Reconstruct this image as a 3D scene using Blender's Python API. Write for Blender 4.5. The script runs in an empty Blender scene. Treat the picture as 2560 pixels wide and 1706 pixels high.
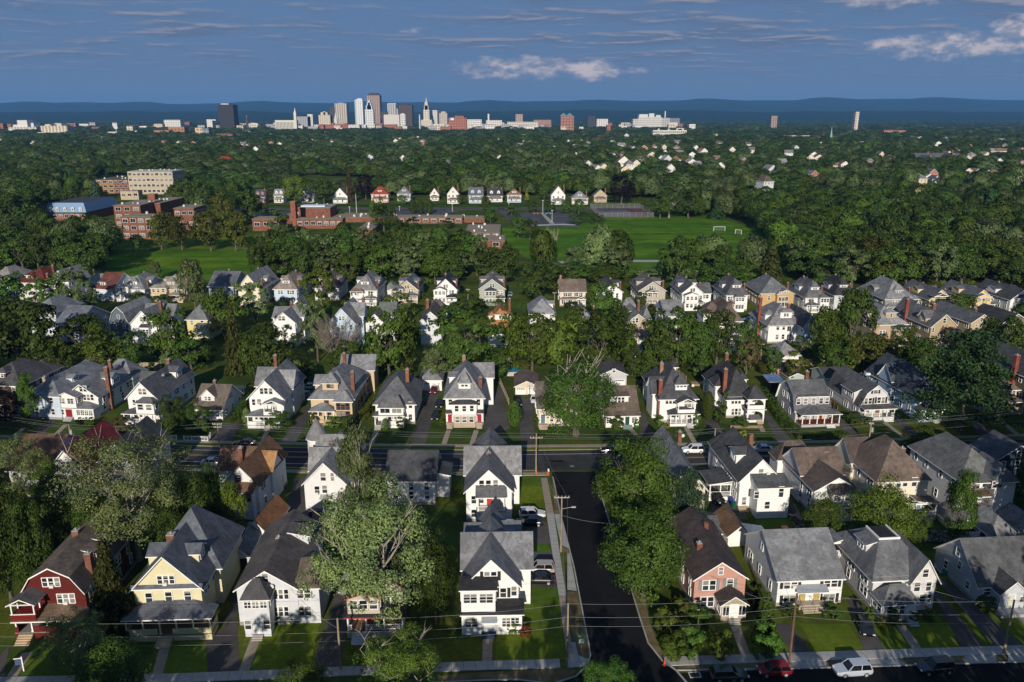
import bpy, math, random
import numpy as np
from mathutils import Vector
R = math.radians
random.seed(7)
SC = bpy.context.scene
COL = SC.collection
# ------------------------------------------------------------------ camera
CH, CF = 68.0, 1991.0                       # height of the drone; focal length in photo pixels
PIT = math.atan(563 / CF)
SN, CS = math.sin(PIT), math.cos(PIT)
cd = bpy.data.cameras.new('camera')
cam = bpy.data.objects.new('camera', cd)
COL.objects.link(cam)
cam.location = (0, 0, CH)
cam.rotation_euler = (R(90) - PIT, 0, 0)
cd.sensor_width = 36
cd.lens = 36 * CF / 2560
cd.clip_start = 1
cd.clip_end = 60000
SC.camera = cam
# ------------------------------------------------------------------ world
SUN_EL, SUN_AZ = 21.0, 3.6                  # the sun stands behind the camera, a little to the left
w = bpy.data.worlds.new('World')
SC.world = w
w.use_nodes = True
nt = w.node_tree
nt.nodes.clear()
def N(t, ty, **k):
    n = t.nodes.new(ty)
    for a, b in k.items():
        if a.startswith('i_'):
            n.inputs[a[2:].replace('_', ' ')].default_value = b
        else:
            setattr(n, a, b)
    return n
def math_(t, op, a, b=None, c=None, clamp=False):
    n = t.nodes.new('ShaderNodeMath'); n.operation = op; n.use_clamp = clamp
    for i, x in enumerate((a, b, c)):
        if x is None: continue
        if isinstance(x, (int, float)): n.inputs[i].default_value = x
        else: t.links.new(x, n.inputs[i])
    return n.outputs[0]
def mixc(t, fac, a, b, mode='MIX'):
    n = t.nodes.new('ShaderNodeMix'); n.data_type = 'RGBA'; n.blend_type = mode
    for i, x in ((0, fac), (6, a), (7, b)):
        if isinstance(x, (int, float)): n.inputs[i].default_value = x
        elif isinstance(x, tuple): n.inputs[i].default_value = x if len(x) == 4 else (*x, 1)
        else: t.links.new(x, n.inputs[i])
    return n.outputs[2]
def smooth(t, x, a, b):
    n = t.nodes.new('ShaderNodeMapRange'); n.interpolation_type = 'SMOOTHSTEP'
    t.links.new(x, n.inputs[0]); n.inputs[1].default_value = a; n.inputs[2].default_value = b
    return n.outputs[0]
SKY = 0.05
sky = N(nt, 'ShaderNodeTexSky', sky_type='NISHITA', sun_disc=False, sun_elevation=R(SUN_EL), sun_rotation=R(180 + SUN_AZ), altitude=100, air_density=1.0, dust_density=0.6, ozone_density=2.0)
tc = N(nt, 'ShaderNodeTexCoord')
sep = N(nt, 'ShaderNodeSeparateXYZ'); nt.links.new(tc.outputs['Generated'], sep.inputs[0])
dx, dy, dz = sep.outputs
el = math_(nt, 'MAXIMUM', dz, 0.0)
# slate blue evening haze low over the horizon, all round
grad = N(nt, 'ShaderNodeValToRGB')
nt.links.new(math_(nt, 'MULTIPLY', el, 4.0), grad.inputs[0])
HAZ = 1.0
cr = grad.color_ramp
cr.elements[0].position = 0.0; cr.elements[0].color = (0.130, 0.205, 0.335, 1)
cr.elements[1].position = 1.0; cr.elements[1].color = (0.10, 0.195, 0.385, 1)
e = cr.elements.new(0.25); e.color = (0.118, 0.195, 0.335, 1)
e = cr.elements.new(0.6); e.color = (0.104, 0.19, 0.355, 1)
skyc = mixc(nt, 1.0, sky.outputs[0], (SKY, SKY, SKY), 'MULTIPLY')
low = smooth(nt, el, 0.34, 0.15)
base = mixc(nt, math_(nt, 'MULTIPLY_ADD', low, .3, .7), skyc, grad.outputs[0])
# clouds: streaks spread in the plane of a cloud layer plus a few cumulus heads
inv = math_(nt, 'DIVIDE', 1.0, math_(nt, 'ADD', el, 0.035))
cx = math_(nt, 'MULTIPLY', dx, inv); cy = math_(nt, 'MULTIPLY', dy, inv)
cv = N(nt, 'ShaderNodeCombineXYZ'); nt.links.new(cx, cv.inputs[0]); nt.links.new(cy, cv.inputs[1])
def cloud_noise(shift):
    mp = N(nt, 'ShaderNodeMapping'); nt.links.new(cv.outputs[0], mp.inputs[0]); mp.inputs[3].default_value = (0.80, 1.0, 1); mp.inputs[1].default_value = (3.1, 1.7 + shift, 0)
    n1 = N(nt, 'ShaderNodeTexNoise', i_Scale=1.25, i_Detail=7.0, i_Roughness=0.60, i_Distortion=0.25); nt.links.new(mp.outputs[0], n1.inputs[0])
    n2 = N(nt, 'ShaderNodeTexNoise', i_Scale=0.33, i_Detail=3.0, i_Roughness=0.5); nt.links.new(mp.outputs[0], n2.inputs[0])
    return math_(nt, 'ADD', n1.outputs[0], math_(nt, 'MULTIPLY', n2.outputs[0], 0.65))
s1 = cloud_noise(0.0); s2 = cloud_noise(-0.16)
up = smooth(nt, el, 0.02, 0.09)
body = math_(nt, 'MULTIPLY', smooth(nt, s1, 0.75, 0.99), up)
base = mixc(nt, math_(nt, 'MULTIPLY', body, 0.7), base, (0.105, 0.148, 0.235))
lit = math_(nt, 'MULTIPLY', body, smooth(nt, math_(nt, 'SUBTRACT', s1, s2), -0.01, 0.11))
base = mixc(nt, math_(nt, 'MULTIPLY', lit, 0.72), base, (0.30, 0.305, 0.38))
# cumulus heads: direction (azimuth-ish x, elevation) ellipses broken up by noise
az = math_(nt, 'DIVIDE', dx, math_(nt, 'MAXIMUM', dy, 0.01))
cv2 = N(nt, 'ShaderNodeCombineXYZ'); nt.links.new(az, cv2.inputs[0]); nt.links.new(math_(nt, 'MULTIPLY', el, 2.2), cv2.inputs[1])
n3 = N(nt, 'ShaderNodeTexNoise', i_Scale=38.0, i_Detail=8.0, i_Roughness=0.6); nt.links.new(cv2.outputs[0], n3.inputs[0])
front = math_(nt, 'GREATER_THAN', dy, 0.0)
cum = None
for (px, py, rx, ry, amp) in ((1475, 178, 92, 30, 1.0), (1290, 172, 210, 36, 0.7), (2370, 138, 330, 36, 0.72), (2200, 24, 190, 40, .6), (2530, 110, 110, 36, .85), (1580,182,60,14,.5), (1030,90,130,16,.3),(2470,170,150,14,.3)):
    a0 = (px - 1280) / CF * CS; e0 = (290 - py) / CF * CS * CS
    ux = math_(nt, 'DIVIDE', math_(nt, 'SUBTRACT', az, a0), rx / CF)
    uy = math_(nt, 'DIVIDE', math_(nt, 'SUBTRACT', el, e0), ry / CF)
    q = math_(nt, 'ADD', math_(nt, 'MULTIPLY', ux, ux), math_(nt, 'MULTIPLY', uy, uy))
    b = math_(nt, 'MULTIPLY', math_(nt, 'SUBTRACT', 1.0, q, clamp=True), amp)
    cum = b if cum is None else math_(nt, 'MAXIMUM', cum, b)
cumd = smooth(nt, math_(nt, 'ADD', math_(nt, 'MULTIPLY', cum, 0.62), math_(nt, 'MULTIPLY', n3.outputs[0], 0.9)), 0.58, 1.02)
cumd = math_(nt, 'MULTIPLY', math_(nt, 'MULTIPLY', cumd, front), smooth(nt, cum, 0.0, 0.25))
base = mixc(nt, math_(nt, 'MULTIPLY', cumd, 0.85), base, mixc(nt, smooth(nt, n3.outputs[0], .4, .62), (0.30, 0.31, 0.39), (0.62, 0.54, 0.54)))
bg = N(nt, 'ShaderNodeBackground'); nt.links.new(base, bg.inputs[0]); bg.inputs[1].default_value = 1.0
wo = N(nt, 'ShaderNodeOutputWorld'); nt.links.new(bg.outputs[0], wo.inputs[0])
# ------------------------------------------------------------------ sun
sl = bpy.data.lights.new('sun', 'SUN'); sl.energy = 4.7; sl.angle = R(0.55); sl.color = (1.0, 0.90, 0.76)
so = bpy.data.objects.new('sun', sl); COL.objects.link(so)
d = Vector((math.sin(R(SUN_AZ)) * math.cos(R(SUN_EL)), math.cos(R(SUN_AZ)) * math.cos(R(SUN_EL)), -math.sin(R(SUN_EL))))
so.rotation_euler = d.to_track_quat('-Z', 'Y').to_euler()
so.location = (-20, -60, 200)
vs = SC.view_settings
vs.view_transform = 'Standard'; vs.look = 'None'; vs.gamma = 1.0; vs.use_curve_mapping = False
vs.exposure = 0.08
SC.cycles.max_bounces = 4; SC.cycles.diffuse_bounces = 2; SC.cycles.glossy_bounces = 2; SC.cycles.transmission_bounces = 2
SC.cycles.transparent_max_bounces = 4; SC.cycles.volume_bounces = 0
SC.cycles.use_denoising = True

# ------------------------------------------------------------------ measuring the photograph (2560 x 1706 pixels -> metres)
def gp(px, py, z=0.0):
    v = (py - 853) / CF; dd = (CH - z) / (SN + CS * v)
    return dd * (px - 1280) / CF, dd * (CS - v * SN)
def dep(Y, z=0.0): return Y * CS + (CH - z) * SN
def zat(py, Y):
    v = (py - 853) / CF
    return CH - Y * (v * CS + SN) / (CS - v * SN)
def xat(px, Y, z=0.0): return (px - 1280) / CF * dep(Y, z)

# ------------------------------------------------------------------ materials
MATS = {}
def newmat(name):
    m = bpy.data.materials.new(name); m.use_nodes = True
    t = m.node_tree; t.nodes.clear()
    return m, t
def finish(t, col, rough=0.8, spec=0.3, bump=None, bstr=0.3, bdist=0.05, metal=0.0):
    p = N(t, 'ShaderNodeBsdfPrincipled')
    if isinstance(col, tuple): p.inputs['Base Color'].default_value = (*col[:3], 1)
    else: t.links.new(col, p.inputs['Base Color'])
    if isinstance(rough, (int, float)): p.inputs['Roughness'].default_value = rough
    else: t.links.new(rough, p.inputs['Roughness'])
    p.inputs['Specular IOR Level'].default_value = spec
    p.inputs['Metallic'].default_value = metal
    if bump is not None:
        b = N(t, 'ShaderNodeBump'); b.inputs['Strength'].default_value = bstr; b.inputs['Distance'].default_value = bdist
        t.links.new(bump, b.inputs['Height']); t.links.new(b.outputs[0], p.inputs['Normal'])
    o = N(t, 'ShaderNodeOutputMaterial'); t.links.new(p.outputs[0], o.inputs[0])
    return p
def noise(t, scale, detail=4, rough=0.55, vec=None, dist=0.0, coord='Object'):
    n = N(t, 'ShaderNodeTexNoise', i_Scale=scale, i_Detail=float(detail), i_Roughness=rough, i_Distortion=dist)
    if vec is None:
        c = N(t, 'ShaderNodeTexCoord'); vec = c.outputs[coord]
    t.links.new(vec, n.inputs[0])
    return n.outputs[0]
def mul(c, k): return tuple(min(1, x * k) for x in c[:3])
def M(kind, col=(0.5, 0.5, 0.5), rough=0.8):
    key = (kind, tuple(round(x, 3) for x in col), rough)
    if key in MATS: return MATS[key]
    m, t = newmat(kind)
    tcn = N(t, 'ShaderNodeTexCoord'); ob = tcn.outputs['Object']
    if kind == 'siding':
        sp = N(t, 'ShaderNodeSeparateXYZ'); t.links.new(ob, sp.inputs[0])
        fr = math_(t, 'FRACT', math_(t, 'MULTIPLY', sp.outputs[2], 1 / 0.16))
        n = noise(t, 0.55, 5, .6, ob); n_ = noise(t, 6, 3, .6, ob)
        c = mixc(t, smooth(t, n, .35, .7), mul(col, .93), mul(col, 1.03))
        c = mixc(t, math_(t, 'MULTIPLY', smooth(t, n_, .55, .8), .35), c, mul(col, .80))
        c = mixc(t, math_(t, 'MULTIPLY', smooth(t, fr, .14, .0), .32), c, mul(col, .55))
        finish(t, c, .55, .3, fr, .5, .03)
    elif kind == 'shingle':
        col = mul(col, 1.28)
        sp = N(t, 'ShaderNodeSeparateXYZ'); t.links.new(ob, sp.inputs[0])
        fr = math_(t, 'FRACT', math_(t, 'MULTIPLY', sp.outputs[2], 1 / 0.13))
        mpn = N(t, 'ShaderNodeMapping'); t.links.new(ob, mpn.inputs[0]); mpn.inputs[3].default_value = (2.2, 2.2, 5.5)
        v = N(t, 'ShaderNodeTexVoronoi', feature='F1'); v.inputs['Scale'].default_value = 1.3; t.links.new(mpn.outputs[0], v.inputs[0])
        big = noise(t, .35, 6, .65, ob, .6)
        mps = N(t, 'ShaderNodeMapping'); t.links.new(ob, mps.inputs[0]); mps.inputs[3].default_value = (1.6, 1.6, .25)
        stk = noise(t, 1.0, 5, .6, mps.outputs[0])
        c = mixc(t, smooth(t, big, .35, .65), mul(col, .66), mul(col, 1.25))
        sr = N(t, 'ShaderNodeSeparateXYZ'); t.links.new(v.outputs['Color'], sr.inputs[0]); c = mixc(t, math_(t, 'MULTIPLY', sr.outputs[0], .42), c, mul(col, .55))
        c = mixc(t, math_(t, 'MULTIPLY', smooth(t, stk, .48, .66), .6), c, mul(col, .42))
        c = mixc(t, math_(t, 'MULTIPLY', smooth(t, fr, .2, 0), .35), c, mul(col, .45))
        finish(t, c, .85, .25, fr, .6, .02)
    elif kind == 'brick':
        b = N(t, 'ShaderNodeTexBrick'); b.inputs['Scale'].default_value = 4.5
        b.inputs['Color1'].default_value = (*mul(col, 1.1), 1); b.inputs['Color2'].default_value = (*mul(col, .7), 1); b.inputs['Mortar'].default_value = (.3, .27, .24, 1)
        b.inputs['Mortar Size'].default_value = .015
        sp = N(t, 'ShaderNodeSeparateXYZ'); t.links.new(ob, sp.inputs[0])
        cb = N(t, 'ShaderNodeCombineXYZ'); t.links.new(math_(t, 'ADD', sp.outputs[0], sp.outputs[1]), cb.inputs[0]); t.links.new(sp.outputs[2], cb.inputs[1])
        t.links.new(cb.outputs[0], b.inputs[0])
        n = noise(t, .8, 5, .6, ob)
        c = mixc(t, smooth(t, n, .3, .75), mul(col, .65), b.outputs[0])
        finish(t, c, .9, .2)
    elif kind == 'glass':
        n = noise(t, .7, 2, .5, ob)
        c = mixc(t, smooth(t, n, .40, .65), mul(col, .4), mul(col, 1.8))
        oi = N(t, 'ShaderNodeObjectInfo'); sp = N(t, 'ShaderNodeSeparateXYZ'); t.links.new(ob, sp.inputs[0]); rr = oi.outputs['Random']   # blinds drawn down behind the glass, each its own way
        bl = math_(t, 'MULTIPLY', math_(t, 'GREATER_THAN', sp.outputs[2], math_(t, 'MULTIPLY_ADD', rr, 2.4, -.7)), math_(t, 'LESS_THAN', rr, .6))
        c = mixc(t, math_(t, 'MULTIPLY', bl, .75), c, (.30, .29, .26)) if col[0] < .03 and col[0] > .02 else c
        finish(t, c, .12, .5)
    elif kind == 'paint':
        n = noise(t, 2.0, 4, .6, ob)
        c = mixc(t, smooth(t, n, .3, .75), mul(col, .9), mul(col, 1.05))
        finish(t, c, rough, .35)
    elif kind == 'carpaint':
        p = finish(t, col, .25, .5); p.inputs['Coat Weight'].default_value = .6; p.inputs['Coat Roughness'].default_value = .08
    elif kind == 'wood':
        mps = N(t, 'ShaderNodeMapping'); t.links.new(ob, mps.inputs[0]); mps.inputs[3].default_value = (6, 6, .5)
        n = noise(t, 1.5, 5, .65, mps.outputs[0])
        c = mixc(t, smooth(t, n, .3, .7), mul(col, .6), mul(col, 1.15))
        finish(t, c, .85, .2, n, .3, .02)
    elif kind == 'metal':
        n = noise(t, 3, 4, .6, ob)
        finish(t, mixc(t, n, mul(col, .75), mul(col, 1.1)), .45, .5, metal=.4)
    elif kind == 'concrete':
        n = noise(t, .5, 6, .65, ob); f = noise(t, 7, 4, .6, ob)
        c = mixc(t, smooth(t, n, .3, .7), mul(col, .8), mul(col, 1.08))
        c = mixc(t, math_(t, 'MULTIPLY', f, .3), c, mul(col, .6))
        finish(t, c, .9, .2, f, .2, .01)
    elif kind == 'asphalt':
        n = noise(t, .12, 6, .6, ob, .5); f = noise(t, 9, 3, .6, ob); k = noise(t, .9, 5, .7, ob)
        c = mixc(t, smooth(t, n, .35, .65), mul(col, .75), mul(col, 1.25))
        c = mixc(t, math_(t, 'MULTIPLY', smooth(t, k, .52, .7), .45), c, mul(col, .55))
        finish(t, c, .9, .12, f, .25, .01)
    elif kind == 'grass':
        n = noise(t, .07, 6, .65, ob, .8); f = noise(t, 1.3, 6, .7, ob); k = noise(t, .3, 5, .6, ob)
        c = mixc(t, smooth(t, n, .32, .68), mul(col, .65), mul(col, 1.25))
        c = mixc(t, math_(t, 'MULTIPLY', smooth(t, k, .54, .74), .55), c, (col[0] * 1.9, col[1] * 1.15, col[2] * 1.5))
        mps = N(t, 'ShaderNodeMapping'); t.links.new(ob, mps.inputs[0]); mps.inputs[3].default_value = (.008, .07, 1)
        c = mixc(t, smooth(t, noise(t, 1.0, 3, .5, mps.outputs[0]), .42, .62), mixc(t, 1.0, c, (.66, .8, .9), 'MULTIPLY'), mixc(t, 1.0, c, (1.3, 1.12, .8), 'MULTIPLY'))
        c = mixc(t, math_(t, 'MULTIPLY', smooth(t, f, .35, .65), .5), c, mul(col, .5))
        finish(t, c, .95, .02, f, .35, .08)
    elif kind == 'soil':
        n = noise(t, .25, 6, .65, ob, .8); f = noise(t, 2.5, 6, .7, ob)
        c = mixc(t, smooth(t, n, .35, .65), mul(col, .65), mul(col, 1.2))
        c = mixc(t, math_(t, 'MULTIPLY', smooth(t, f, .5, .7), .6), c, (.055, .075, .02))
        finish(t, c, .95, .1, f, .6, .06)
    elif kind == 'leaf':
        g = N(t, 'ShaderNodeNewGeometry'); oi = N(t, 'ShaderNodeObjectInfo')
        ri = g.outputs['Random Per Island']
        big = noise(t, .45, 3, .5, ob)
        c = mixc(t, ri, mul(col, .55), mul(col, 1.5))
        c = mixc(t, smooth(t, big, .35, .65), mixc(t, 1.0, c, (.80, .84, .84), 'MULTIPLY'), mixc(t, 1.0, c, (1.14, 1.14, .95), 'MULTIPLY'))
        hs = N(t, 'ShaderNodeHueSaturation'); t.links.new(c, hs.inputs['Color'])
        t.links.new(math_(t, 'MULTIPLY_ADD', oi.outputs['Random'], .035, .490), hs.inputs['Hue'])
        t.links.new(math_(t, 'MULTIPLY_ADD', oi.outputs['Random'], .6, .62), hs.inputs['Value'])
        hs.inputs['Saturation'].default_value = 1.0
        p = N(t, 'ShaderNodeBsdfPrincipled'); t.links.new(hs.outputs[0], p.inputs['Base Color'])
        p.inputs['Roughness'].default_value = .5; p.inputs['Specular IOR Level'].default_value = .09
        tr = N(t, 'ShaderNodeBsdfTranslucent'); t.links.new(mixc(t, 1.0, hs.outputs[0], (1.1, 1.2, .5), 'MULTIPLY'), tr.inputs[0])
        ms = N(t, 'ShaderNodeMixShader'); ms.inputs[0].default_value = .12
        t.links.new(p.outputs[0], ms.inputs[1]); t.links.new(tr.outputs[0], ms.inputs[2])
        o = N(t, 'ShaderNodeOutputMaterial'); t.links.new(ms.outputs[0], o.inputs[0])
    elif kind == 'bark':
        mps = N(t, 'ShaderNodeMapping'); t.links.new(ob, mps.inputs[0]); mps.inputs[3].default_value = (3, 3, .6)
        n = noise(t, 2, 5, .7, mps.outputs[0])
        finish(t, mixc(t, smooth(t, n, .3, .7), mul(col, .6), mul(col, 1.2)), .95, .1, n, .5, .05)
    elif kind == 'facade':                      # far tower: rows of dark windows too small to tell apart
        sp = N(t, 'ShaderNodeSeparateXYZ'); t.links.new(ob, sp.inputs[0])
        hx = math_(t, 'FRACT', math_(t, 'MULTIPLY', math_(t, 'ADD', sp.outputs[0], sp.outputs[1]), 1 / 11.0))
        hz = math_(t, 'FRACT', math_(t, 'MULTIPLY', sp.outputs[2], 1 / 10.0))
        wx = math_(t, 'MULTIPLY', math_(t, 'GREATER_THAN', hx, .42), math_(t, 'GREATER_THAN', hz, .45 if rough < .9 else -1))
        c = mixc(t, math_(t, 'MULTIPLY', wx, .8), col, mul(col, .32) if rough < .9 else mul(col, .4))
        finish(t, c, .7, .3)
    else:
        finish(t, col, rough, .3)
    MATS[key] = m
    return m
WHITE = (.80, .80, .785)
BRICK = (.21, .082, .05)
def G_(v): return (v, v * 1.01, v * 1.04)

# ------------------------------------------------------------------ mesh building
class MB:
    def __init__(s): s.v = []; s.f = []; s.m = []
    def face(s, pts, mi=0):
        k = len(s.v); s.v += [tuple(p) for p in pts]; s.f.append(tuple(range(k, k + len(pts)))); s.m.append(mi)
    def box(s, x0, x1, y0, y1, z0, z1, mi=0):
        k = len(s.v)
        s.v += [(x0, y0, z0), (x1, y0, z0), (x1, y1, z0), (x0, y1, z0), (x0, y0, z1), (x1, y0, z1), (x1, y1, z1), (x0, y1, z1)]
        for q in ((0, 3, 2, 1), (4, 5, 6, 7), (0, 1, 5, 4), (1, 2, 6, 5), (2, 3, 7, 6), (3, 0, 4, 7)):
            s.f.append(tuple(k + i for i in q)); s.m.append(mi)
        return s
    def prism(s, poly, z0, z1, mi=0, side=None):
        n = len(poly); side = mi if side is None else side
        s.face([(x, y, z1) for x, y in poly], mi)
        for i in range(n):
            (x, y), (X, Y) = poly[i], poly[(i + 1) % n]
            s.face([(x, y, z0), (X, Y, z0), (X, Y, z1), (x, y, z1)], side)
        return s
    def tube(s, a, b, r0, r1, n=6, mi=0, cap=False):
        a = Vector(a); b = Vector(b); ax = (b - a)
        if ax.length < 1e-6: return s
        ax.normalize(); u = ax.orthogonal().normalized(); v = ax.cross(u); k = len(s.v)
        for c, r in ((a, r0), (b, r1)):
            for i in range(n):
                t = 2 * math.pi * i / n
                s.v.append(tuple(c + (u * math.cos(t) + v * math.sin(t)) * r))
        for i in range(n):
            j = (i + 1) % n
            s.f.append((k + i, k + j, k + n + j, k + n + i)); s.m.append(mi)
        if cap:
            s.f.append(tuple(k + n + i for i in range(n))); s.m.append(mi)
            s.f.append(tuple(k + n - 1 - i for i in range(n))); s.m.append(mi)
        return s
    def beam(s, a, b, w_, h_, mi=0):
        a = Vector(a); b = Vector(b); ax = (b - a).normalized(); up = Vector((0, 0, 1))
        sd = ax.cross(up)
        if sd.length < 1e-3: sd = Vector((1, 0, 0))
        sd.normalize(); up = sd.cross(ax); k = len(s.v)
        for c in (a, b):
            for i, j in ((-1, -1), (1, -1), (1, 1), (-1, 1)): s.v.append(tuple(c + sd * (i * w_ / 2) + up * (j * h_ / 2)))
        for q in ((0, 1, 2, 3), (7, 6, 5, 4), (0, 4, 5, 1), (1, 5, 6, 2), (2, 6, 7, 3), (3, 7, 4, 0)):
            s.f.append(tuple(k + i for i in q)); s.m.append(mi)
        return s
    def shell(s, polys, t, mt=0, ms=1):
        key = lambda p: (round(p[0], 3), round(p[1], 3), round(p[2], 3))
        cnt = {}
        for p in polys:
            for i in range(len(p)):
                a, b = key(p[i]), key(p[(i + 1) % len(p)])
                e_ = (min(a, b), max(a, b)); cnt[e_] = cnt.get(e_, 0) + 1
        for p in polys:
            s.face(p, mt); s.face([(x, y, z - t) for x, y, z in reversed(p)], ms)
            for i in range(len(p)):
                a, b = p[i], p[(i + 1) % len(p)]
                ka, kb = key(a), key(b)
                if cnt[(min(ka, kb), max(ka, kb))] == 1:
                    s.face([a, (a[0], a[1], a[2] - t), (b[0], b[1], b[2] - t), b], ms)
        return s
    def mesh(s, name, mats):
        me = bpy.data.meshes.new(name); me.from_pydata(s.v, [], s.f)
        for m in (mats if isinstance(mats, (list, tuple)) else [mats]): me.materials.append(m)
        if any(s.m): me.polygons.foreach_set('material_index', s.m)
        me.update()
        return me
    def obj(s, name, mats, parent=None, loc=None, rz=0.0):
        return link(name, s.mesh(name, mats), parent, loc, rz)
def link(name, me, parent=None, loc=None, rz=0.0):
    o = bpy.data.objects.new(name, me); COL.objects.link(o)
    if parent is not None: o.parent = parent
    if loc is not None: o.location = loc
    if rz: o.rotation_euler = (0, 0, rz)
    return o
def tag(o, label=None, cat=None, group=None, kind=None):
    if label: o['label'] = label
    if cat: o['category'] = cat
    if group: o['group'] = group
    if kind: o['kind'] = kind
    return o
def empty(name, loc, rz=0.0, label=None, cat=None, group=None):
    o = link(name, None, None, loc, rz); o.empty_display_size = .2
    return tag(o, label, cat, group)
# ------------------------------------------------------------------ ground, streets, walks
GZ = [0.0]
def sheet(name, pts, m, z, kind='structure', label=None, cat=None, thick=None):
    mb = MB()
    if thick: mb.prism(pts, z - thick, z)
    else: mb.face([(x, y, z) for x, y in pts])
    o = mb.obj(name, m)
    if cat: tag(o, label, cat)
    else: tag(o, kind=kind)
    return o
def PX(*pts): return [gp(x, y) for x, y in pts]
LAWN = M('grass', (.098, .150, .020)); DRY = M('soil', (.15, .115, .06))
ASPH_NEW = M('asphalt', (.010, .0105, .012)); ASPH = M('asphalt', (.042, .043, .046)); DRIVE = M('asphalt', (.075, .070, .068)); CONC = M('concrete', (.36, .355, .34)); OLDC = M('concrete', (.30, .25, .20))
mb = MB()
NX = 24
ys = [-120, 60, 110, 160, 250, 400, 700, 1200, 2200, 4000, 8000, 13000, 21000]
for i in range(len(ys) - 1):
    for k in range(NX):
        xa, xb = -13500 + k * 27000 / NX, -13500 + (k + 1) * 27000 / NX
        mb.face([(xa, ys[i], 0), (xb, ys[i], 0), (xb, ys[i + 1], 0), (xa, ys[i + 1], 0)])
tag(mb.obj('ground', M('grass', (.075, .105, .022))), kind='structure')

# middle street: far pavement line measured across the photograph
MS = [(-800, 1070), (-260, 1083), (0, 1092), (280, 1100), (560, 1107), (900, 1113), (1300, 1117), (1700, 1112), (2060, 1105), (2560, 1089), (2860, 1078), (3400, 1062)]
msl = [gp(*p) for p in MS]
def strip(line, a, b): return [(x, y + a) for x, y in line] + [(x, y + b) for x, y in reversed(line)]
tag(MB().prism(strip(msl, -12.1, -2.1), -.3, .010).obj('street', ASPH), kind='structure')
def along(line, t):          # point at distance t along a polyline and its heading
    for (a, b) in zip(line, line[1:]):
        L = math.hypot(b[0] - a[0], b[1] - a[1])
        if t <= L or b is line[-1]:
            f = t / L
            return (a[0] + (b[0] - a[0]) * f, a[1] + (b[1] - a[1]) * f, math.atan2(b[1] - a[1], b[0] - a[0]))
        t -= L
def length(line): return sum(math.hypot(b[0] - a[0], b[1] - a[1]) for a, b in zip(line, line[1:]))
def resample(line, step):
    n = max(1, int(length(line) / step)); L = length(line)
    return [along(line, L * i / n)[:2] for i in range(n + 1)]
slab_cache = {}
def slabs(name, line, a, b, step, m, z=.12, skip=()):
    """a pavement: a structure Empty with one slab object per stone; joints open by 2 cm"""
    root = tag(link(name, None), kind='structure')
    pts = resample(line, step)
    rnd = random.Random(5)
    for i, (p, q) in enumerate(zip(pts, pts[1:])):
        mx = (p[0] + q[0]) / 2
        if any(s0 < mx < s1 for s0, s1 in skip): continue
        ang = math.atan2(q[1] - p[1], q[0] - p[0]); L = math.hypot(q[0] - p[0], q[1] - p[1])
        key = (round(L, 1), round(b - a, 2), m.name)
        if key not in slab_cache:
            slab_cache[key] = MB().box(-L / 2 + .018, L / 2 - .018, -(b - a) / 2, (b - a) / 2, -.12, 0).mesh('slab', m)
        c = ((p[0] + q[0]) / 2, (p[1] + q[1]) / 2 + (a + b) / 2)
        o = link('slab', slab_cache[key], root, (c[0], c[1], z + rnd.uniform(-.006, .006)), ang)
    return root
slabs('pavement', msl, -.65, .65, 3.0, OLDC)
slabs('pavement', msl, -14.4, -13.1, 3.0, OLDC, skip=((7.2, 23.5),))
tag(MB().prism(strip(msl, -2.25, -2.05), -.1, .13).obj('kerb', OLDC), kind='structure')
jx = gp(1382, 1193)[0]; jx2 = gp(1500, 1193)[0]
for xa, xb in ((-200, jx - .6), (jx2 + .6, 200)):
    ln = [p for p in resample(msl, 4) if xa < p[0] < xb]
    tag(MB().prism(strip(ln, -12.2, -12.0), -.1, .13).obj('kerb', OLDC), kind='structure')
    tag(MB().prism(strip(ln, -13.1, -12.2), -.1, .09).obj('verge', LAWN), kind='structure')
tag(MB().prism(strip(msl, -2.05, -.65), -.1, .09).obj('verge', LAWN), kind='structure')
# painted lines: dashed yellow centre and white edge lines
line_w = M('paint', (.55, .54, .50), .8); line_y = M('paint', (.45, .27, .06), .8)
def stripe(off, wd, m, x0=-200, x1=200):
    ln = [p for p in resample(msl, 3) if x0 < p[0] < x1]
    mbx = MB()
    for p, q in zip(ln, ln[1:]): mbx.face([(p[0], p[1] + off - wd, .014), (q[0], q[1] + off - wd, .014), (q[0], q[1] + off + wd, .014), (p[0], p[1] + off + wd, .014)])
    tag(mbx.obj('road_marking', m), kind='structure')
for x0, x1 in ((-200, -14), (-12, -1), (30, 200)): stripe(-6.6, .07, line_y, x0, x1); stripe(-6.95, .07, line_y, x0, x1)
stripe(-4.2, .07, line_w, -200, 22); stripe(-4.2, .07, line_w, 24, 200)
stripe(-10.0, .07, line_w, -200, 0.5); stripe(-10.0, .07, line_w, 27, 200)
for q in (((1358, 1141), (1404, 1142), (1408, 1155), (1362, 1154)), ((1372, 1152), (1412, 1152), (1418, 1169), (1377, 1168))):
    sheet('road_patch', PX(*q), M('asphalt', (.034, .034, .036)), .013)
mbm = MB(); gx, gy = gp(1430, 1166)
mbm.face([(gx + .5 * math.cos(i * math.pi / 6), gy + .5 * math.sin(i * math.pi / 6), .0145) for i in range(12)])
tag(mbm.obj('manhole_cover', M('concrete', (.16, .16, .155))), 'round pale manhole cover in the middle street near the junction', 'manhole cover')
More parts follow.
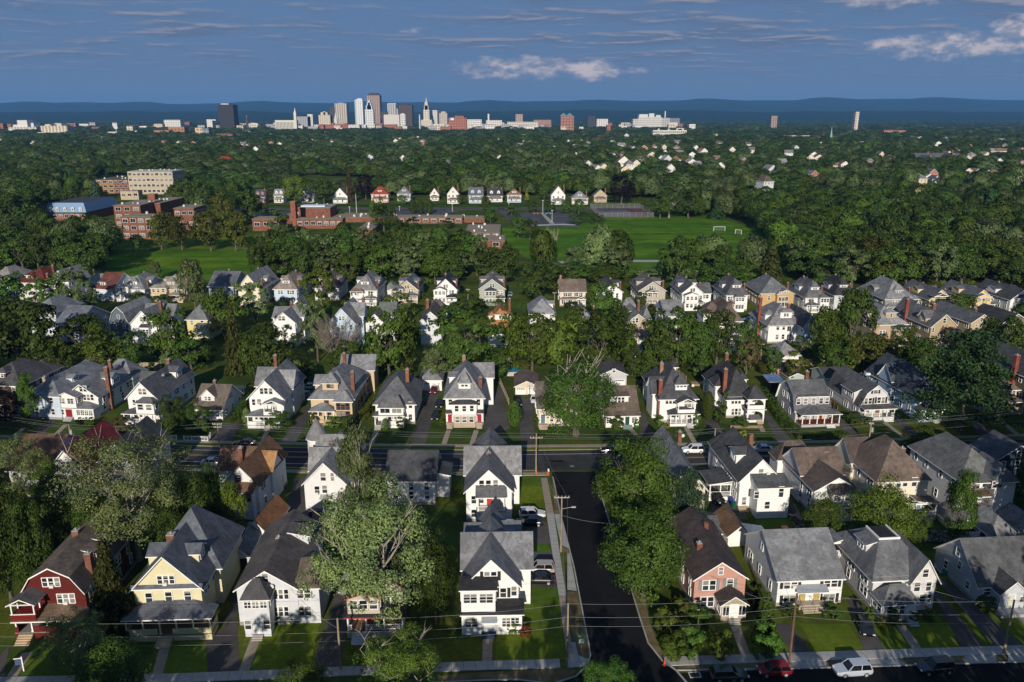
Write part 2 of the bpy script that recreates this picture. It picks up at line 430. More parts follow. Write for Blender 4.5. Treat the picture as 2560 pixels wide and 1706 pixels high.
# near street along the bottom edge
NS = [(-700, 1722), (-250, 1713), (0, 1706), (436, 1697), (620, 1690), (1160, 1667), (1400, 1660), (1660, 1655), (1965, 1645), (2351, 1632), (2610, 1624), (2800, 1618), (3300, 1603)]
nsl = [gp(*p) for p in NS]
nsw = [p for p in nsl if p[0] < 8.0] ; nse = [p for p in nsl if p[0] > 19]
tag(MB().prism([(x, y - 2.3) for x, y in nsl] + [(x, y - 14) for x, y in reversed(nsl)], -.3, .012).obj('street', ASPH_NEW), kind='structure')
# side street
SL = [(1380, 1180), (1382, 1193), (1401, 1285), (1435, 1419), (1472, 1613), (1476, 1640), (1468, 1665), (1440, 1692), (1380, 1712)]
SR = [(1720, 1712), (1690, 1677), (1655, 1652), (1620, 1608), (1600, 1547), (1577, 1471), (1559, 1419), (1517, 1285), (1489, 1193), (1486, 1180)]
sheet('street', PX(*SL, *SR), ASPH_NEW, .017)
def kerb(pts, wd=.18, m=CONC, z=.14):
    q = PX(*pts); mbk = MB()
    for a, b in zip(q, q[1:]): mbk.beam((*a, z / 2), (*b, z / 2), wd, z)
    tag(mbk.obj('kerb', m), kind='structure')
kerb(SL[1:]); kerb(SR[:-1])
kerb([(1380, 1712), (1290, 1700), (1170, 1704), (1000, 1712), (600, 1730)]); kerb([(1690, 1677), (1940, 1674), (2191, 1667), (2554, 1656), (2800, 1648)])
# pavements of the near street, slab by slab
slabs('pavement', [p for p in nsl if p[0] < 9.5], -.85, .85, 1.55, CONC)
slabs('pavement', [gp(1662, 1655), gp(1965, 1645), gp(2351, 1632), gp(2610, 1624), gp(2760, 1619)], -.85, .85, 1.55, CONC)
def slab_run(L, Rr, n, m, z=.125):
    root = tag(link('pavement', None), kind='structure')
    l = PX(*L); r = PX(*Rr)
    l2 = [along(l, length(l) * i / n)[:2] for i in range(n + 1)]; r2 = [along(r, length(r) * i / n)[:2] for i in range(n + 1)]
    for i in range(n):
        q = [l2[i], r2[i], r2[i + 1], l2[i + 1]]
        cxx = sum(p[0] for p in q) / 4; cyy = sum(p[1] for p in q) / 4
        poly = [((x - cxx) * .985, (y - cyy) * .985) for x, y in q]
        MB().prism(poly, -.12, 0).obj('slab', m, root, (cxx, cyy, z + random.uniform(-.006, .006)))
    return root
slab_run([(1352, 1196), (1366, 1286)], [(1368, 1196), (1385, 1286)], 14, OLDC)
slab_run([(1366, 1286), (1380, 1381), (1397, 1491)], [(1385, 1286), (1399, 1381), (1416, 1491)], 22, CONC)
slab_run([(1397, 1491), (1417, 1648)], [(1414, 1491), (1434, 1648)], 10, OLDC)
sheet('verge', PX((1386, 1196), (1381, 1200), (1386, 1286), (1401, 1286)), DRY, .02, )
sheet('driveway', PX((1386, 1286), (1402, 1286), (1422, 1372), (1402, 1362)), CONC, .022)
sheet('driveway', PX((1418, 1384), (1424, 1383), (1442, 1478), (1418, 1475)), CONC, .022)
sheet('verge', PX((1404, 1366), (1421, 1374), (1423, 1384), (1404, 1380)), DRY, .024)
sheet('verge', PX((1416, 1480), (1442, 1480), (1470, 1612), (1473, 1640), (1436, 1648), (1418, 1500)), DRY, .02)
sheet('pavement', PX((1417, 1606), (1438, 1608), (1446, 1640), (1472, 1650), (1462, 1668), (1420, 1672)), CONC, .10)
sheet('verge', PX((900, 1712), (1170, 1683), (1400, 1672), (1440, 1676), (1430, 1691), (1380, 1710), (1290, 1698), (1170, 1702), (1000, 1711)), DRY, .022)
sheet('verge', PX((1558, 1422), (1590, 1430), (1612, 1500), (1625, 1560), (1650, 1620), (1680, 1640), (1660, 1652), (1622, 1608), (1602, 1547), (1579, 1471)), DRY, .022)
sheet('verge', PX((1690, 1674), (1712, 1660), (1940, 1652), (1945, 1672)), DRY, .03)
sheet('verge', PX((2065, 1650), (2155, 1646), (2172, 1655), (2170, 1664), (2066, 1667)), DRY, .03)
sheet('verge', PX((2242, 1646), (2404, 1638), (2416, 1648), (2412, 1657), (2262, 1662)), DRY, .03)
sheet('verge', PX((2484, 1637), (2516, 1634), (2518, 1650), (2496, 1654)), DRY, .03)
for q in (((1962, 1652), (2064, 1648), (2066, 1668), (1946, 1672)), ((2174, 1644), (2240, 1641), (2262, 1662), (2172, 1665)), ((2408, 1636), (2482, 1634), (2494, 1656), (2416, 1658)), ((2520, 1632), (2600, 1629), (2600, 1653), (2520, 1655))):
    sheet('driveway', PX(*q), CONC, .034)
# lawns
for q in (((1305, 1190), (1350, 1192), (1372, 1286), (1300, 1284)), ((1318, 1361), (1366, 1360), (1380, 1381), (1318, 1380)), ((1309, 1462), (1396, 1470), (1414, 1650), (1295, 1660), (1240, 1660), (1240, 1590)),
          ((700, 1560), (800, 1556), (776, 1665), (626, 1680), (650, 1600)), ((375, 1600), (500, 1590), (540, 1690), (400, 1690)), ((80, 1620), (180, 1600), (180, 1690), (45, 1695)),
          ((1890, 1320), (2010, 1318), (2010, 1290), (1890, 1295)), ((2165, 1562), (2250, 1562), (2290, 1626), (2215, 1628)), ((2262, 1562), (2345, 1540), (2400, 1618), (2300, 1624)), ((2328, 1460), (2352, 1470), (2490, 1614), (2460, 1618), (2340, 1480)),
          ((2420, 1525), (2560, 1500), (2640, 1600), (2556, 1612)), ((2000, 1560), (2120, 1560), (2165, 1625), (2040, 1632)), ((2290, 1350), (2430, 1370), (2380, 1450), (2330, 1440)),
          ((280, 560), (900, 600), (700, 690), (640, 690), (260, 705), (270, 620)),):
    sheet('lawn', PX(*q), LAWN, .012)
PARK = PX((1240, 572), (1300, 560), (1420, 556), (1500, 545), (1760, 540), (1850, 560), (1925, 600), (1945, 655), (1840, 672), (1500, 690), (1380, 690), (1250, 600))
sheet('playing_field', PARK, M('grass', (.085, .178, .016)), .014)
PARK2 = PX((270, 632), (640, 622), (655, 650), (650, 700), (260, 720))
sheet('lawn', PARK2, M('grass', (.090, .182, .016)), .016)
sheet('path', PX((1370, 655), (1480, 649), (1700, 651), (1900, 648), (1900, 653), (1700, 656), (1480, 655), (1370, 661)), CONC, .022)
# front strip behind the middle street: dry lawns and drives
for q in (((71, 1092), (104, 1092), (155, 1036), (137, 1036)), ((505, 1105), (575, 1106), (610, 1058), (562, 1058)), ((700, 1109), (738, 1110), (792, 1012), (768, 1012)),
          ((1022, 1116), (1062, 1116), (1098, 985), (1068, 978)), ((1208, 1072), (1240, 1086), (1275, 1072), (1256, 972), (1226, 972)), ((1304, 1117), (1336, 1117), (1334, 1000), (1290, 990)),
          ((1601, 1089), (1634, 1089), (1610, 1030), (1597, 1030)), ((1788, 1110), (1826, 1109), (1764, 1012), (1742, 1012)), ((1945, 1107), (1984, 1106), (1918, 1034), (1908, 1040)),
          ((2128, 1102), (2160, 1100), (2098, 1042), (2087, 1047)), ((2255, 1076), (2284, 1098), (2306, 1096), (2238, 1032), (2227, 1037)), ((2448, 1092), (2490, 1090), (2442, 1052), (2427, 1054)),
          ((1314, 1381), (1394, 1381), (1409, 1471), (1318, 1466)), ((1301, 1308), (1367, 1306), (1379, 1360), (1318, 1360)), ((2118, 1500), (2148, 1500), (2215, 1629), (2160, 1631)),
          ((2322, 1470), (2348, 1480), (2466, 1622), (2408, 1624)), ((2336, 1446), (2358, 1446), (2560, 1616), (2490, 1620)), ((858, 1421), (880, 1421), (853, 1674), (778, 1676)),
          ((512, 1590), (556, 1575), (590, 1470), (600, 1692), (520, 1694)), ((735, 1200), (768, 1190), (768, 1284), (860, 1296), (700, 1330)), ((1780, 1215), (1840, 1230), (1870, 1300), (1775, 1290)),
          ((1945, 1225), (1975, 1240), (2020, 1320), (1990, 1322)), ((2430, 1300), (2600, 1290), (2600, 1380), (2430, 1372)), ((1935, 1560), (1975, 1560), (2035, 1640), (1985, 1642)),
          ((0, 1640), (25, 1610), (10, 1692), (-20, 1692)),):
    sheet('driveway', PX(*q), DRIVE, .018)
def walk(a, b, wd=1.1, m=OLDC):
    A, B = gp(*a), gp(*b); n = max(2, int(math.hypot(B[0] - A[0], B[1] - A[1]) / 1.3))
    root = tag(link('garden_path', None), kind='structure')
    ang = math.atan2(B[1] - A[1], B[0] - A[0]); L = math.hypot(B[0] - A[0], B[1] - A[1]) / n
    me = MB().box(-L / 2 + .02, L / 2 - .02, -wd / 2, wd / 2, -.05, 0).mesh('slab', m)
    for i in range(n):
        f = (i + .5) / n
        link('slab', me, root, (A[0] + (B[0] - A[0]) * f, A[1] + (B[1] - A[1]) * f, .045 + random.uniform(-.004, .004)), ang)
for a, b in (((165, 1062), (132, 1095)), ((352, 1075), (330, 1100)), ((673, 1068), (655, 1108)), ((806, 1060), (792, 1110)), ((1122, 1076), (1109, 1114)), ((1191, 1076), (1179, 1114)), ((1715, 1068), (1738, 1110)), ((1898, 1058), (1908, 1080)),
             ((2212, 1057), (2262, 1096)), ((2492, 1044), (2545, 1088)), ((60, 1070), (36, 1092)), ((1573, 1070), (1590, 1088)), ((940, 1080), (928, 1112))): walk(a, b)
for a, b in (((68, 1632), (30, 1692)), ((416, 1604), (392, 1692)), ((641, 1592), (606, 1688)), ((1219, 1592), (1218, 1664)), ((1838, 1566), (1868, 1648)), ((2252, 1564), (2300, 1634)), ((2540, 1530), (2580, 1570))): walk(a, b, 1.3)

# ------------------------------------------------------------------ windows and doors (shared meshes)
WCACHE = {}
GLASS = (.022, .026, .032)
def win_mesh(w_, h_, style, fc):
    key = (round(w_, 2), round(h_, 2), style, fc)
    if key in WCACHE: return WCACHE[key]
    f = MB(); a, b = w_ / 2, h_ / 2; t = .10 if w_ < 1.4 else .12
    f.box(-a - t, -a, -.09, .02, -b - t, b + t); f.box(a, a + t, -.09, .02, -b - t, b + t)
    f.box(-a, a, -.09, .02, b, b + t); f.box(-a, a, -.12, .02, -b - t, -b)
    if style in 'ds': f.box(-a, a, -.07, .02, -.045, .045)
    if style == 's': f.box(-.035, .035, -.065, .02, -b, b)
    if style == 'g':                      # porch glazing: a grid
        for i in range(1, 3): f.box(-a, a, -.065, .02, -b + h_ * i / 3 - .035, -b + h_ * i / 3 + .035)
        f.box(-.04, .04, -.07, .02, -b, b)
    if style == 'p': f.box(-.03, .03, -.06, .02, -b, b)
    fm = f.mesh('window', M('paint', fc, .6))
    p = MB().box(-a, a, -.035, .015, -b, b).mesh('pane', M('glass', GLASS))
    one = MB(); one.v = list(f.v); one.f = list(f.f); one.m = list(f.m); one.box(-a, a, -.035, .015, -b, b, 1)
    om = one.mesh('window', [M('paint', fc, .6), M('glass', GLASS)])
    WCACHE[key] = (fm, p, om)
    return WCACHE[key]
SHC = {}
ROT = {'F': 0, 'L': -math.pi / 2, 'R': math.pi / 2, 'B': math.pi}
WHT = (.78, .78, .76)

def roof_polys(ty, x0, x1, y0, y1, ze, rise, o, ins=None):
    xc, yc = (x0 + x1) / 2, (y0 + y1) / 2; W, D = x1 - x0, y1 - y0
    X0, X1, Y0, Y1 = x0 - o, x1 + o, y0 - o, y1 + o
    if ty == 'gy':
        s = rise / (W / 2); zl = ze - s * o; zr = ze + rise
        return [[(X0, Y0, zl), (xc, Y0, zr), (xc, Y1, zr), (X0, Y1, zl)], [(xc, Y0, zr), (X1, Y0, zl), (X1, Y1, zl), (xc, Y1, zr)]]
    if ty == 'gx':
        s = rise / (D / 2); zl = ze - s * o; zr = ze + rise
        return [[(X0, Y0, zl), (X1, Y0, zl), (X1, yc, zr), (X0, yc, zr)], [(X0, yc, zr), (X1, yc, zr), (X1, Y1, zl), (X0, Y1, zl)]]
    if ty == 'gamy':
        h = W / 2; k = .36 * h; zk = ze + rise * .62; zr = ze + rise; sl = rise * .62 / k; zl = ze - sl * o * .35; xl, xr = x0 - o * .35, x1 + o * .35
        return [[(xl, Y0, zl), (x0 + k, Y0, zk), (x0 + k, Y1, zk), (xl, Y1, zl)], [(x0 + k, Y0, zk), (xc, Y0, zr), (xc, Y1, zr), (x0 + k, Y1, zk)],
                [(xc, Y0, zr), (x1 - k, Y0, zk), (x1 - k, Y1, zk), (xc, Y1, zr)], [(x1 - k, Y0, zk), (xr, Y0, zl), (xr, Y1, zl), (x1 - k, Y1, zk)]]
    if ty == 'gamx':
        h = D / 2; k = .30 * h; zk = ze + rise * .62; zr = ze + rise; sl = rise * .62 / k; zl = ze - sl * o * .35; yl, yr = y0 - o * .35, y1 + o * .35
        return [[(X0, yl, zl), (X1, yl, zl), (X1, y0 + k, zk), (X0, y0 + k, zk)], [(X0, y0 + k, zk), (X1, y0 + k, zk), (X1, yc, zr), (X0, yc, zr)],
                [(X0, yc, zr), (X1, yc, zr), (X1, y1 - k, zk), (X0, y1 - k, zk)], [(X0, y1 - k, zk), (X1, y1 - k, zk), (X1, yr, zl), (X0, yr, zl)]]
    if ty in ('hip', 'deck', 'hgy'):
        if W <= D:
            h = W / 2; s = rise / h; zl = ze - s * o; i = ins if ins is not None else h; a, b = (xc, y0 + i, ze + rise), (xc, y1 - (i if ty != 'hgy' else -o), ze + rise)
            if ty == 'deck':
                r = .62; dz = ze + rise * r; ax, bx, ay, by = x0 + h * r, x1 - h * r, y0 + i * r, y1 - i * r
                q = [(ax, ay, dz), (bx, ay, dz), (bx, by, dz), (ax, by, dz)]; c = [(X0, Y0, zl), (X1, Y0, zl), (X1, Y1, zl), (X0, Y1, zl)]
                return [[c[j], c[(j + 1) % 4], q[(j + 1) % 4], q[j]] for j in range(4)] + [q]
            if b[1] - a[1] < .05: a = b = (xc, yc, ze + rise)
            P = [[(X0, Y0, zl), (X1, Y0, zl), a], [(X1, Y0, zl), (X1, Y1, zl), b, a], [(X0, Y1, zl), (X0, Y0, zl), a, b]]
            if ty == 'hip': P.append([(X1, Y1, zl), (X0, Y1, zl), b])
            return P if a != b else [[(X0, Y0, zl), (X1, Y0, zl), a], [(X1, Y0, zl), (X1, Y1, zl), a], [(X1, Y1, zl), (X0, Y1, zl), a], [(X0, Y1, zl), (X0, Y0, zl), a]]
        h = D / 2; s = rise / h; zl = ze - s * o; i = ins if ins is not None else h; a, b = (x0 + i, yc, ze + rise), (x1 - i, yc, ze + rise)
        return [[(X0, Y0, zl), (X1, Y0, zl), b, a], [(X1, Y0, zl), (X1, Y1, zl), b], [(X1, Y1, zl), (X0, Y1, zl), a, b], [(X0, Y1, zl), (X0, Y0, zl), a]]
    if ty == 'shed':
        s = rise / D
        return [[(X0, Y0, ze - s * o), (X1, Y0, ze - s * o), (X1, y1, ze + rise), (X0, y1, ze + rise)]]
    if ty == 'shl':      # shed falling to the left (-x)
        s = rise / W
        return [[(X0, Y0, ze - s * o), (x1, Y0, ze + rise), (x1, Y1, ze + rise), (X0, Y1, ze - s * o)]]
    if ty == 'shr':
        s = rise / W
        return [[(x0, Y0, ze + rise), (X1, Y0, ze - s * o), (X1, Y1, ze - s * o), (x0, Y1, ze + rise)]]
    if ty == 'hshed':    # porch roof: hipped at both ends, leaning on the house wall at y1
        s = rise / D; k = min(D, W * .45)
        zl = ze - s * o
        return [[(X0, Y0, zl), (X1, Y0, zl), (x1 - k, y1, ze + rise), (x0 + k, y1, ze + rise)], [(X1, Y0, zl), (X1, y1, zl), (x1 - k, y1, ze + rise)], [(X0, y1, zl), (X0, Y0, zl), (x0 + k, y1, ze + rise)]]
    if ty == 'flat':
        return [[(X0, Y0, ze), (X1, Y0, ze), (X1, Y1, ze), (X0, Y1, ze)]]
    if ty == 'cone':
        r = W / 2 + o; n = 14
        return [[(xc + r * math.cos(2 * math.pi * i / n), yc + r * math.sin(2 * math.pi * i / n), ze), (xc + r * math.cos(2 * math.pi * (i + 1) / n), yc + r * math.sin(2 * math.pi * (i + 1) / n), ze), (xc, yc, ze + rise)] for i in range(n)]
def wall_mb(ty, x0, x1, y0, y1, z0, ze, rise):
    m = MB(); xc, yc = (x0 + x1) / 2, (y0 + y1) / 2
    if ty == 'cone':
        r = (x1 - x0) / 2; n = 14
        return m.prism([(xc + r * math.cos(2 * math.pi * i / n), yc + r * math.sin(2 * math.pi * i / n)) for i in range(n)], z0, ze)
    F = [(x0, ze), (x1, ze)]; S = [(y0, ze), (y1, ze)]
    if ty in ('gy', 'hgy'): F = [(x0, ze), (xc, ze + rise), (x1, ze)] if ty == 'gy' else F
    if ty == 'gx': S = [(y0, ze), (yc, ze + rise), (y1, ze)]
    if ty == 'gamy': k = .36 * (x1 - x0) / 2; F = [(x0, ze), (x0 + k, ze + rise * .62), (xc, ze + rise), (x1 - k, ze + rise * .62), (x1, ze)]
    if ty == 'gamx': k = .30 * (y1 - y0) / 2; S = [(y0, ze), (y0 + k, ze + rise * .62), (yc, ze + rise), (y1 - k, ze + rise * .62), (y1, ze)]
    if ty == 'shed': S = [(y0, ze), (y1, ze + rise)]
    if ty == 'shl': F = [(x0, ze), (x1, ze + rise)]
    if ty == 'shr': F = [(x0, ze + rise), (x1, ze)]
    m.face([(x0, y0, z0), (x1, y0, z0)] + [(x, y0, z) for x, z in reversed(F)])
    bk = [(x0, y1, z0), (x1, y1, z0)] + [(x, y1, z) for x, z in reversed(F)]
    if ty == 'shed': bk = [(x0, y1, z0), (x1, y1, z0), (x1, y1, ze + rise), (x0, y1, ze + rise)]
    m.face(list(reversed(bk)))
    for x, fl in ((x0, True), (x1, False)):
        zz = S
        if ty == 'shl' and x == x1 or ty == 'shr' and x == x0: zz = [(y0, ze + rise), (y1, ze + rise)]
        q = [(x, y0, z0), (x, y1, z0)] + [(x, y, z) for y, z in reversed(zz)]
        m.face(list(reversed(q)) if fl else q)
    return m

HOUSES = []; MARKS = []; SEEN = set()
import re
def short(l, n=7): return ' '.join(re.split(r' with | behind| whose| half|,| in | beside| below| partly| standing| seen| under| just| mostly| right of| left of| at the| cut| hidden| among| above', l)[0].split()[:n])
def mark_label(px, what):
    for p, l in sorted(MARKS, key=lambda m: abs(m[0] - px)):
        lab = f"{what} {'left' if px < p else 'right'} of the {l}"
        if lab not in SEEN and len(lab.split()) < 17 and abs(p - px) > 4: break
    SEEN.add(lab); return lab
class House:
    def __init__(s, label, xl, xr, yb, ye, D, roof, rise=None, yp=None, wall=WHITE, rc=(.13, .13, .14), yaw=1.0, o=.45, trim=WHT, group=None, name='house', cat='house', far=0, fc=WHT, sides=1, ins=None, auto=None, nowin=False, kind='siding', base=.55):
        s.Y0 = gp((xl + xr) / 2, yb)[1]; s.ze = zat(ye, s.Y0)
        XL, XR = xat(xl, s.Y0, s.ze), xat(xr, s.Y0, s.ze)
        s.W = W = XR - XL; s.xc = (XL + XR) / 2; s.D = D; s.far = far; s.fc = fc
        s.rise = rise if rise is not None else (zat(yp, s.Y0) - s.ze)
        s.roof = roof; HOUSES.append((s.xc, s.Y0, D, label)); s.wm = M(kind, wall); s.rm = M('shingle', rc); s.tm = M('paint', trim, .6); s.rc = rc; s.wall = wall; s.trimc = trim; s.kind = kind
        s.root = empty(name, (s.xc, s.Y0, 0), R(yaw), label, cat, group)
        s.wo, s.ro = s.block(s.root, 'wall', 'roof', -W / 2, W / 2, 0, D, 0, s.ze, roof, s.rise, o, ins=ins)
        if base: MB().box(-W / 2 - .04, W / 2 + .04, -.04, D + .04, 0, base).obj('foundation', M('concrete', (.33, .31, .28)), s.root)
        s.slope = s.rise / (W / 2) if roof in ('gy', 'hip', 'deck', 'hgy') and W <= D else s.rise / (D / 2)
        if sides and not nowin: s.sidewins()
        if auto and not nowin: s.autofront(auto)
    def block(s, par, wn, rn, x0, x1, y0, y1, z0, ze, ty, rise, o=.3, wm=None, rm=None, ins=None, t=.2, tm=None):
        wo = None
        if wn: wo = wall_mb(ty, x0, x1, y0, y1, z0, ze, rise).obj(wn, wm or s.wm, par)
        P = roof_polys(ty, x0, x1, y0, y1, ze + t * .9, rise, o, ins)
        ro = MB().shell(P, t).obj(rn, [rm or s.rm, tm or s.tm], wo if (wo is not None and wn != 'wall') else par)
        return wo, ro
    # pixel -> house coordinates on the plane y = dy in front of (-) or behind (+) the front wall
    def uz(s, px, py, dy=0.0):
        z = zat(py, s.Y0 + dy); return xat(px, s.Y0 + dy, z) - s.xc, z
    def win(s, u, z, w_=.85, h_=1.45, n=1, style='d', side='F', y=0.0, par=None, sh=None, fc=None, x=None):
        """n sashes side by side; y is the front plane (F/B), x the side plane (L/R)"""
        fm, pm, om = win_mesh(w_, h_, style, fc or s.fc)
        for i in range(n):
            k = (i - (n - 1) / 2) * (w_ + .2)
            if side in 'FB': loc = (u + k, y + (-.012 if side == 'F' else .012), z)
            else: loc = (x + (-.012 if side == 'L' else .012), u + k, z)
            deep = par is not None and par is not s.root
            if s.far or deep: link('window', om, par or s.root, loc, ROT[side])
            else: link('pane', pm, link('window', fm, s.root, loc, ROT[side]))
        if sh:
            key = (round(h_, 2), sh)
            if key not in SHC: SHC[key] = MB().box(-.22, .22, -.06, 0, -h_ / 2 - .05, h_ / 2 + .05).mesh('shutter', M('paint', sh, .7))
            e_ = (n * (w_ + .2) - .2) / 2 + .38
            for sg in (-1, 1): link('shutter', SHC[key], par or s.root, (u + sg * e_, y - .012, z))
    def wpx(s, *L, dy=0.0, **k):
        for q in L:
            px, py = q[0], q[1]; n = q[2] if len(q) > 2 else 1
            u, z = s.uz(px, py, dy)
            a = dict(k)
            if len(q) > 3: a['w_'] = q[3]
            if len(q) > 4: a['h_'] = q[4]
            s.win(u, z, n=n, y=dy, **a)
    def sidewins(s):
        n = max(2, int(s.D / 3.3)); fl = [min(1.9, s.ze - 1.3)] + ([s.ze - 1.4] if s.ze > 4.6 else [])
        rnd = random.Random(int(abs(s.xc) * 10) + int(s.Y0))
        for sd, x in (('L', -s.W / 2), ('R', s.W / 2)):
            for z in fl:
                for i in range(n):
                    if rnd.random() < .12: continue
                    s.win((i + .5) * s.D / n + rnd.uniform(-.35, .35), z, .8, 1.4, rnd.choice((1, 1, 2)), side=sd, x=x)
        if s.roof == 'gx' and s.rise > 2:
            for sd, x in (('L', -s.W / 2), ('R', s.W / 2)): s.win(s.D / 2, s.ze + s.rise * .38, .7, 1.1, 1, side=sd, x=x)
    def autofront(s, auto):
        """auto: string, e.g. '2|3|3' = windows in the attic, upper and ground storey; letters w = pairs"""
        rows = auto.split('|'); zs = []
        zz = {3: [s.ze + s.rise * .33, s.ze - 1.25, 1.9], 2: [s.ze - 1.25, 1.9], 1: [min(1.9, s.ze - 1.2)]}[len(rows)]
        for r_, z in zip(rows, zz):
            if not r_ or r_ == '0': continue
            n = int(r_[0]); dbl = 2 if 'w' in r_ else 1
            if len(rows) == 3 and z > s.ze: s.win(0, z, .7, 1.15, n)
            else:
                for i in range(n): s.win((i + .5) * s.W / n - s.W / 2, z, .8, 1.4, dbl)
    def chim(s, x, y, z0, z1, w_=.75, col=BRICK, d_=None):
        w_ *= .86; z1 -= .5; d_ = d_ or w_
        c = MB().box(x - w_ / 2, x + w_ / 2, y - d_ / 2, y + d_ / 2, z0, z1)
        c.box(x - w_ / 2 - .07, x + w_ / 2 + .07, y - d_ / 2 - .07, y + d_ / 2 + .07, z1 - .38, z1 - .2)
        o_ = c.obj('chimney', M('brick', col), s.root)
        k = MB().box(x - w_ / 2 - .02, x + w_ / 2 + .02, y - d_ / 2 - .02, y + d_ / 2 + .02, z1, z1 + .09)
        k.tube((x, y, z1 + .09), (x, y, z1 + .42), .14, .12, 8, 0, True)
        k.obj('chimney_cap', M('concrete', (.34, .33, .31)), o_)
    def chpx(s, px, pyt, y, z0=None, w_=.75, col=BRICK):
        z = zat(pyt, s.Y0 + y); x = xat(px, s.Y0 + y, z) - s.xc
        s.chim(x, y, z0 if z0 is not None else s.ze, z, w_, col)
    def dorm(s, u, y, w_=2.2, h=1.5, rise=.9, ty='hip', n=2, sl=None, z0=None, wm=None, D=None, wh=.95, rm=None):
        sl = sl or s.slope; zr = z0 if z0 is not None else s.ze + sl * y; D = D or (h + rise * .6) / sl + .15
        wo, ro = s.block(s.root, 'dormer', 'dormer_roof', u - w_ / 2, u + w_ / 2, y, y + D, zr - .3, zr + h, ty, rise, .28, t=.14, wm=wm, rm=rm)
        if n: s.win(u, zr + h * .52 + .05, .62, wh, n, par=wo, y=y)
        return wo
    def sdorm(s, side, yc, inset=1.0, w_=2.6, h=1.5, rise=.9, ty='gx', n=2, sl=None, D=None):
        sl = sl or s.slope; zr = s.ze + sl * inset; D = D or (h + rise * .6) / sl + .15; sg = 1 if side == 'R' else -1
        xa = sg * (s.W / 2 - inset); xb = sg * max(.1, s.W / 2 - inset - D)
        wo, ro = s.block(s.root, 'dormer', 'dormer_roof', min(xa, xb), max(xa, xb), yc - w_ / 2, yc + w_ / 2, zr - .3, zr + h, ty, rise, .28, t=.14)
        if n: s.win(yc, zr + h * .52, .62, .95, n, side=side, par=wo, x=xa)
        return wo
    def wing(s, x0, x1, y0, y1, ze, ty, rise, z0=0.0, wm=None, rm=None, o=.35, name='wing'):
        return s.block(s.root, name, name + '_roof', x0, x1, y0, y1, z0, ze, ty, rise, o, wm=wm, rm=rm, t=.17)[0]
    def door(s, u, z0, col=(.25, .02, .03), w_=.95, h=2.1, y=0.0, par=None):
        d_ = MB().box(u - w_ / 2, u + w_ / 2, y - .06, y + .01, z0, z0 + h); d_.box(u - w_ * .3, u + w_ * .3, y - .075, y - .05, z0 + h * .55, z0 + h * .88)
        o_ = d_.obj('door', M('paint', col, .5), par or s.root)
        if par is None:
            f = MB(); f.box(u - w_ / 2 - .14, u - w_ / 2, y - .08, y + .01, z0, z0 + h + .14); f.box(u + w_ / 2, u + w_ / 2 + .14, y - .08, y + .01, z0, z0 + h + .14); f.box(u - w_ / 2, u + w_ / 2, y - .08, y + .01, z0 + h, z0 + h + .14)
            f.obj('door_frame', s.tm, o_)
    def porch(s, x0, x1, d_=2.2, zd=.8, ze=3.0, ty='hshed', rise=.8, cols=4, rail=True, steps=None, base=None, colm=None, y1=0.0, rm=None, floor=(.24, .23, .22), par=None, swid=1.4, scol=(.42, .40, .37)):
        y0 = y1 - d_
        b = MB().box(x0, x1, y0, y1, 0.02 if zd < 2 else zd - .3, zd - .1, 0).box(x0 - .06, x1 + .06, y0 - .06, y1, zd - .1, zd, 1)
        po = b.obj('porch', [M('siding', base or s.wall), M('wood', floor)], s.root)
        if ze: s.block(po, None, 'porch_roof', x0, x1, y0, y1, 0, ze, ty, rise, .3, t=.16, rm=rm)
        cm = M('paint', colm or WHT, .6)
        me = MB().box(-.09, .09, -.09, .09, zd, ze + .05).box(-.13, .13, -.13, .13, zd, zd + .18).box(-.13, .13, -.13, .13, ze - .16, ze).mesh('column', cm)
        if cols:
            for i in range(cols):
                link('column', me, po, (x0 + .15 + (x1 - x0 - .3) * i / max(1, cols - 1), y0 + .15, 0))
            MB().box(x0, x1, y0 + .03, y0 + .25, ze - .22, ze + .04).obj('beam', cm, po)
        if rail == 'solid':
            r_ = MB()
            a = (steps - swid / 2 if steps is not None else None)
            for p, q in ([(x0, x1)] if steps is None else [(x0, steps - swid / 2), (steps + swid / 2, x1)]):
                if q - p > .2: r_.box(p, q, y0, y0 + .12, zd, zd + .85)
            r_.box(x0, x0 + .12, y0 + .13, y1, zd, zd + .85); r_.box(x1 - .12, x1, y0 + .13, y1, zd, zd + .85)
            r_.obj('railing', M('siding', base or s.wall), po)
        elif rail:
            r_ = MB()
            for p, q in ([(x0, x1)] if steps is None else [(x0, steps - swid / 2), (steps + swid / 2, x1)]):
                if q - p < .3: continue
                r_.box(p, q, y0 + .1, y0 + .17, zd + .8, zd + .88); r_.box(p, q, y0 + .1, y0 + .17, zd + .1, zd + .17)
                n = int((q - p) / .17)
                for i in range(n): xx = p + (i + .5) * (q - p) / n; r_.box(xx - .025, xx + .025, y0 + .11, y0 + .16, zd + .17, zd + .8)
            for xx in (x0, x1 - .07): r_.box(xx, xx + .07, y0 + .17, y1, zd + .8, zd + .88); r_.box(xx, xx + .07, y0 + .17, y1, zd + .1, zd + .17)
            r_.obj('railing', cm, po)
        if steps is not None: s.steps(steps, y0 - .06, zd, swid, po, scol)
        return po
    def steps(s, u, y, zd, swid=1.4, par=None, col=(.42, .40, .37)):
        n = max(2, int(zd / .19)); m = M('concrete', col)
        st = link('steps', None, par) if par is None else None
        for i in range(n):
            zt = zd * (1 - (i + 1) / (n + 1))
            MB().box(u - swid / 2, u + swid / 2, y - .3 * (i + 1), y - .3 * i - .01, 0.02, zt).obj('step', m, par or s.root)
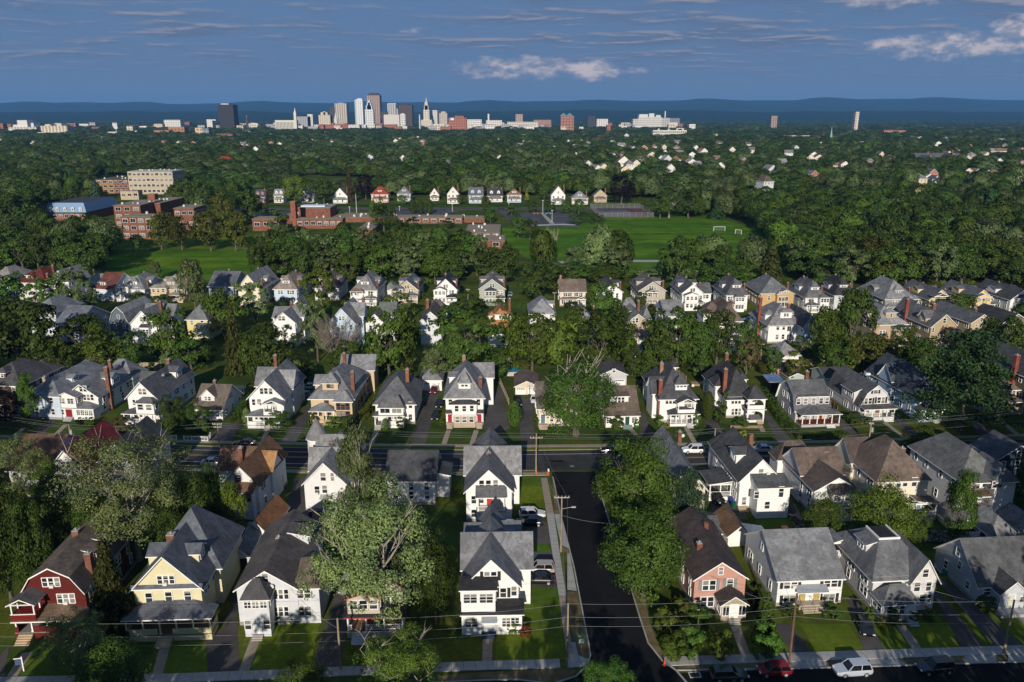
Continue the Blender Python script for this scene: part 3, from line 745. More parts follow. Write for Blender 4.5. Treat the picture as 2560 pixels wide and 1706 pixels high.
    def sun_porch(s, x0, x1, d_=2.2, ze=3.0, ty='hshed', rise=.8, z0=0.0, glaze='g', n=3, wz=None, ww=1.0, wh=1.2, wm=None, y1=0.0, rm=None, o=.3, name='porch', step=0):
        """an enclosed porch storey with a band of windows"""
        wo, ro = s.block(s.root, name, name + '_roof', x0, x1, y1 - d_, y1, z0, ze, ty, rise, o, wm=wm, rm=rm, t=.16)
        wz = wz if wz is not None else ze - .95
        if n:
            sp = (x1 - x0 - .3) / n; wdt = min(ww, sp - .22)
            for i in range(n): s.win(x0 + .15 + (i + .5) * sp, wz, wdt, wh, 1, glaze, par=wo, y=y1 - d_)
            for sd, x in (('L', x0), ('R', x1)): s.win(y1 - d_ / 2, wz, min(1.3, d_ - .6), wh, 1, glaze, side=sd, par=wo, x=x)
        return wo
    def dish(s, u, y, z):
        m = MB()
        m.tube((u, y, z), (u, y - .3, z + .35), .03, .03, 5)
        m.tube((u, y - .3, z + .35), (u, y - .36, z + .36), .32, .34, 10, 0, True)
        m.obj('satellite_dish', M('paint', (.6, .6, .6), .5), s.root)
    def ac(s, u, z, y=0.0):
        MB().box(u - .28, u + .28, y - .42, y, z - .2, z + .2).obj('air_conditioner', M('paint', (.66, .65, .62), .5), s.root)
    def vent(s, x, y, z):
        MB().tube((x, y, z - .3), (x, y, z + .5), .06, .06, 6, 0, True).obj('vent_pipe', M('metal', (.09, .09, .1)), s.root)
def garage(label, xl, xr, yb, ye, D, roof='hip', rise=1.5, wall=WHITE, rc=(.15, .15, .16), doors=2, dcol=(.74, .74, .72), yaw=1.0, open_=False, **k):
    g = House(label, xl, xr, yb, ye, D, roof, rise, wall=wall, rc=rc, yaw=yaw, o=.35, name='garage', cat='garage', sides=0, base=0, **k)
    if doors:
        sp = g.W / doors
        for i in range(doors):
            u = -g.W / 2 + (i + .5) * sp; wd = min(2.5, sp - .45); hh = min(2.2, g.ze - .35)
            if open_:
                MB().box(u - wd / 2, u + wd / 2, -.015, .6, .02, hh).obj('doorway', M('paint', (.012, .012, .013), .9), g.root)  # solid near-black slab: shade of the garage inside painted as colour
            else:
                dd = MB().box(u - wd / 2, u + wd / 2, -.05, .01, .02, hh)
                for j in range(1, 4): dd.box(u - wd / 2 + .05, u + wd / 2 - .05, -.075, -.04, hh * j / 4 - .03, hh * j / 4 + .03)
                do = dd.obj('garage_door', M('paint', dcol, .6), g.root)
                p = MB()
                for j in range(4): p.box(u - wd * .42 + j * wd * .21, u - wd * .42 + j * wd * .21 + wd * .17, -.07, -.03, hh * .8, hh * .93)
                p.obj('pane', M('glass', GLASS), do)
    return g
# ------------------------------------------------------------------ houses of the near street (fronts to the camera)
DK = (.05, .05, .055); GR = (.135, .138, .145); LG = (.20, .205, .215); BRN = (.105, .075, .055); DBR = (.062, .050, .045); RUST = (.26, .115, .04); BLK = (.028, .028, .031)
BLKP = (.02, .02, .022)
# red gambrel
h = House('dark red gambrel house with a brown shingle roof, open white-posted porches and two brick chimneys', 56, 210, 1566, 1482, 16, 'gamy', yp=1420, wall=(.10, .014, .011), rc=(.115, .092, .078), yaw=3.0)
h.wpx((128, 1455, 3, .62, 1.25)); h.wpx((165, 1497, 3, .62, 1.35)); h.ac(*h.uz(131, 1464)); h.ac(*h.uz(166, 1506))
h.win(1.9, 1.9, .8, 1.4, 2)
h.porch(-4.3, 4.2, 2.6, 1.0, 2.75, 'hshed', .75, 5, 'solid', steps=-2.9, base=(.12, .014, .011), rm=M('shingle', (.15, .105, .07)), scol=(.50, .38, .24), swid=1.9)
ba = MB().box(-4.4, -1.2, -2.8, 0, 2.95, 3.85); po = ba.obj('balcony', M('siding', (.15, .014, .011)), h.root)
h.block(po, None, 'balcony_roof', -4.4, -1.2, -2.8, 0.2, 0, 5.4, 'gy', .8, .3, rm=M('shingle', (.09, .085, .085)), t=.16)
cme = MB().box(-.08, .08, -.08, .08, 3.85, 5.45).mesh('column', M('paint', WHT, .6))
for x, y in ((-4.25, -2.65), (-1.35, -2.65), (-4.25, -1.2), (-1.35, -1.2)): link('column', cme, po, (x, y, 0))
MB().box(-4.45, -1.15, -2.86, -2.74, 3.85, 3.95).box(-4.45, -1.15, -2.86, -2.74, 5.25, 5.4).obj('railing', M('paint', WHT, .6), po)
h.chim(3.55, 3.6, 3.2, 9.6, .95); h.chim(-.6, 9.2, 8.2, 10.2, 1.0)
h.sdorm('R', 7.0, 1.0, 2.4, 1.5, .5, 'shr', 2, sl=1.1); h.sdorm('R', 10.2, 1.0, 2.2, 1.5, .5, 'shr', 2, sl=1.1); h.vent(1.2, 12, 8.6)
# yellow house
h = House('pale yellow gabled house with a steep slate grey roof and deep full-width porch', 335, 500, 1570, 1468, 14, 'gy', yp=1391, wall=(.66, .61, .40), rc=(.095, .105, .125), yaw=3.0, o=.5)
h.wpx((415, 1449, 3, .6, 1.2)); h.wpx((374, 1493), (422, 1491), (469, 1491)); h.ac(*h.uz(414, 1458))
sk = MB().shell([[(-h.W / 2 - .3, -.55, h.ze + .05), (h.W / 2 + .3, -.55, h.ze + .05), (h.W / 2 + .3, 0, h.ze + .42), (-h.W / 2 - .3, 0, h.ze + .42)]], .15).obj('skirt_roof', [h.rm, h.tm], h.root)
h.wing(-4.6, 5.4, 5.5, 16.5, h.ze, 'hip', 6.3, o=.5)
h.porch(-5.0, 6.3, 2.9, 1.0, 3.45, 'hshed', .8, 6, 'solid', steps=.2, base=(.60, .55, .33), colm=(.66, .62, .42), swid=2.0, scol=(.50, .38, .24), floor=(.2, .14, .09))
h.win(-2.2, 2.1, .9, 1.3, 2); h.door(.2, 1.2, (.28, .05, .03)); h.win(2.8, 2.1, 1.6, 1.3, 1, 'p')
h.sdorm('R', 5.0, 1.2, 2.6, 1.6, .8, 'gx', 2); h.sdorm('L', 6.0, .6, 3.4, 1.7, 1.0, 'gx', 2); h.chpx(433, 1327, 6.6, 7.5, 1.25, BRICK); h.vent(.5, 11, 11.5)
# pale grey two-family
h = House('light grey two-storey house with a dark brown roof and enclosed two-storey entry bay', 592, 742, 1562, 1472, 17, 'gy', yp=1427, wall=(.60, .62, .66), rc=(.085, .075, .072), yaw=2.0, o=.4)
h.wpx((663, 1445, 1, .8, 1.3)); h.wpx((702, 1486, 3, .55, 1.45), (702.5, 1529, 3, .55, 1.4))
w_ = h.wing(h.W / 2, h.W / 2 + 2.9, .15, 9, h.ze, 'gx', 1.9, rm=M('shingle', (.13, .10, .08)))
h.wpx((759, 1485, 2, .8, 1.45), (761, 1529, 2, .8, 1.4), dy=.15)
zb = h.uz(634, 1493, -2.6)[1]; ua, ub = h.uz(603, 1493, -2.6)[0], h.uz(668, 1493, -2.6)[0]
b_ = h.sun_porch(ua, ub, 2.6, zb, 'hip', 1.9, n=3, wh=1.35, ww=.85, rm=M('shingle', (.06, .06, .065)))
for k in (-1, 1): h.win((ua + ub) / 2 + k * 1.25, 1.9, .8, 1.35, 1, 'd', par=b_, y=-2.6)
h.door((ua + ub) / 2, .5, (.72, .73, .74), .9, 2.0, -2.6); h.steps((ua + ub) / 2, -2.7, .6, 1.4)
h.dish(*[h.uz(680, 1466, -.2)[0], -.2, h.uz(680, 1470, -.2)[1]]); h.chpx(702, 1336, 9.0, 7.5, .95); h.vent(-1.8, 6, 8.2); h.sdorm('R', 12, .6, 2.8, 1.6, .6, 'shr', 2)
# dark house with red rakes behind the poplar
h = House('dark-roofed house with red gable boards half hidden behind the forked silver poplar', 879, 1005, 1566, 1468, 12, 'gy', yp=1420, wall=(.48, .43, .36), rc=(.033, .033, .036), yaw=2.0, trim=(.35, .02, .04))
h.wpx((950, 1444, 2, .75, 1.3)); h.win(1.8, 4.7, .8, 1.4, 2)
h.sun_porch(-3.7, .6, 2.3, 6.0, 'gy', .7, z0=3.6, n=3, wh=1.3, glaze='d')
h.porch(-3.9, 3.7, 2.5, 1.1, 3.3, 'hshed', .6, 4, True, steps=-2.2, swid=2.0, scol=(.62, .62, .62), floor=(.2, .12, .08)); h.door(-1.8, 1.1, (.3, .09, .05))
h.sdorm('R', 5, .6, 2.6, 1.5, .6, 'shr', 2)
# white corner house
h = House('white corner house with grey cross gables, black shutters and an enclosed two-storey front porch', 1160, 1296, 1556, 1462, 11.5, 'gy', yp=1398, wall=WHITE, rc=(.150, .155, .168), yaw=1.5, o=.5)
h.wpx((1226, 1440, 2, .72, 1.3), sh=BLKP); h.wpx((1258, 1482, 1, .8, 1.4), sh=BLKP); h.wpx((1285, 1478, 1, .7, 1.4)); h.ac(*h.uz(1234, 1447))
h.wing(-h.W / 2 - .25, h.W / 2 + 1.9, 4.2, 10.2, h.ze + .3, 'gx', h.rise - .35, o=.45)
h.wing(-2.4, 2.4, 11.3, 17.5, h.ze - .3, 'gy', h.rise - .5, o=.4)
h.wing(-h.W / 2 - .1, -1.6, 11.4, 14.5, h.ze + .6, 'shed', .9); h.wing(1.6, h.W / 2 + .6, 11.4, 15, h.ze + .6, 'shed', .9)
ze2 = h.uz(1199, 1475, -2.4)[1]
b_ = h.sun_porch(-4.05, .55, 2.4, ze2, 'shed', .45, n=2, ww=1.75, wh=1.35, rm=M('shingle', BLK), wz=ze2 - 1.25)
c_ = h.sun_porch(-3.95, 4.15, 2.75, 3.15, 'shed', .5, n=0, rm=M('shingle', BLK), name='lower_porch')
for u, n in ((-2.7, 1), (2.0, 1), (3.2, 1)): h.win(u, 1.95, 1.55 if u < 0 else 1.05, 1.3, n, 'g', par=c_, y=-2.75)
h.door(-.4, .35, (.70, .73, .76), .95, 2.0, -2.75)
aw = MB().shell([[(-1.35, -3.7, 2.45), (.75, -3.7, 2.45), (.75, -2.76, 2.85), (-1.35, -2.76, 2.85)]], .08).obj('awning', [M('metal', (.42, .46, .48)), h.tm], h.root)
h.steps(-.4, -2.8, .75, 2.0, None, (.045, .07, .12)); h.chpx(1226, 1310, 10.2, 8.5, .95); h.vent(-2.2, 7.6, 7.5)
# pink house
h = House('salmon pink gabled house with a brown roof, grey shutters and glazed entry porch', 1736, 1866, 1524, 1446, 16, 'gy', yp=1406, wall=(.50, .275, .22), rc=(.062, .047, .045), yaw=3.5, o=.35)
h.wpx((1802, 1427, 1, .6, 1.1)); h.wpx((1772, 1462, 2, .8, 1.5), (1825, 1460, 1, .85, 1.5), sh=(.22, .22, .23)); h.wpx((1767, 1503, 2, .8, 1.5), sh=(.12, .1, .1))
ze2 = h.uz(1830, 1512, -2.8)[1]; ua = h.uz(1800, 1513, -2.6)[0]; ub = h.uz(1864, 1513, -2.6)[0]
b_ = h.sun_porch(ua, ub, 2.8, ze2, 'gy', 1.2, n=0, rm=M('shingle', DBR), wm=M('siding', (.40, .33, .24)))
for u in (ua + .65, ub - .65): h.win(u, 1.75, .85, 1.5, 1, 'p', par=b_, y=-2.8)
h.door((ua + ub) / 2, .5, (.74, .74, .73), .95, 2.1, -2.8); h.win(-1.4, 1.75, 1.1, 1.5, 2, 'p', side='L', par=b_, x=ua)
h.steps((ua + ub) / 2, -2.9, .6, 1.5); h.chpx(1754, 1349, 5.5, 6.5, .85); h.chpx(1775, 1318, 10.5, 8, .75); h.vent(2.2, 8, 7.6)
# white two-family with a broad grey roof
h = House('white two-family house with a broad weathered grey roof, black shutters and paired tan doors', 1944, 2111, 1512, 1448, 13, 'gx', rise=4.3, wall=(.76, .765, .77), rc=(.165, .170, .182), yaw=4.0, o=.3)
for x in (1975, 2078): h.wpx((x, 1460, 2, .85, 1.15), sh=BLKP)
for x in (1972, 2073): h.wpx((x, 1497, 1, 1.7, 1.35), style='p', sh=BLKP)
for x in (-1.05, 1.05): h.door(x, .75, (.42, .33, .13), .95, 2.0)
h.ac(*h.uz(1983, 1464)); 
aw = MB().shell([[(-2.3, -1.25, 2.75), (2.3, -1.25, 2.75), (2.3, -.01, 3.4), (-2.3, -.01, 3.4)]], .08).obj('awning', [M('metal', (.40, .42, .44)), h.tm], h.root)
MB().box(-1.9, 1.9, -1.2, -.02, .02, .72).obj('stoop', M('concrete', (.42, .36, .28)), h.root); h.steps(0, -1.25, .7, 3.2, None, (.42, .36, .28))
ra = MB()
for x in (-1.75, 0, 1.75): ra.beam((x, -.2, 1.6), (x, -1.2, 1.6), .04, .04); ra.beam((x, -1.2, 1.6), (x, -2.2, .95), .04, .04); ra.beam((x, -2.2, 0.05), (x, -2.2, .95), .04, .04); ra.beam((x, -1.2, .7), (x, -1.2, 1.6), .04, .04)
ra.obj('railing', M('metal', (.03, .03, .03)), h.root)
h.chpx(1969, 1327, 7.2, 8.6, 1.0)
# light grey hip house with a flat deck
h = House('pale grey two-storey house with a slate hip roof around a flat deck', 2182, 2334, 1520, 1440, 12.5, 'deck', rise=5.0, ins=7, wall=(.60, .59, .60), rc=(.115, .12, .128), yaw=5.0, o=.5)
a = h.W * .19; k = 4.34; zd = h.ze + 3.27; MB().box(-a, a, k, k + .2, zd, zd + .3).box(-a, -a + .2, k + .21, 12.5 - k, zd, zd + .3).box(a - .2, a, k + .21, 12.5 - k, zd, zd + .3).obj('parapet', h.tm, h.root); MB().box(-a + .21, a - .21, k + .21, 12.5 - k, zd + .02, zd + .1).obj('deck', M('asphalt', BLK), h.root)
h.win(-1.5, h.ze - 1.15, .95, 1.3)
g_ = h.wing(.9, h.W / 2 + .25, -.75, 6.5, h.ze - .1, 'gy', 3.1, o=.5)
c = (.9 + h.W / 2 + .25) / 2
for u, z, a, k in ((c, h.ze + .8, .8, 1.25), (c - .95, h.ze - 1.35, .85, 1.4), (c + .75, h.ze - 1.35, .75, 1.4), (c + .1, 1.85, .9, 1.5), (c + 1.1, 1.85, .5, 1.4)): h.win(u, z, a, k, 1, par=g_, y=-.75)
b_ = h.sun_porch(-h.W / 2 + .1, .9, 2.9, 2.95, 'hip', 1.9, n=0, wm=M('siding', (.58, .57, .57)))
for u in (-3.2, -2.3, -1.4): h.win(u, 1.85, .72, 1.45, 1, 'd', par=b_, y=-2.9)
h.door(-.15, .6, (.72, .72, .70), .95, 2.1, -2.9); h.win(-1.5, 1.85, 1.0, 1.4, 2, 'd', side='L', par=b_, x=-h.W / 2 + .1)
h.steps(-.15, -3.0, 1.0, 1.3, None, (.40, .41, .43)); h.sdorm('L', 6.0, 1.0, 3.0, 1.5, .6, 'shl', 2, sl=1.0); h.chpx(2242, 1334, 7.0, 8, 1.0); h.vent(-3, 10, 9)
sp = MB().box(-h.W / 2 - 1.6, -h.W / 2, 9.4, 12.4, 0.02, 3.2); h.porch(-h.W / 2 - 1.7, -h.W / 2 - .02, 3, 3.0, 5.3, 'shl', .5, 2, True, y1=12.4)
# grey cape at the right edge
h = House('low grey cape with a charcoal roof and small gabled entry at the right edge', 2443, 2640, 1508, 1462, 10.5, 'gx', rise=4.6, wall=(.50, .53, .57), rc=(.082, .085, .092), yaw=4.0, o=.3, sides=0)
h.wpx((2464, 1475, 1, 1.0, 1.3)); h.win(h.W / 2 - 3.2, 2.0, 1.0, 1.3)
b_ = h.wing(h.uz(2498, 1480, -1.8)[0], h.uz(2564, 1480, -1.8)[0], -1.8, 3, 3.0, 'gy', 1.75, rm=M('shingle', (.05, .05, .055)), name='entry')
u = h.uz(2524, 1495, -1.8)[0]; h.door(u, .55, (.58, .57, .48), 1.0, 2.1, -1.8); h.win(u + 1.6, 1.9, .6, .8, 1, par=b_, y=-1.8)
MB().box(u - 2.2, u + 2.2, -3.4, -1.82, 0, .5).obj('stoop', M('concrete', (.4, .41, .43)), h.root)
for y, z in ((2.2, 1.8), (5.4, 5.4), (7.6, 1.9), (4.6, 3.6)): h.win(y, z, .8, 1.2, 1, side='L', x=-h.W / 2)

# ------------------------------------------------------------------ houses between the streets (backs to the camera)
h = House('white house with a maroon red shingle roof beside the big silver maple', 120, 215, 1252, 1178, 15, 'gy', rise=4.0, wall=(.70, .71, .72), rc=(.16, .022, .030), yaw=1, auto='2|2|2')
h.wing(-h.W / 2 - 2.6, -h.W / 2, 2, 7, 3.1, 'shl', .9, rm=M('shingle', (.05, .04, .04)))
h = House('pale brown-roofed house behind the yellowish tree at the left edge', 20, 120, 1250, 1175, 14, 'gx', rise=4.0, wall=(.64, .66, .68), rc=(.12, .07, .045), yaw=-1, auto='3|3')
h.chpx(13, 1112, 7, 8, 1.1)
h = House('grey house under the silver maple with a tall brick chimney poking out above its crown', 240, 350, 1235, 1160, 13, 'gy', rise=4.2, wall=(.45, .50, .55), rc=(.05, .052, .058), yaw=0, auto='2|3|3')
h.chpx(247, 1079, 10, 8, 1.2)
h = House('white house with a steep rust brown gable roof painted sunlit orange on its right', 562, 646, 1288, 1207, 13, 'gy', yp=1165, wall=(.70, .72, .74), rc=(.125, .070, .040), yaw=-5.0, o=.45, trim=(.16, .12, .10))
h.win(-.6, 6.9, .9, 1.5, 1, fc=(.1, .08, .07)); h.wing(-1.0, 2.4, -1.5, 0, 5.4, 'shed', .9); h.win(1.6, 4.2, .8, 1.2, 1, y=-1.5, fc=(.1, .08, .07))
h.wing(.2, h.W / 2 + .35, 5.6, 10.2, h.ze + .1, 'gx', h.rise - .7, rm=M('shingle', (.27, .15, .068)), o=.4); h.wing(-h.W / 2 - 4.6, -.5, 7, 13, h.ze - .8, 'gx', 3.2, rm=M('shingle', (.10, .062, .042)))  # right cross gable: low sunlight painted into the roof colour as orange
h.chim(-h.W / 2 - .4, 8.0, 5, 9.8, .9)
h = House('white house with a round corner turret under a grey cone roof', 760, 864, 1278, 1208, 14, 'gy', yp=1158, wall=(.70, .705, .71), rc=(.19, .192, .198), yaw=0, o=.4)
h.wpx((808, 1192, 1, .9, 1.5), (831, 1192, 1, .6, 1.5), (793, 1225, 1, .85, 1.45), (812, 1223, 1, .85, 1.45)); h.ac(*h.uz(793, 1233))
h.wing(-3.9, h.W / 2 + .5, 5.2, 8.6, h.ze + .5, 'gx', 3.3); h.wing(-3.7, 4.5, 9.2, 14.3, h.ze + .4, 'gx', 3.9)
h.block(h.root, 'turret', 'turret_roof', -6.3, -2.6, 12.0, 15.7, 0, 8.3, 'cone', 4.1, .3); h.win(-4.4, 7.0, .8, 1.4, 1, par=h.root, y=11.97)
aw = MB().shell([[(-.9, -1.2, 2.85), (1.1, -1.2, 2.85), (1.1, -.01, 3.3), (-.9, -.01, 3.3)]], .08).obj('awning', [M('metal', (.5, .5, .5)), h.tm], h.root)
h.door(.1, .8, (.30, .14, .08)); h.steps(.1, -.1, .8, 1.5); h.chpx(828, 1100, 10.5, 9, .95)
h = House('small white house with a dark mottled side-gabled roof behind the poplar crown', 968, 1086, 1262, 1200, 9.5, 'gx', rise=3.6, wall=(.74, .75, .76), rc=(.052, .055, .062), yaw=0, auto='3|3')
h.chpx(1044, 1137, 4.8, 7, .85, (.30, .15, .06)); h.wing(h.W / 2, h.W / 2 + 2.4, 3, 8, 4.4, 'shr', .5); h.vent(0, 2.4, 7)
h = House('tall white house with crossing grey gables and a red door on its upper back balcony', 1166, 1279, 1304, 1226, 14, 'gy', yp=1175, wall=(.77, .77, .765), rc=(.125, .128, .135), yaw=.8, o=.5)
h.wpx((1204, 1211, 1, .8, 1.5), (1221, 1211, 1, .8, 1.5), (1239, 1210, 1, .8, 1.5), (1184.5, 1249, 1, .8, 1.4), (1184.5, 1283, 1, .8, 1.4))
h.wing(-h.W / 2 - .4, h.W / 2 + 1.5, 6.5, 13.2, h.ze + .25, 'gx', h.rise - .2, rm=M('shingle', (.20, .202, .208)), o=.45); h.wing(-3.4, 3.4, 13.5, 20, h.ze - .2, 'gy', h.rise - .2)
h.porch(-2.0, 2.7, 2.0, 3.0, 5.7, 'shed', 1.1, 2, True, rm=M('shingle', (.10, .10, .105))); h.door(.1, 3.05, (.45, .035, .012), 1.0, 2.1); h.win(-1.3, 4.2, .7, 1.2)
h.sun_porch(-1.9, 2.6, 1.9, 2.7, 'flat', .01, n=2, glaze='d', name='lower_porch'); h.chpx(1223, 1125, 7, 9, .95); h.vent(2.6, 4.0, 8.4)
h = House('cream house with a long pale grey roof slope beside the blue-green pine', 1672, 1764, 1278, 1222, 19, 'gy', rise=4.2, wall=(.66, .60, .48), rc=(.150, .155, .165), yaw=3.2, auto='1|2|2')
h.chim(1.2, 11, 8.5, 11.2, .8); h.dish(2.6, 14, 8.4)
h = House('white house with a charcoal gable roof and a boxy two-storey rear addition', 1849, 1953, 1272, 1200, 15, 'gy', yp=1149, wall=(.79, .79, .785), rc=(.066, .067, .072), yaw=4.0, o=.4)
h.wpx((1902, 1182, 1, .85, 1.45), (1859, 1251, 1, .75, 1.45))
b_ = h.wing(-1.7, h.W / 2 + .25, -3.6, -.02, h.uz(1920, 1220, -3.6)[1], 'shed', .9, rm=M('shingle', (.075, .078, .08)), name='addition')
for q in ((1887, 1236, .8, 1.3), (1950, 1231, .8, 1.9), (1914, 1263, .85, 1.3)): u, z = h.uz(q[0], q[1], -3.6); h.win(min(u, h.W / 2 - .4), z, q[2], q[3], 1, par=b_, y=-3.6)
h.door(2.6, .3, (.66, .67, .68), 1.0, 2.3, -3.6); h.wing(-3.4, 3.4, 12, 18.5, h.ze - .2, 'hip', h.rise); h.sdorm('L', 6.5, .8, 3.4, 2.0, .8, 'gx', 2)
h.porch(-h.W / 2 - 4.2, -h.W / 2 - .05, 5.5, .9, 3.3, 'shl', .5, 3, True, y1=9.0); h.chpx(1887, 1120, 13, 9, .9); h.dish(1.2, -.1, 6.6); h.steps(-2.9, -.1, .9, 1.8, None, (.45, .36, .24))
h = House('white house with a mid-brown cross-gabled roof and a covered back porch', 2036, 2146, 1290, 1225, 14, 'gy', yp=1195, wall=(.76, .765, .77), rc=(.088, .070, .060), yaw=4.5, o=.4)
h.wing(-h.W / 2 - .1, h.W / 2 + .1, 5.5, 13.5, h.ze + .5, 'gx', 3.4, rm=M('shingle', (.115, .088, .072))); h.wing(-5, 2, 13.4, 17, h.ze + .2, 'hip', 2.6)
h.porch(-1.6, 2.6, 2.2, 3.1, 5.3, 'shed', .8, 3, True); h.win(.2, 4.4, 1.4, 1.2, 1, 'p'); h.sun_porch(-1.5, 2.5, 2.1, 2.8, 'flat', .01, n=2, glaze='d', name='lower_porch'); h.chpx(2070, 1154, 9, 8.5, 1.1, (.33, .16, .10)); h.vent(2.5, 9.4, 9)
h = House('cream house with a brown pyramid hip roof between two tall brick chimneys', 2192, 2326, 1288, 1197, 12, 'hip', rise=5.2, wall=(.72, .67, .54), rc=(.120, .092, .076), yaw=5.0, o=.45)
h.wpx((2223, 1208, 1, .8, 1.35), (2246, 1208, 1, .8, 1.35), (2263, 1207, 1, .8, 1.35), (2287, 1206, 1, .85, 1.6)); h.wing(-h.W / 2 - .6, -.3, 8.0, 14.5, h.ze - .2, 'gx', 3.3, rm=M('shingle', (.082, .062, .054)))
h.porch(1.4, 5.4, 2.4, .9, 3.3, 'shr', .5, 2, True); h.door(3.4, .9, (.12, .22, .33)); h.chpx(2213, 1118, 8.8, 8, 1.0); h.chpx(2270, 1116, 9.0, 8, 1.0); h.vent(-.2, 4.0, 9.2)
h = House('large white house with a streaked slate roof, two brick chimneys and open back balconies', 2400, 2512, 1292, 1196, 15, 'hip', rise=4.0, wall=(.72, .73, .74), rc=(.115, .118, .118), yaw=5.5, o=.5)
b_ = h.wing(.6, h.W / 2 + .4, -2.6, 6, h.uz(2485, 1202, -2.6)[1], 'hip', 2.2, rm=M('shingle', (.11, .115, .118)), name='bay')
for k in (0, 1): u, z = h.uz(2483 + 14 * k, 1212, -2.6); h.win(u, z, .8, 1.2, 1, par=b_, y=-2.6)
h.porch(-2.6, .55, 2.0, 5.4, 7.6, 'shed', .5, 2, True, floor=(.10, .07, .05), base=(.10, .07, .05), colm=(.13, .10, .08)); h.porch(-2.6, .55, 2.0, 2.6, None or 4.9, 'flat', .01, 2, True, floor=(.10, .07, .05), base=(.10, .07, .05), colm=(.13, .10, .08))
h.win(-1.0, 6.3, 1.3, 1.7, 1, 'p'); h.win(-1.0, 3.6, 1.3, 1.7, 1, 'p'); h.chpx(2386, 1101, 11.5, 10, 1.1); h.chpx(2415, 1127, 8, 10, 1.1); h.wing(2, h.W / 2 + 2.4, 8, 12, h.ze - .3, 'hip', 1.8)
h = House('dark navy blue house with white window frames at the right edge', 2490, 2600, 1226, 1146, 7, 'gy', rise=2.6, wall=(.022, .042, .075), rc=(.07, .075, .085), yaw=5, auto='1|3|3')
# garages of this block
garage('small grey-roofed garage with a dark open doorway behind the light grey house', 571, 622, 1425, 1392, 8, 'gy', 1.5, doors=1, open_=True, rc=(.115, .125, .145), wall=(.55, .56, .57), yaw=5)
garage('small garage with a rust brown roof and white gable boards behind the light grey house', 612, 668, 1362, 1330, 9, 'gy', 2.0, doors=1, rc=(.17, .080, .038), yaw=-6)
garage('white garage with a brown gable roof joined to a panelled metal lean-to roof', 1820, 1876, 1366, 1338, 7, 'gy', yp=1324, doors=0, rc=(.13, .078, .045), yaw=6)
garage('low garage with a flat-pitched grey roof behind the pink house', 1752, 1802, 1352, 1334, 7, 'gx', 1.3, doors=0, rc=(.085, .085, .088), yaw=3)
g_ = garage('white hip-roofed garage with an open dark front and two cars inside', 2476, 2546, 1366, 1337, 8, 'hip', 2.2, doors=1, open_=True, rc=(.165, .170, .178), yaw=4)
garage('pale yellow garage with a low gable beside the dark columnar tree', 2386, 2440, 1334, 1315, 6, 'gy', 1.2, doors=0, wall=(.66, .60, .34), rc=(.13, .12, .11), yaw=3)
garage('white garage corner at the right edge behind the grey cape', 2546, 2620, 1352, 1322, 7, 'gy', 1.6, doors=0, wall=(.6, .64, .68), yaw=4)
# ------------------------------------------------------------------ houses behind the middle street (fronts to the camera)
def two_storey_bay(h, f0, f1, d_=2.3, glaze='d', n=3, ty='gy', rise=.9, ztop=5.7, low='enc', wm=None, rm=None, open_up=False, ww=.9):
    """a two-storey porch bay: an upper room or open balcony over a lower porch"""
    x0, x1 = f0 * h.W / 2, f1 * h.W / 2
    if open_up:
        po = h.porch(x0, x1, d_, 3.1, ztop, ty, rise, 3, 'solid', rm=rm)
        h.win(x0 + (x1 - x0) * .35, 4.5, .9, 1.5, 1)
    else:
        h.sun_porch(x0, x1, d_, ztop, ty, rise, z0=2.9, n=n, glaze=glaze, wm=wm, rm=rm, ww=ww, wh=1.25, wz=ztop - 1.0)
    if low == 'enc': h.sun_porch(x0, x1, d_ - .05, 2.85, 'flat', .01, n=n, glaze=glaze, wm=wm, ww=ww, wh=1.3, name='lower_porch')
    elif low == 'open':
        h.porch(x0, x1, d_, .8, 2.9, 'flat', .01, 3, True, steps=(x0 + x1) / 2)
def lower(h, f0, f1, d_=2.2, steps=None, cols=3, rail=True, ze=2.95, rise=.8, rm=None, **k):
    return h.porch(f0 * h.W / 2, f1 * h.W / 2, d_, .8, ze, 'hshed', rise, cols, rail, steps=(None if steps is None else steps * h.W / 2), rm=rm, **k)
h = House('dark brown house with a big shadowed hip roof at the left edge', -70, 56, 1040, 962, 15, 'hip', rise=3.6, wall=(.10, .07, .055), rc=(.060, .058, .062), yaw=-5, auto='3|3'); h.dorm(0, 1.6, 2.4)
h = House('long pale blue-grey house with a low grey hip roof behind the narrow columnar tree', 62, 150, 1048, 988, 21, 'hip', rise=3.0, wall=(.50, .58, .68), rc=(.155, .165, .18), yaw=-6, auto='2|2'); h.sdorm('R', 8, 1.0, 2.6, 1.2, .6, 'gx', 2); h.chim(-1.8, 4, 6, 9.4, .9, (.5, .42, .3))
h = House('white house with a crimson double door and a gabled sun room above it', 163, 246, 1040, 990, 15, 'gy', yp=962, wall=(.74, .74, .74), rc=(.155, .16, .17), yaw=-5, o=.5)
h.wpx((208, 972, 2, .75, 1.35)); h.win(1.6, 4.7, .7, 1.4, 3)
two_storey_bay(h, -1.15, .02, 2.6, 'g', 2, 'gy', 1.0, 5.6, 'none', ww=1.4); h.sun_porch(-h.W / 2 - .4, h.W / 2 + .1, 2.5, 2.75, 'hshed', .8, n=0, name='lower_porch')
h.door(-2.0, .55, (.22, .012, .022), 1.6, 2.1, -2.5); h.win(1.8, 1.8, .8, 1.2, 4, 'g', y=-2.5, par=h.root); h.win(-3.5, 1.8, .5, 1.2, 1, y=-2.5, par=h.root); h.steps(-2, -2.6, .9, 2.0, None, (.4, .42, .45))
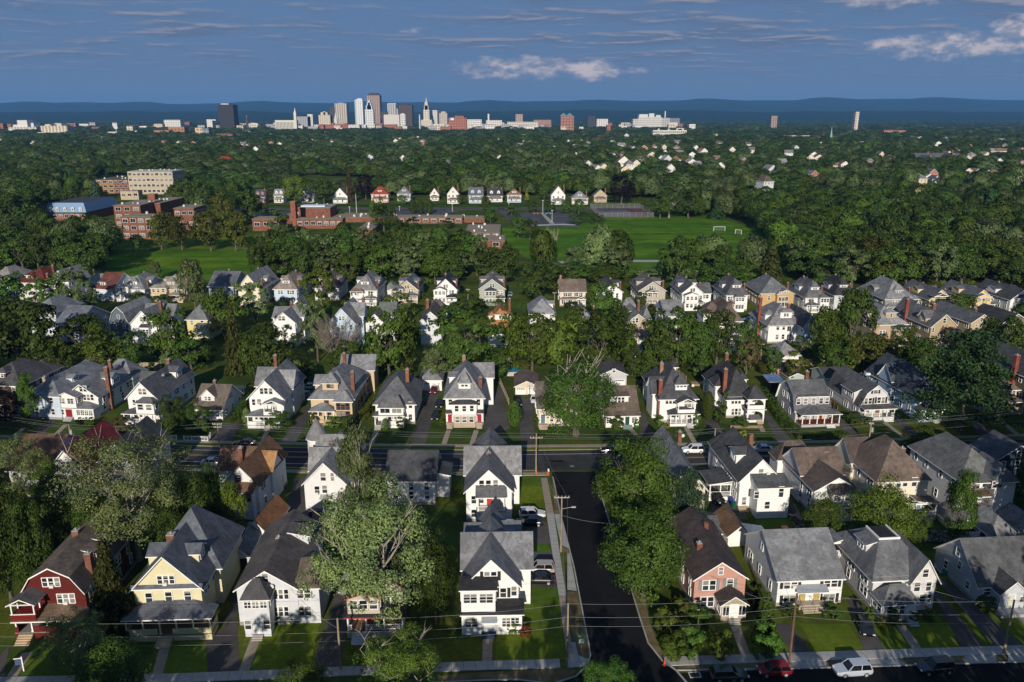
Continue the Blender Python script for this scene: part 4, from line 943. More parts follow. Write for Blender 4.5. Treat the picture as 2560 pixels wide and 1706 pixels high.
h.chim(h.W / 2 + .25, 4.4, .3, 11.2, .95); h.chim(1, 11, 8, 10.8, .85); h.sdorm('R', 8.4, .3, 3.2, 2.0, .8, 'gx', 3); h.wing(-h.W / 2 - .4, h.W / 2 + .5, 14, 21, h.ze, 'hip', 3.6)
h = House('white gabled house with a skylight and hip-roofed upper bay over an open porch', 317, 394, 1056, 994, 18, 'gy', yp=956, wall=(.74, .74, .745), rc=(.085, .088, .098), yaw=-4.5, o=.5)
h.wpx((356, 979, 2, .8, 1.35)); h.wpx((339, 1007, 2, .6, 1.3)); two_storey_bay(h, -.1, 1.1, 2.5, 'd', 2, 'hip', .9, 5.7, 'none', ww=1.2); lower(h, -1.05, 1.1, 2.4, .5, 5, True)
h.win(-1.5, 1.9, .9, 1.2, 2); h.sdorm('R', 12.5, .8, 3.0, 1.8, .9, 'gx', 2); h.chim(-.9, 15, 8, 11, .9); h.wing(-h.W / 2 - 1.2, 0, 7, 12, h.ze - .2, 'gx', 3.2)
MB().box(1.2, 1.9, 7.2, 8.2, h.ze + h.slope * 2.6, h.ze + h.slope * 2.6 + .5).obj('skylight', M('glass', (.3, .33, .36)), h.root)
h = House('low white cottage with a brown roof, gabled front dormer and white pergola beside it', 484, 556, 1052, 1022, 11, 'gx', rise=4.0, wall=(.70, .70, .70), rc=(.125, .10, .085), yaw=-5, o=.45, auto='3'); h.dorm(-.6, 1.6, 3.2, 1.3, 1.6, 'gy', 2); h.chpx(530, 947, 6.5, 6, .8)
h.win(5, 4.6, .7, 1.2, 2, side='R', x=h.W / 2)
h = House('tall white house with a front gable, little gabled balcony and deep blue shaded side', 622, 708, 1062, 994, 16, 'gy', yp=951, wall=(.76, .76, .755), rc=(.150, .155, .165), yaw=-2, o=.55)
h.wpx((654, 978, 1, .75, 1.4), (665, 977.5, 1, .75, 1.4), (677, 978, 1, .75, 1.4)); h.wpx((634, 1006, 1, .7, 1.4), (648, 1006, 1, .9, 1.5)); h.ac(*h.uz(648, 1011))
two_storey_bay(h, -.02, 1.08, 2.2, ty='gy', rise=.9, ztop=5.7, low='none', open_up=True); lower(h, -1.0, .9, 2.4, .2, 4, 'solid'); h.win(-2, 1.9, .8, 1.3, 2)
h.wing(-1, h.W / 2 + .3, 6.2, 11.2, h.ze + .3, 'gx', h.rise - .7, rm=M('shingle', (.215, .22, .225))); h.wing(-h.W / 2 - 1.6, 0, 9, 15, h.ze - .2, 'gx', h.rise - .6); h.chim(-1.8, 13.5, 8, 13, .9)
h = House('tan two-family house with brown window trim, hipped dormer and tall side chimney', 776, 882, 1050, 993, 19, 'hip', rise=4.3, wall=(.56, .43, .28), rc=(.165, .17, .18), yaw=-1, o=.6, ins=6.5, fc=(.16, .08, .06))
h.wpx((816, 1002, 1, .9, 1.5)); h.dorm(-.6, 1.6, 3.6, 1.6, 1.8, 'hip', 2, wh=1.1); ua = h.uz(835, 1000, -1.6)[0]
b_ = h.wing(ua, h.W / 2 + .1, -1.6, 2.5, h.ze - .3, 'hip', 1.9, name='bay'); h.win((ua + h.W / 2) / 2, h.ze - 1.7, .85, 1.5, 3, par=b_, y=-1.6); h.win((ua + h.W / 2) / 2, 2.0, .85, 1.4, 3, par=b_, y=-1.6)
h.porch(-h.W / 2 + .2, ua, 2.2, .9, 3.0, 'hshed', 1.1, 4, 'solid', steps=-.8, scol=(.45, .33, .2), floor=(.25, .18, .12)); h.win(-3, 2.0, .8, 1.3, 1); h.win(-.8, 2, .8, 1.4, 1)
h.chim(h.W / 2 - .5, 3.2, 5, 11.2, .95); h.chim(-.2, 15.5, 9, 12, .9); h.wing(-2, h.W / 2 + 1.5, 18.5, 24, h.ze + .8, 'gx', 3.0); h.wing(-h.W / 2 - .3, 0, 5.5, 9.5, h.ze + 1.3, 'gx', 1.6)
h = House('white house with a dark grey hip roof and a screened upper porch over open steps', 938, 1036, 1060, 1006, 15, 'hip', rise=4.6, wall=(.77, .77, .765), rc=(.098, .10, .108), yaw=0, o=.55, ins=5)
h.wpx((1026, 1013, 1, .8, 1.4), (1026, 1043, 1, .8, 1.4)); two_storey_bay(h, -.75, .5, 2.6, 'p', 2, 'hip', 2.2, 5.3, 'none', ww=2.1); lower(h, -.98, .5, 2.6, -.8, 4, 'solid'); h.win(-.8, 1.9, .8, 1.3, 2); h.chim(2.2, 6.5, 8, 11.6, .9, (.30, .12, .07))
h = House('white and tan two-family house with two crimson doors on matching side stoops', 1114, 1208, 1062, 990, 17, 'hip', rise=4.9, wall=(.77, .77, .765), rc=(.185, .188, .195), yaw=1, o=.55, ins=5.5)
h.wpx((1126, 1005, 1, .8, 1.4), (1196, 1006, 1, .8, 1.4)); h.dorm(0, 1.3, 2.7, 1.4, 2.0, 'hip', 2)
h.sun_porch(-2.7, 2.7, 1.9, 5.6, 'hshed', .6, z0=3.0, n=3, glaze='d', ww=.8, wh=1.3, rm=M('shingle', DK)); b_ = h.sun_porch(-2.5, 2.5, 1.85, 2.98, 'flat', .01, n=3, glaze='d', ww=.95, wh=1.35, wm=M('siding', (.42, .35, .28)), name='lower_porch')
for sg in (-1, 1):
    h.door(sg * 3.35, .95, (.30, .012, .025), .95, 2.05, -.6); MB().box(sg * 3.35 - .75, sg * 3.35 + .75, -1.4, 0, 0.02, .92).obj('stoop', M('concrete', (.40, .33, .25)), h.root); h.steps(sg * 3.35, -1.45, .9, 1.3, None, (.42, .35, .27))
    MB().box(sg * 3.35 - .75, sg * 3.35 + .75, -.59, -.005, .95, 3.0).obj('entry', h.wm, h.root); MB().shell([[(sg * 3.35 - .95, -1.1, 3.1), (sg * 3.35 + .95, -1.1, 3.1), (sg * 3.35 + .95, -.01, 3.7), (sg * 3.35 - .95, -.01, 3.7)]], .12).obj('entry_roof', [M('shingle', DK), h.tm], h.root)
h.chim(h.W / 2 - .7, 3.2, 5, 10.8, .95); h.chim(-.6, 14.5, 9, 12.6, .9, (.36, .2, .12)); h.sdorm('L', 8.5, .5, 4, 1.8, .6, 'gx', 0); h.wing(h.W / 2 - 2.5, h.W / 2 + 2.2, 13, 19, h.ze + .2, 'gx', 2.6)
h = House('cream house mostly hidden behind the big tree with the dead white top', 1346, 1440, 1066, 1020, 12, 'gx', rise=4.2, wall=(.66, .60, .47), rc=(.12, .10, .085), yaw=2, auto='0'); h.door(-3.2, .8, (.10, .16, .22)); h.win(-1.2, 2.0, .7, 1.6); MB().box(-4.2, -2.2, -1.1, 0, 0.02, .75).obj('stoop', M('concrete', (.45, .36, .27)), h.root); h.steps(-3.2, -1.15, .75, 1.8, None, (.45, .36, .27))
h = House('brown-roofed bungalow with a shed dormer, glazed front porch and green front door', 1512, 1595, 1062, 1029, 11, 'gx', rise=4.2, wall=(.76, .75, .72), rc=(.125, .098, .080), yaw=3, o=.45)
h.dorm(-.2, 1.9, 4.2, 1.9, .5, 'shed', 3, wh=1.25, sl=.55); h.sun_porch(-h.W / 2, h.W / 2, 1.6, 2.75, 'shed', .5, n=0)
for u in (-3.1, -1.7, -.3, 2.7): h.win(u, 1.75, 1.05, 1.35, 1, 'g', y=-1.6, par=h.root)
h.door(1.1, .5, (.012, .055, .05), .95, 2.1, -1.6); h.steps(1.1, -1.7, .8, 2.2, None, (.18, .26, .25)); h.chpx(1545, 956, 6.3, 6, .85, (.30, .16, .09)); h.wing(-2.4, 0, 6, 14, 4.3, 'gy', 2.2)
h = House('white house with a charcoal hip roof and a gabled open upper porch over white railings', 1650, 1742, 1056, 992, 17, 'hip', rise=5.0, wall=(.78, .78, .78), rc=(.060, .062, .068), yaw=3.5, o=.55, ins=6)
h.wpx((1676, 1002, 3, .62, 1.4)); h.dorm(.9, 1.2, 2.7, 1.4, 1.6, 'hip', 3, wh=.7); ua, ub = h.uz(1694, 1010, -2.4)[0], h.uz(1738, 1010, -2.4)[0]
po = h.porch(ua, ub, 2.4, 3.1, 5.6, 'gy', .9, 2, 'solid'); lower(h, -.55, 1.0, 2.6, .5, 6, True, scol=(.5, .52, .56)); h.win(-.6, 1.9, .8, 1.3, 2); h.win(2.6, 1.9, .8, 1.5, 1); h.win(2.3, 4.5, 1.6, 1.5, 1, 'p')
h.chim(-h.W / 2 + .2, 1.2, .2, 10.4, .95, (.26, .07, .035)); h.chim(-1.8, 9.5, 8, 11.9, .9, (.36, .2, .12)); h.wing(-h.W / 2 - 1.0, 0, 3, 8.6, h.ze, 'gx', 2.9); h.dish(3.8, 2.2, h.ze + 1.6)
h = House('white house with a black roof, arched two-storey porch and ivy on its corner', 1818, 1890, 1044, 992, 18, 'hip', rise=5.2, wall=(.78, .78, .785), rc=(.042, .043, .048), yaw=4, o=.5, ins=5)
h.wpx((1840, 1002, 3, .6, 1.4), (1840, 1029, 3, .6, 1.5)); ua, ub = h.uz(1866, 1030, -3.4)[0], h.uz(1910, 1030, -3.4)[0]
def arch_wall(h, x0, x1, y, z0, z1, zs, solid):
    m = MB(); n = 10; cxm = (x0 + x1) / 2; rx = (x1 - x0) / 2 - .3; rz = (z1 - zs) - .35
    pts = [(cxm - rx * math.cos(math.pi * i / n), zs + rz * math.sin(math.pi * i / n)) for i in range(n + 1)]
    for yy in (y, y + .25):
        for (a, b), (c, e_) in zip(pts, pts[1:]): m.face([(a, yy, b), (c, yy, e_), (c, yy, z1), (a, yy, z1)])
        m.face([(x0, yy, z0), (x0 + .3, yy, z0), (x0 + .3, yy, z1), (x0, yy, z1)]); m.face([(x1 - .3, yy, z0), (x1, yy, z0), (x1, yy, z1), (x1 - .3, yy, z1)])
        if solid: m.face([(x0 + .3, yy, z0), (x1 - .3, yy, z0), (x1 - .3, yy, zs), (x0 + .3, yy, zs)])
    for (a, b), (c, e_) in zip(pts, pts[1:]): m.face([(a, y, b), (c, y, e_), (c, y + .25, e_), (a, y + .25, b)])
    m.obj('arch', h.wm, h.root)
arch_wall(h, ua, ub, -3.4, 3.1, 6.0, 4.1, True); arch_wall(h, ua, ub, -3.4, .7, 3.1, 1.5, False)
h.porch(ua, ub, 3.38, .7, 3.1, 'flat', .01, 0, None, steps=(ua + ub) / 2 + 1.0, scol=(.48, .38, .24)); h.porch(ua, ub, 3.38, 3.15, 6.05, 'hip', 2.3, 0, None); h.win((ua + ub) / 2, 1.9, .9, 1.5, 2); h.win((ua + ub) / 2, 4.6, 1.2, 1.5, 2)
h.chim(-h.W / 2 + .3, 3.4, 4, 11.4, .95, (.28, .09, .045)); h.chim(0, 12, 9, 12.6, .9); h.sdorm('R', 8, .2, 4.4, 2.2, 1.2, 'hip', 0); h.wing(-h.W / 2 - .9, 0, 6, 11, h.ze + .9, 'hip', 2.2)
h = House('grey side-gambrel house with a long shed dormer and a red-floored porch on white columns', 1988, 2076, 1056, 1026, 10.5, 'gamx', rise=5.6, wall=(.42, .43, .46), rc=(.105, .107, .112), yaw=5, o=.4, sides=0)
h.wing(-h.W / 2 + .6, h.W / 2 - .6, .55, 4.5, 6.1, 'shed', .7, z0=3.3, name='dormer')
for u in (-3.4, -1.7, .2, 2.0, 3.4): h.win(u, 5.0, .85, 1.35, 1, par=h.root, y=.55)
h.porch(-h.W / 2 + .3, h.W / 2 + 1.2, 2.9, .75, 3.0, 'hshed', .9, 6, None, steps=2.9, floor=(.16, .035, .02), scol=(.7, .7, .7), swid=2.0); h.door(2.0, .8, (.36, .10, .02)); h.win(-2.6, 2, .9, 1.4, 2); h.win(4, 2, .8, 1.4, 1)
for y, z in ((3, 1.9), (7, 1.9), (3.2, 4.8), (5.2, 4.9), (7.2, 4.8), (5.2, 7.2)): h.win(y, z, .8, 1.3, 1, side='L', x=-h.W / 2)
h.chim(1.6, 8, 7, 10.2, .9)
h = House('white front-gambrel house with black shutters, a side dormer and white porch steps', 2146, 2228, 1042, 1016, 15, 'gamy', yp=964, wall=(.60, .605, .62), rc=(.085, .087, .092), yaw=6, o=.4)
h.wpx((2189, 980, 1, 1.0, .8), sh=BLKP); h.wpx((2169, 1002, 2, .8, 1.4), (2203, 1001, 2, .8, 1.4), sh=BLKP)
h.porch(-h.W / 2 + .1, h.W / 2 - .1, 2.4, .9, 2.75, 'shed', .25, 5, True, steps=1.8, scol=(.72, .72, .72), swid=2.2, floor=(.2, .19, .18)); h.door(.9, .9, (.22, .08, .035)); h.win(-2.4, 1.95, .9, 1.3, 2)
h.wing(-h.W / 2 - .1, -.6, 2.6, 8.2, 5.3, 'shl', 1.4, z0=2.6, name='dormer'); h.win(4.2, 4.4, .7, 1.2, 2, side='L', par=h.root, x=-h.W / 2 - .1); h.win(6.6, 4.4, .7, 1.2, 1, side='L', par=h.root, x=-h.W / 2 - .1); h.chpx(2166, 932, 11, 7, .95, (.34, .22, .15))
MB().box(.6, 1.9, 6.5, 7.3, 8.0, 8.5).obj('skylight', M('glass', (.42, .45, .48)), h.root)
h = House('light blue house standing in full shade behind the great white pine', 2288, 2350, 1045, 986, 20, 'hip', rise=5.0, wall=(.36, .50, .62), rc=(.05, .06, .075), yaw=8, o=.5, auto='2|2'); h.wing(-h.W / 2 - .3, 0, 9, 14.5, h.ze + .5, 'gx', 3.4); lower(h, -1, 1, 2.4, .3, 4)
h = House('tan house with a brown hip roof, upper balcony porch and bright red door', 2458, 2548, 1028, 972, 13, 'hip', rise=3.6, wall=(.44, .33, .205), rc=(.145, .105, .078), yaw=7, o=.6)
h.dorm(.8, 1.6, 3.2, 1.2, .8, 'hip', 2); h.wpx((2527, 984, 3, .75, 1.4)); po = h.porch(-h.W / 2, .4, 2.4, 3.3, 5.7, 'hip', .9, 4, 'solid'); h.porch(-h.W / 2 - .2, h.W / 2 + .3, 2.6, .9, 3.1, 'hshed', .7, 5, 'solid', steps=-2.2, scol=(.5, .4, .26), swid=2.0); h.door(-2.2, .9, (.42, .012, .012), 1.1, 2.1); h.win(1.6, 2.0, .9, 1.2, 2)
h = House('olive green house with a tall brick chimney cut by the right edge', 2566, 2660, 1010, 940, 16, 'gy', rise=4.0, wall=(.17, .16, .115), rc=(.05, .052, .06), yaw=8); h.chim(-h.W / 2 - .4, 4, 0, 12, 1.1, (.25, .055, .03))
garage('white hip-roofed garage with two panelled doors behind the red car', 1050, 1104, 977, 949, 8, 'hip', 2.4, rc=(.165, .168, .175), yaw=0)
garage('cream double garage with a mauve-brown roof, white doors and a basketball hoop in front', 1288, 1346, 987, 967, 10, 'gy', 1.4, wall=(.62, .56, .42), rc=(.115, .085, .078), yaw=0)
g_ = garage('grey barn-like garage with a black gable roof and an open bay holding a red tractor', 1502, 1567, 969, 937, 10, 'gy', yp=914, wall=(.52, .51, .53), rc=(.060, .062, .066), yaw=2, doors=2); g_.win(0, g_.ze + 1.1, .7, .9)
garage('brown hip-roofed garage with white doors at the left edge below dark trees', 70, 135, 936, 918, 8, 'hip', 2.0, rc=(.12, .085, .065), yaw=-5)
garage('white garage with a pale roof behind bare twigs next to the yellow-green tree', 186, 232, 936, 920, 7, 'hip', 2.0, yaw=-4)
garage('small white garage with a charcoal roof next to the round dark tree', 1668, 1694, 935, 918, 7, 'gx', 1.8, doors=0, rc=DK, yaw=3)
garage('small tan garage with a grey roof below the beige house with balconies', 1578, 1606, 900, 889, 7, 'gx', 2.2, doors=0, wall=(.48, .40, .28), yaw=2)
garage('light grey hip-roofed garage beyond the long wooden fence', 1942, 2002, 902, 888, 8, 'hip', 2.8, doors=1, rc=(.19, .192, .2), yaw=4)
garage('low shed with a rust-orange roof and white wall by the swimming pool', 1266, 1298, 912, 895, 6, 'gx', 2.2, doors=0, rc=(.32, .18, .08), yaw=1)
garage('blue-grey garage with arched doors between the two gambrel houses', 2064, 2122, 966, 945, 8, 'gx', 1.6, wall=(.45, .50, .56), rc=(.05, .05, .055), yaw=6)
garage('long low shed with a black roof and pale green walls beside the patterned blanket', 1972, 2012, 951, 942, 17, 'gy', .9, doors=0, wall=(.38, .46, .42), rc=BLK, yaw=8)
garage('white shed standing at the end of the wooden fence', 1940, 1958, 918, 903, 5, 'shed', .7, doors=1, yaw=6, dcol=(.4, .4, .4))

# ------------------------------------------------------------------ third block: backs of the far street
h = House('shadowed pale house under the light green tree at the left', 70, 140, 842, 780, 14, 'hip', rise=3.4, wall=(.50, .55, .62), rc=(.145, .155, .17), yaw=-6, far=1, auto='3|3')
h = House('grey-blue house roof seen between two dark trees on the left', 135, 195, 868, 812, 16, 'gx', rise=4, wall=(.42, .48, .55), rc=(.12, .13, .15), yaw=-6, far=1, auto='3|3')
h = House('slate blue gambrel house next to the white gabled house', 274, 322, 862, 805, 15, 'gamy', rise=4.6, wall=(.10, .13, .17), rc=(.20, .205, .21), yaw=-6, far=1, auto='1|2|2')
h = House('white gabled house with a small shed-roofed back porch, left of the yellow house', 324, 392, 862, 811, 14, 'gy', yp=778, wall=(.76, .765, .77), rc=(.155, .157, .165), yaw=-5, far=1)
h.wpx((357, 798, 2, .75, 1.4), (370, 800, 1, .6, .6)); h.wing(-.3, 2.4, -1.6, 0, h.ze - .6, 'shed', .6, rm=M('shingle', DK)); h.win(1, h.ze - 1.9, .75, 1.3, 3, 'd', y=-1.6); h.wing(-h.W / 2 - 1, h.W / 2 + 1, 8, 15, h.ze + .2, 'gx', 3.6); h.chim(1.8, 8, 8, 12.4, .95)
h = House('yellow house with grey hip roof and pale green back porch behind a dark tree', 465, 518, 852, 797, 12, 'hip', rise=3.8, wall=(.66, .55, .24), rc=(.125, .13, .14), yaw=-4, far=1, auto='2|2'); h.porch(.4, 3.4, 2.2, 3.0, 5.2, 'shed', .5, 3, 'solid', base=(.42, .55, .52)); h.porch(.4, 3.4, 2.2, .8, 2.9, 'flat', .01, 3, True, steps=2.8)
h = House('white house with a grey cross-gabled roof above the dense dark round tree', 682, 738, 870, 806, 14, 'gy', yp=782, wall=(.76, .765, .77), rc=(.155, .157, .167), yaw=-3, far=1)
h.win(-.6, h.ze + 1.2, .9, 1.3, 2); h.wing(0, h.W / 2 + 1.0, 5.5, 11, h.ze + .6, 'gx', 3.0); h.wing(-h.W / 2 - 2.5, 0, 7, 14, h.ze - .3, 'gx', 2.6); h.wing(-3, 3, 13, 19, h.ze, 'gy', 4.2); h.chim(0, 8, 9, 12.6, .9)
h = House('pale blue house with grey roof seen through the bare branches of the dead tree', 822, 888, 880, 808, 15, 'gy', rise=4.4, wall=(.46, .60, .74), rc=(.18, .185, .195), yaw=-2, far=1, auto='2|3|3'); h.wing(-1, h.W / 2 + 1, 7, 12, h.ze + .8, 'gx', 3.2); h.chim(-.4, 6, 8, 12.5, .9); h.chim(3, 16, 8, 13.5, .9)
h = House('small white house with a grey-green roof left of the light green tree', 914, 962, 868, 810, 13, 'gy', rise=3.0, wall=(.74, .75, .75), rc=(.10, .115, .105), yaw=-1, far=1, auto='1|2|2'); h.wing(0, 5, 7, 13, h.ze + 1, 'gx', 3.4)
h = House('pale grey house with a plain gable and dark brown roof, three windows in a column', 1051, 1102, 864, 802, 14, 'gy', yp=780, wall=(.60, .63, .66), rc=(.082, .072, .068), yaw=0, far=1)
h.wpx((1073, 800, 1, .8, 1.4), (1073, 823, 1, .8, 1.4), (1073, 846, 1, .8, 1.4)); h.wing(-3.2, 4, 13, 18, h.ze, 'hip', 3); h.chim(-2, 11, 8, 12.4, 1.1)
h = House('white house with a bright rust-orange roof and a broad back dormer', 1220, 1281, 867, 819, 15, 'hip', rise=5.0, wall=(.76, .75, .72), rc=(.32, .15, .055), yaw=1, far=1)
h.dorm(.4, 1.4, 4.0, 1.9, .7, 'hip', 2); h.wpx((1238, 828, 2, .8, 1.4)); h.wpx((1258, 827, 1, .9, 1.6), (1258, 850, 1, .9, 1.8), fc=(.2, .1, .06)); h.sdorm('R', 8, .2, 4, 2, .8, 'hip', 0); h.sdorm('L', 8, .2, 4, 2, .8, 'hip', 0); h.chim(3, 11, 8, 13, .8)
h = House('house with a light grey hip roof just showing over the dark tree tops', 1325, 1388, 850, 783, 13, 'hip', rise=3.6, wall=(.7, .71, .72), rc=(.20, .205, .215), yaw=1, far=1, auto='3|3'); h.chim(.6, 7, 8, 12, 1.1); h.sdorm('R', 6, .4, 3.6, 1.6, .6, 'gx', 0)
h = House('light grey roof with a white gable end showing over dark tree tops', 1434, 1488, 868, 812, 13, 'hip', rise=4.6, wall=(.74, .75, .75), rc=(.175, .18, .19), yaw=1.5, far=1, auto='2|2'); h.wing(-1.8, 2.4, -1.2, 5, h.ze - .2, 'gy', 2.6); h.chim(h.W / 2 + .5, 8, 6, 11.4, .8)
h = House('beige gabled house with stacked open balconies and a grey roof', 1568, 1622, 872, 806, 15, 'gy', yp=786, wall=(.46, .385, .30), rc=(.15, .155, .16), yaw=2.5, far=1)
h.wpx((1588, 801, 2, .8, 1.3)); h.porch(-3.4, -.2, 2.2, 3.1, 5.6, 'shed', .6, 2, True, rm=M('shingle', DK)); h.porch(-3.4, -.2, 2.2, .8, 3.0, 'flat', .01, 2, True); h.win(1.4, 4.4, .8, 1.5); h.door(1.4, .6, (.7, .7, .68)); h.wing(h.W / 2 - 1, h.W / 2 + 1.5, 4, 10, h.ze + .6, 'hip', 2.8); h.wing(-3.4, 3.2, 13, 18, h.ze, 'hip', 4.0); h.chim(2.0, 10, 8, 13, .85); h.sdorm('L', 8, .3, 3.6, 1.7, .6, 'gx', 0)
h = House('house with a pale grey roof hidden behind the row of dark round trees', 1665, 1710, 862, 790, 14, 'gx', rise=3.4, wall=(.6, .63, .66), rc=(.18, .182, .19), yaw=3, far=1); h.chim(4, 7, 8, 11.6, .9)
h = House('white house with a brown hip roof stepping down over three stacked back porches', 1800, 1856, 872, 800, 16, 'hip', rise=4.4, wall=(.76, .755, .74), rc=(.115, .085, .072), yaw=3, far=1, auto='2w|2')
for zt, zb_ in ((5.6, 3.4), (2.7, .1)): h.sun_porch(-1.8, h.W / 2 + .2, 2.2 if zt > 4 else 3.0, zt, 'hshed', .9, z0=zb_, n=2, glaze='d', ww=.8, name='back_porch')
h.wing(-h.W / 2 - 3, 0, 7, 14, h.ze + .4, 'hip', 3); h.chim(.4, 8, 8, 13, .8); h.chim(3, 10, 8, 13.2, .8)
h = House('tall white house with a light grey hip roof and tall brick chimney on its left', 1921, 2007, 858, 811, 16, 'hip', rise=4.8, wall=(.78, .78, .775), rc=(.17, .172, .18), yaw=4, far=0, ins=5.5, o=.55)
h.wpx((1944, 819, 1, .85, 1.45), (1959, 819, 1, .8, 1.45), (1996, 821, 1, .8, 1.4), (1942, 842, 1, .85, 1.45), (1957, 842, 1, .8, 1.45), (1995, 844, 1, .8, 1.4)); h.wpx((1973, 822, 1, 1.2, 1.7), (1972, 844, 1, 1.2, 1.8), style='p')
h.dorm(.6, 1.6, 3.6, 2.0, .9, 'hip', 2); h.sdorm('L', 6, .3, 4, 1.9, 1.3, 'hip', 0); h.sdorm('R', 6.5, .2, 4, 2, 1.2, 'hip', 0); h.chim(-h.W / 2 - .3, 7.5, 0, 13.4, 1.0, (.26, .07, .035)); h.chim(2.6, 5.4, 8, 11.8, .8)
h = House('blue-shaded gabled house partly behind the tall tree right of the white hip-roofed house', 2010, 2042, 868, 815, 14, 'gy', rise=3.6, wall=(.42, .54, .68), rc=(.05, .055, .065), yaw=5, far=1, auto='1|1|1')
h = House('tan house with a pale grey hip roof, back dormer and glazed two-storey porch', 2186, 2270, 868, 810, 15, 'hip', rise=4.2, wall=(.42, .33, .22), rc=(.20, .205, .215), yaw=5, far=1)
h.dorm(.6, 1.6, 3.4, 1.8, .6, 'hip', 1, wh=1.2); h.sdorm('L', 7, .4, 3.2, 1.7, .9, 'hip', 0); h.win(-2.5, 4.6, .8, 1.4, 2); b_ = h.sun_porch(.2, h.W / 2 + .2, 2.2, h.ze - .7, 'hshed', .5, n=3, glaze='d', rm=M('shingle', DK), name='back_porch'); h.win(-2.5, 1.9, .8, 1.4, 1); h.win(2.6, 1.9, .9, 1.6, 3, par=b_, y=-2.2)
h = House('mustard tan gabled house with white trim and a brick chimney at each end', 2326, 2394, 868, 816, 16, 'gy', yp=787, wall=(.40, .315, .195), rc=(.105, .108, .114), yaw=6, far=0, o=.45)
h.wpx((2361, 802, 1, .9, 1.4), (2331, 825, 1, .6, 1.3), (2329, 848, 1, .6, 1.3)); h.wing(.6, 4.2, -1.7, 0, h.ze - .9, 'hshed', .6, z0=2.4, rm=M('shingle', (.12, .07, .055)), name='back_porch'); h.win(2.4, h.ze - 2.2, 1.6, 1.2, 1, 'p', y=-1.7); h.win(.2, 2.2, .7, 1.3)
h.sdorm('L', 5.5, .3, 4, 1.5, 2.0, 'gx', 2); h.chim(-h.W / 2 - .3, 13, 2, 12.6, 1.0, (.28, .06, .03)); h.chim(1.6, 8.5, 8, 12, 1.1); h.wing(-2.6, 3.2, 15, 22, h.ze + .2, 'gy', 4.0)
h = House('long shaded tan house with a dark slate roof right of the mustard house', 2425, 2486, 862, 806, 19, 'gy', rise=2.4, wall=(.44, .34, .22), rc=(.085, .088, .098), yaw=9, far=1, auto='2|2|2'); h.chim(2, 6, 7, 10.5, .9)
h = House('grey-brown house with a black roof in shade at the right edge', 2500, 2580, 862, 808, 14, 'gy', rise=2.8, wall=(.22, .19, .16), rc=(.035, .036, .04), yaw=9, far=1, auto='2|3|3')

# ------------------------------------------------------------------ fourth row: fronts of the far street, below the wood
h = House('grey-roofed house cut by the left edge beside the maroon-roofed one', -30, 30, 745, 695, 13, 'hip', rise=3.4, wall=(.6, .62, .64), rc=(.20, .19, .18), yaw=-7, far=1, auto='3|3'); h.chim(-1, 5, 7, 11.5, .9)
h = House('house with a deep maroon hip roof and white dormers at the far left', 40, 118, 756, 706, 15, 'hip', rise=4.4, wall=(.62, .60, .58), rc=(.095, .022, .018), yaw=-6, far=1, auto='3|3'); h.dorm(-1.5, 1.4, 3, 1.4, 1.2, 'hip', 2); h.chim(4.6, 3, 4, 11, .9); h.chim(3, 9, 8, 13, .9)
h = House('white house with a grey roof mostly behind the feathery tree left', 128, 172, 752, 704, 13, 'gy', rise=4.2, wall=(.72, .72, .71), rc=(.18, .185, .19), yaw=-6, far=1, auto='1|2|2'); h.chim(.6, 6, 8, 12, .8)
h = House('barn-shaped house with a rust red roof patch and blue-white side wall', 236, 286, 752, 722, 13, 'gx', rise=5.0, wall=(.58, .64, .70), rc=(.11, .040, .030), yaw=-14, far=1, auto='3'); h.dorm(-1.5, 1.2, 2.4, 1.3, .6, 'shed', 2)
h = House('low grey-roofed house behind the barn-shaped house at the wood edge', 222, 272, 728, 706, 10, 'gx', rise=2.4, wall=(.6, .62, .64), rc=(.20, .205, .21), yaw=-8, far=1)
def row5(label, xl, xr, yb, ye, roof, wall, rc, yp=None, rise=4.2, D=15, dorm=True, bay=None, bty='gy', glaze='d', open_up=False, ch='R', yaw=0, auto=None, low='enc', cross=True, att=2, far=0, rm=None, chc=BRICK, **k):
    h = House(label, xl, xr, yb, ye, D, roof, rise if yp is None else None, yp, wall=wall, rc=rc, yaw=yaw, far=far, o=.5, auto=auto, **k)
    if roof in ('hip', 'hgy') and dorm: h.dorm(0, 1.4, 2.9, 1.4, 1.3, 'hip', 2)
    if roof == 'gy' and att: h.win(0, h.ze + h.rise * .32, .72, 1.2, att)
    if bay:
        f0, f1 = bay
        two_storey_bay(h, f0, f1, 2.2, glaze, 3, bty, .9, 5.7, low, rm=rm, open_up=open_up)
        if f0 < -.5:
            lower(h, f1, 1.0, 2.0, None, 2, True); u = (f1 + 1) / 2 * h.W / 2
        else:
            lower(h, -1.0, f0, 2.0, None, 2, True); u = (f0 - 1) / 2 * h.W / 2
        h.win(u, 4.5, .72, 1.4, 2); h.win(u, 1.9, .8, 1.5, 1)
    if cross:
        h.sdorm('R', D * .55, .3, 4.2, 1.8, .8, 'gx', 0); h.sdorm('L', D * .55, .3, 4.2, 1.8, .8, 'gx', 0)
    if ch: h.chim((h.W / 2 - .3) * (1 if ch == 'R' else -1), 3.4, 4, h.ze + 3.4, .75, chc)
    h.chim(random.uniform(-.8, .8), D * .65, 8, h.ze + h.rise + .7, .7)
    return h
row5('white house with a light grey hip roof and a round-windowed porch above the shrubs, left', 298, 362, 752, 722, 'hip', (.76, .76, .755), (.175, .18, .19), rise=4.2, bay=(-1.1, -.1), glaze='g', yaw=-5, low='enc', D=16)
row5('tan house with a mossy grey hip roof left of the tall poplar', 386, 462, 754, 722, 'hip', (.58, .42, .24), (.20, .19, .155), rise=4.4, bay=(-1.1, -.05), bty='hip', yaw=-5, D=16)
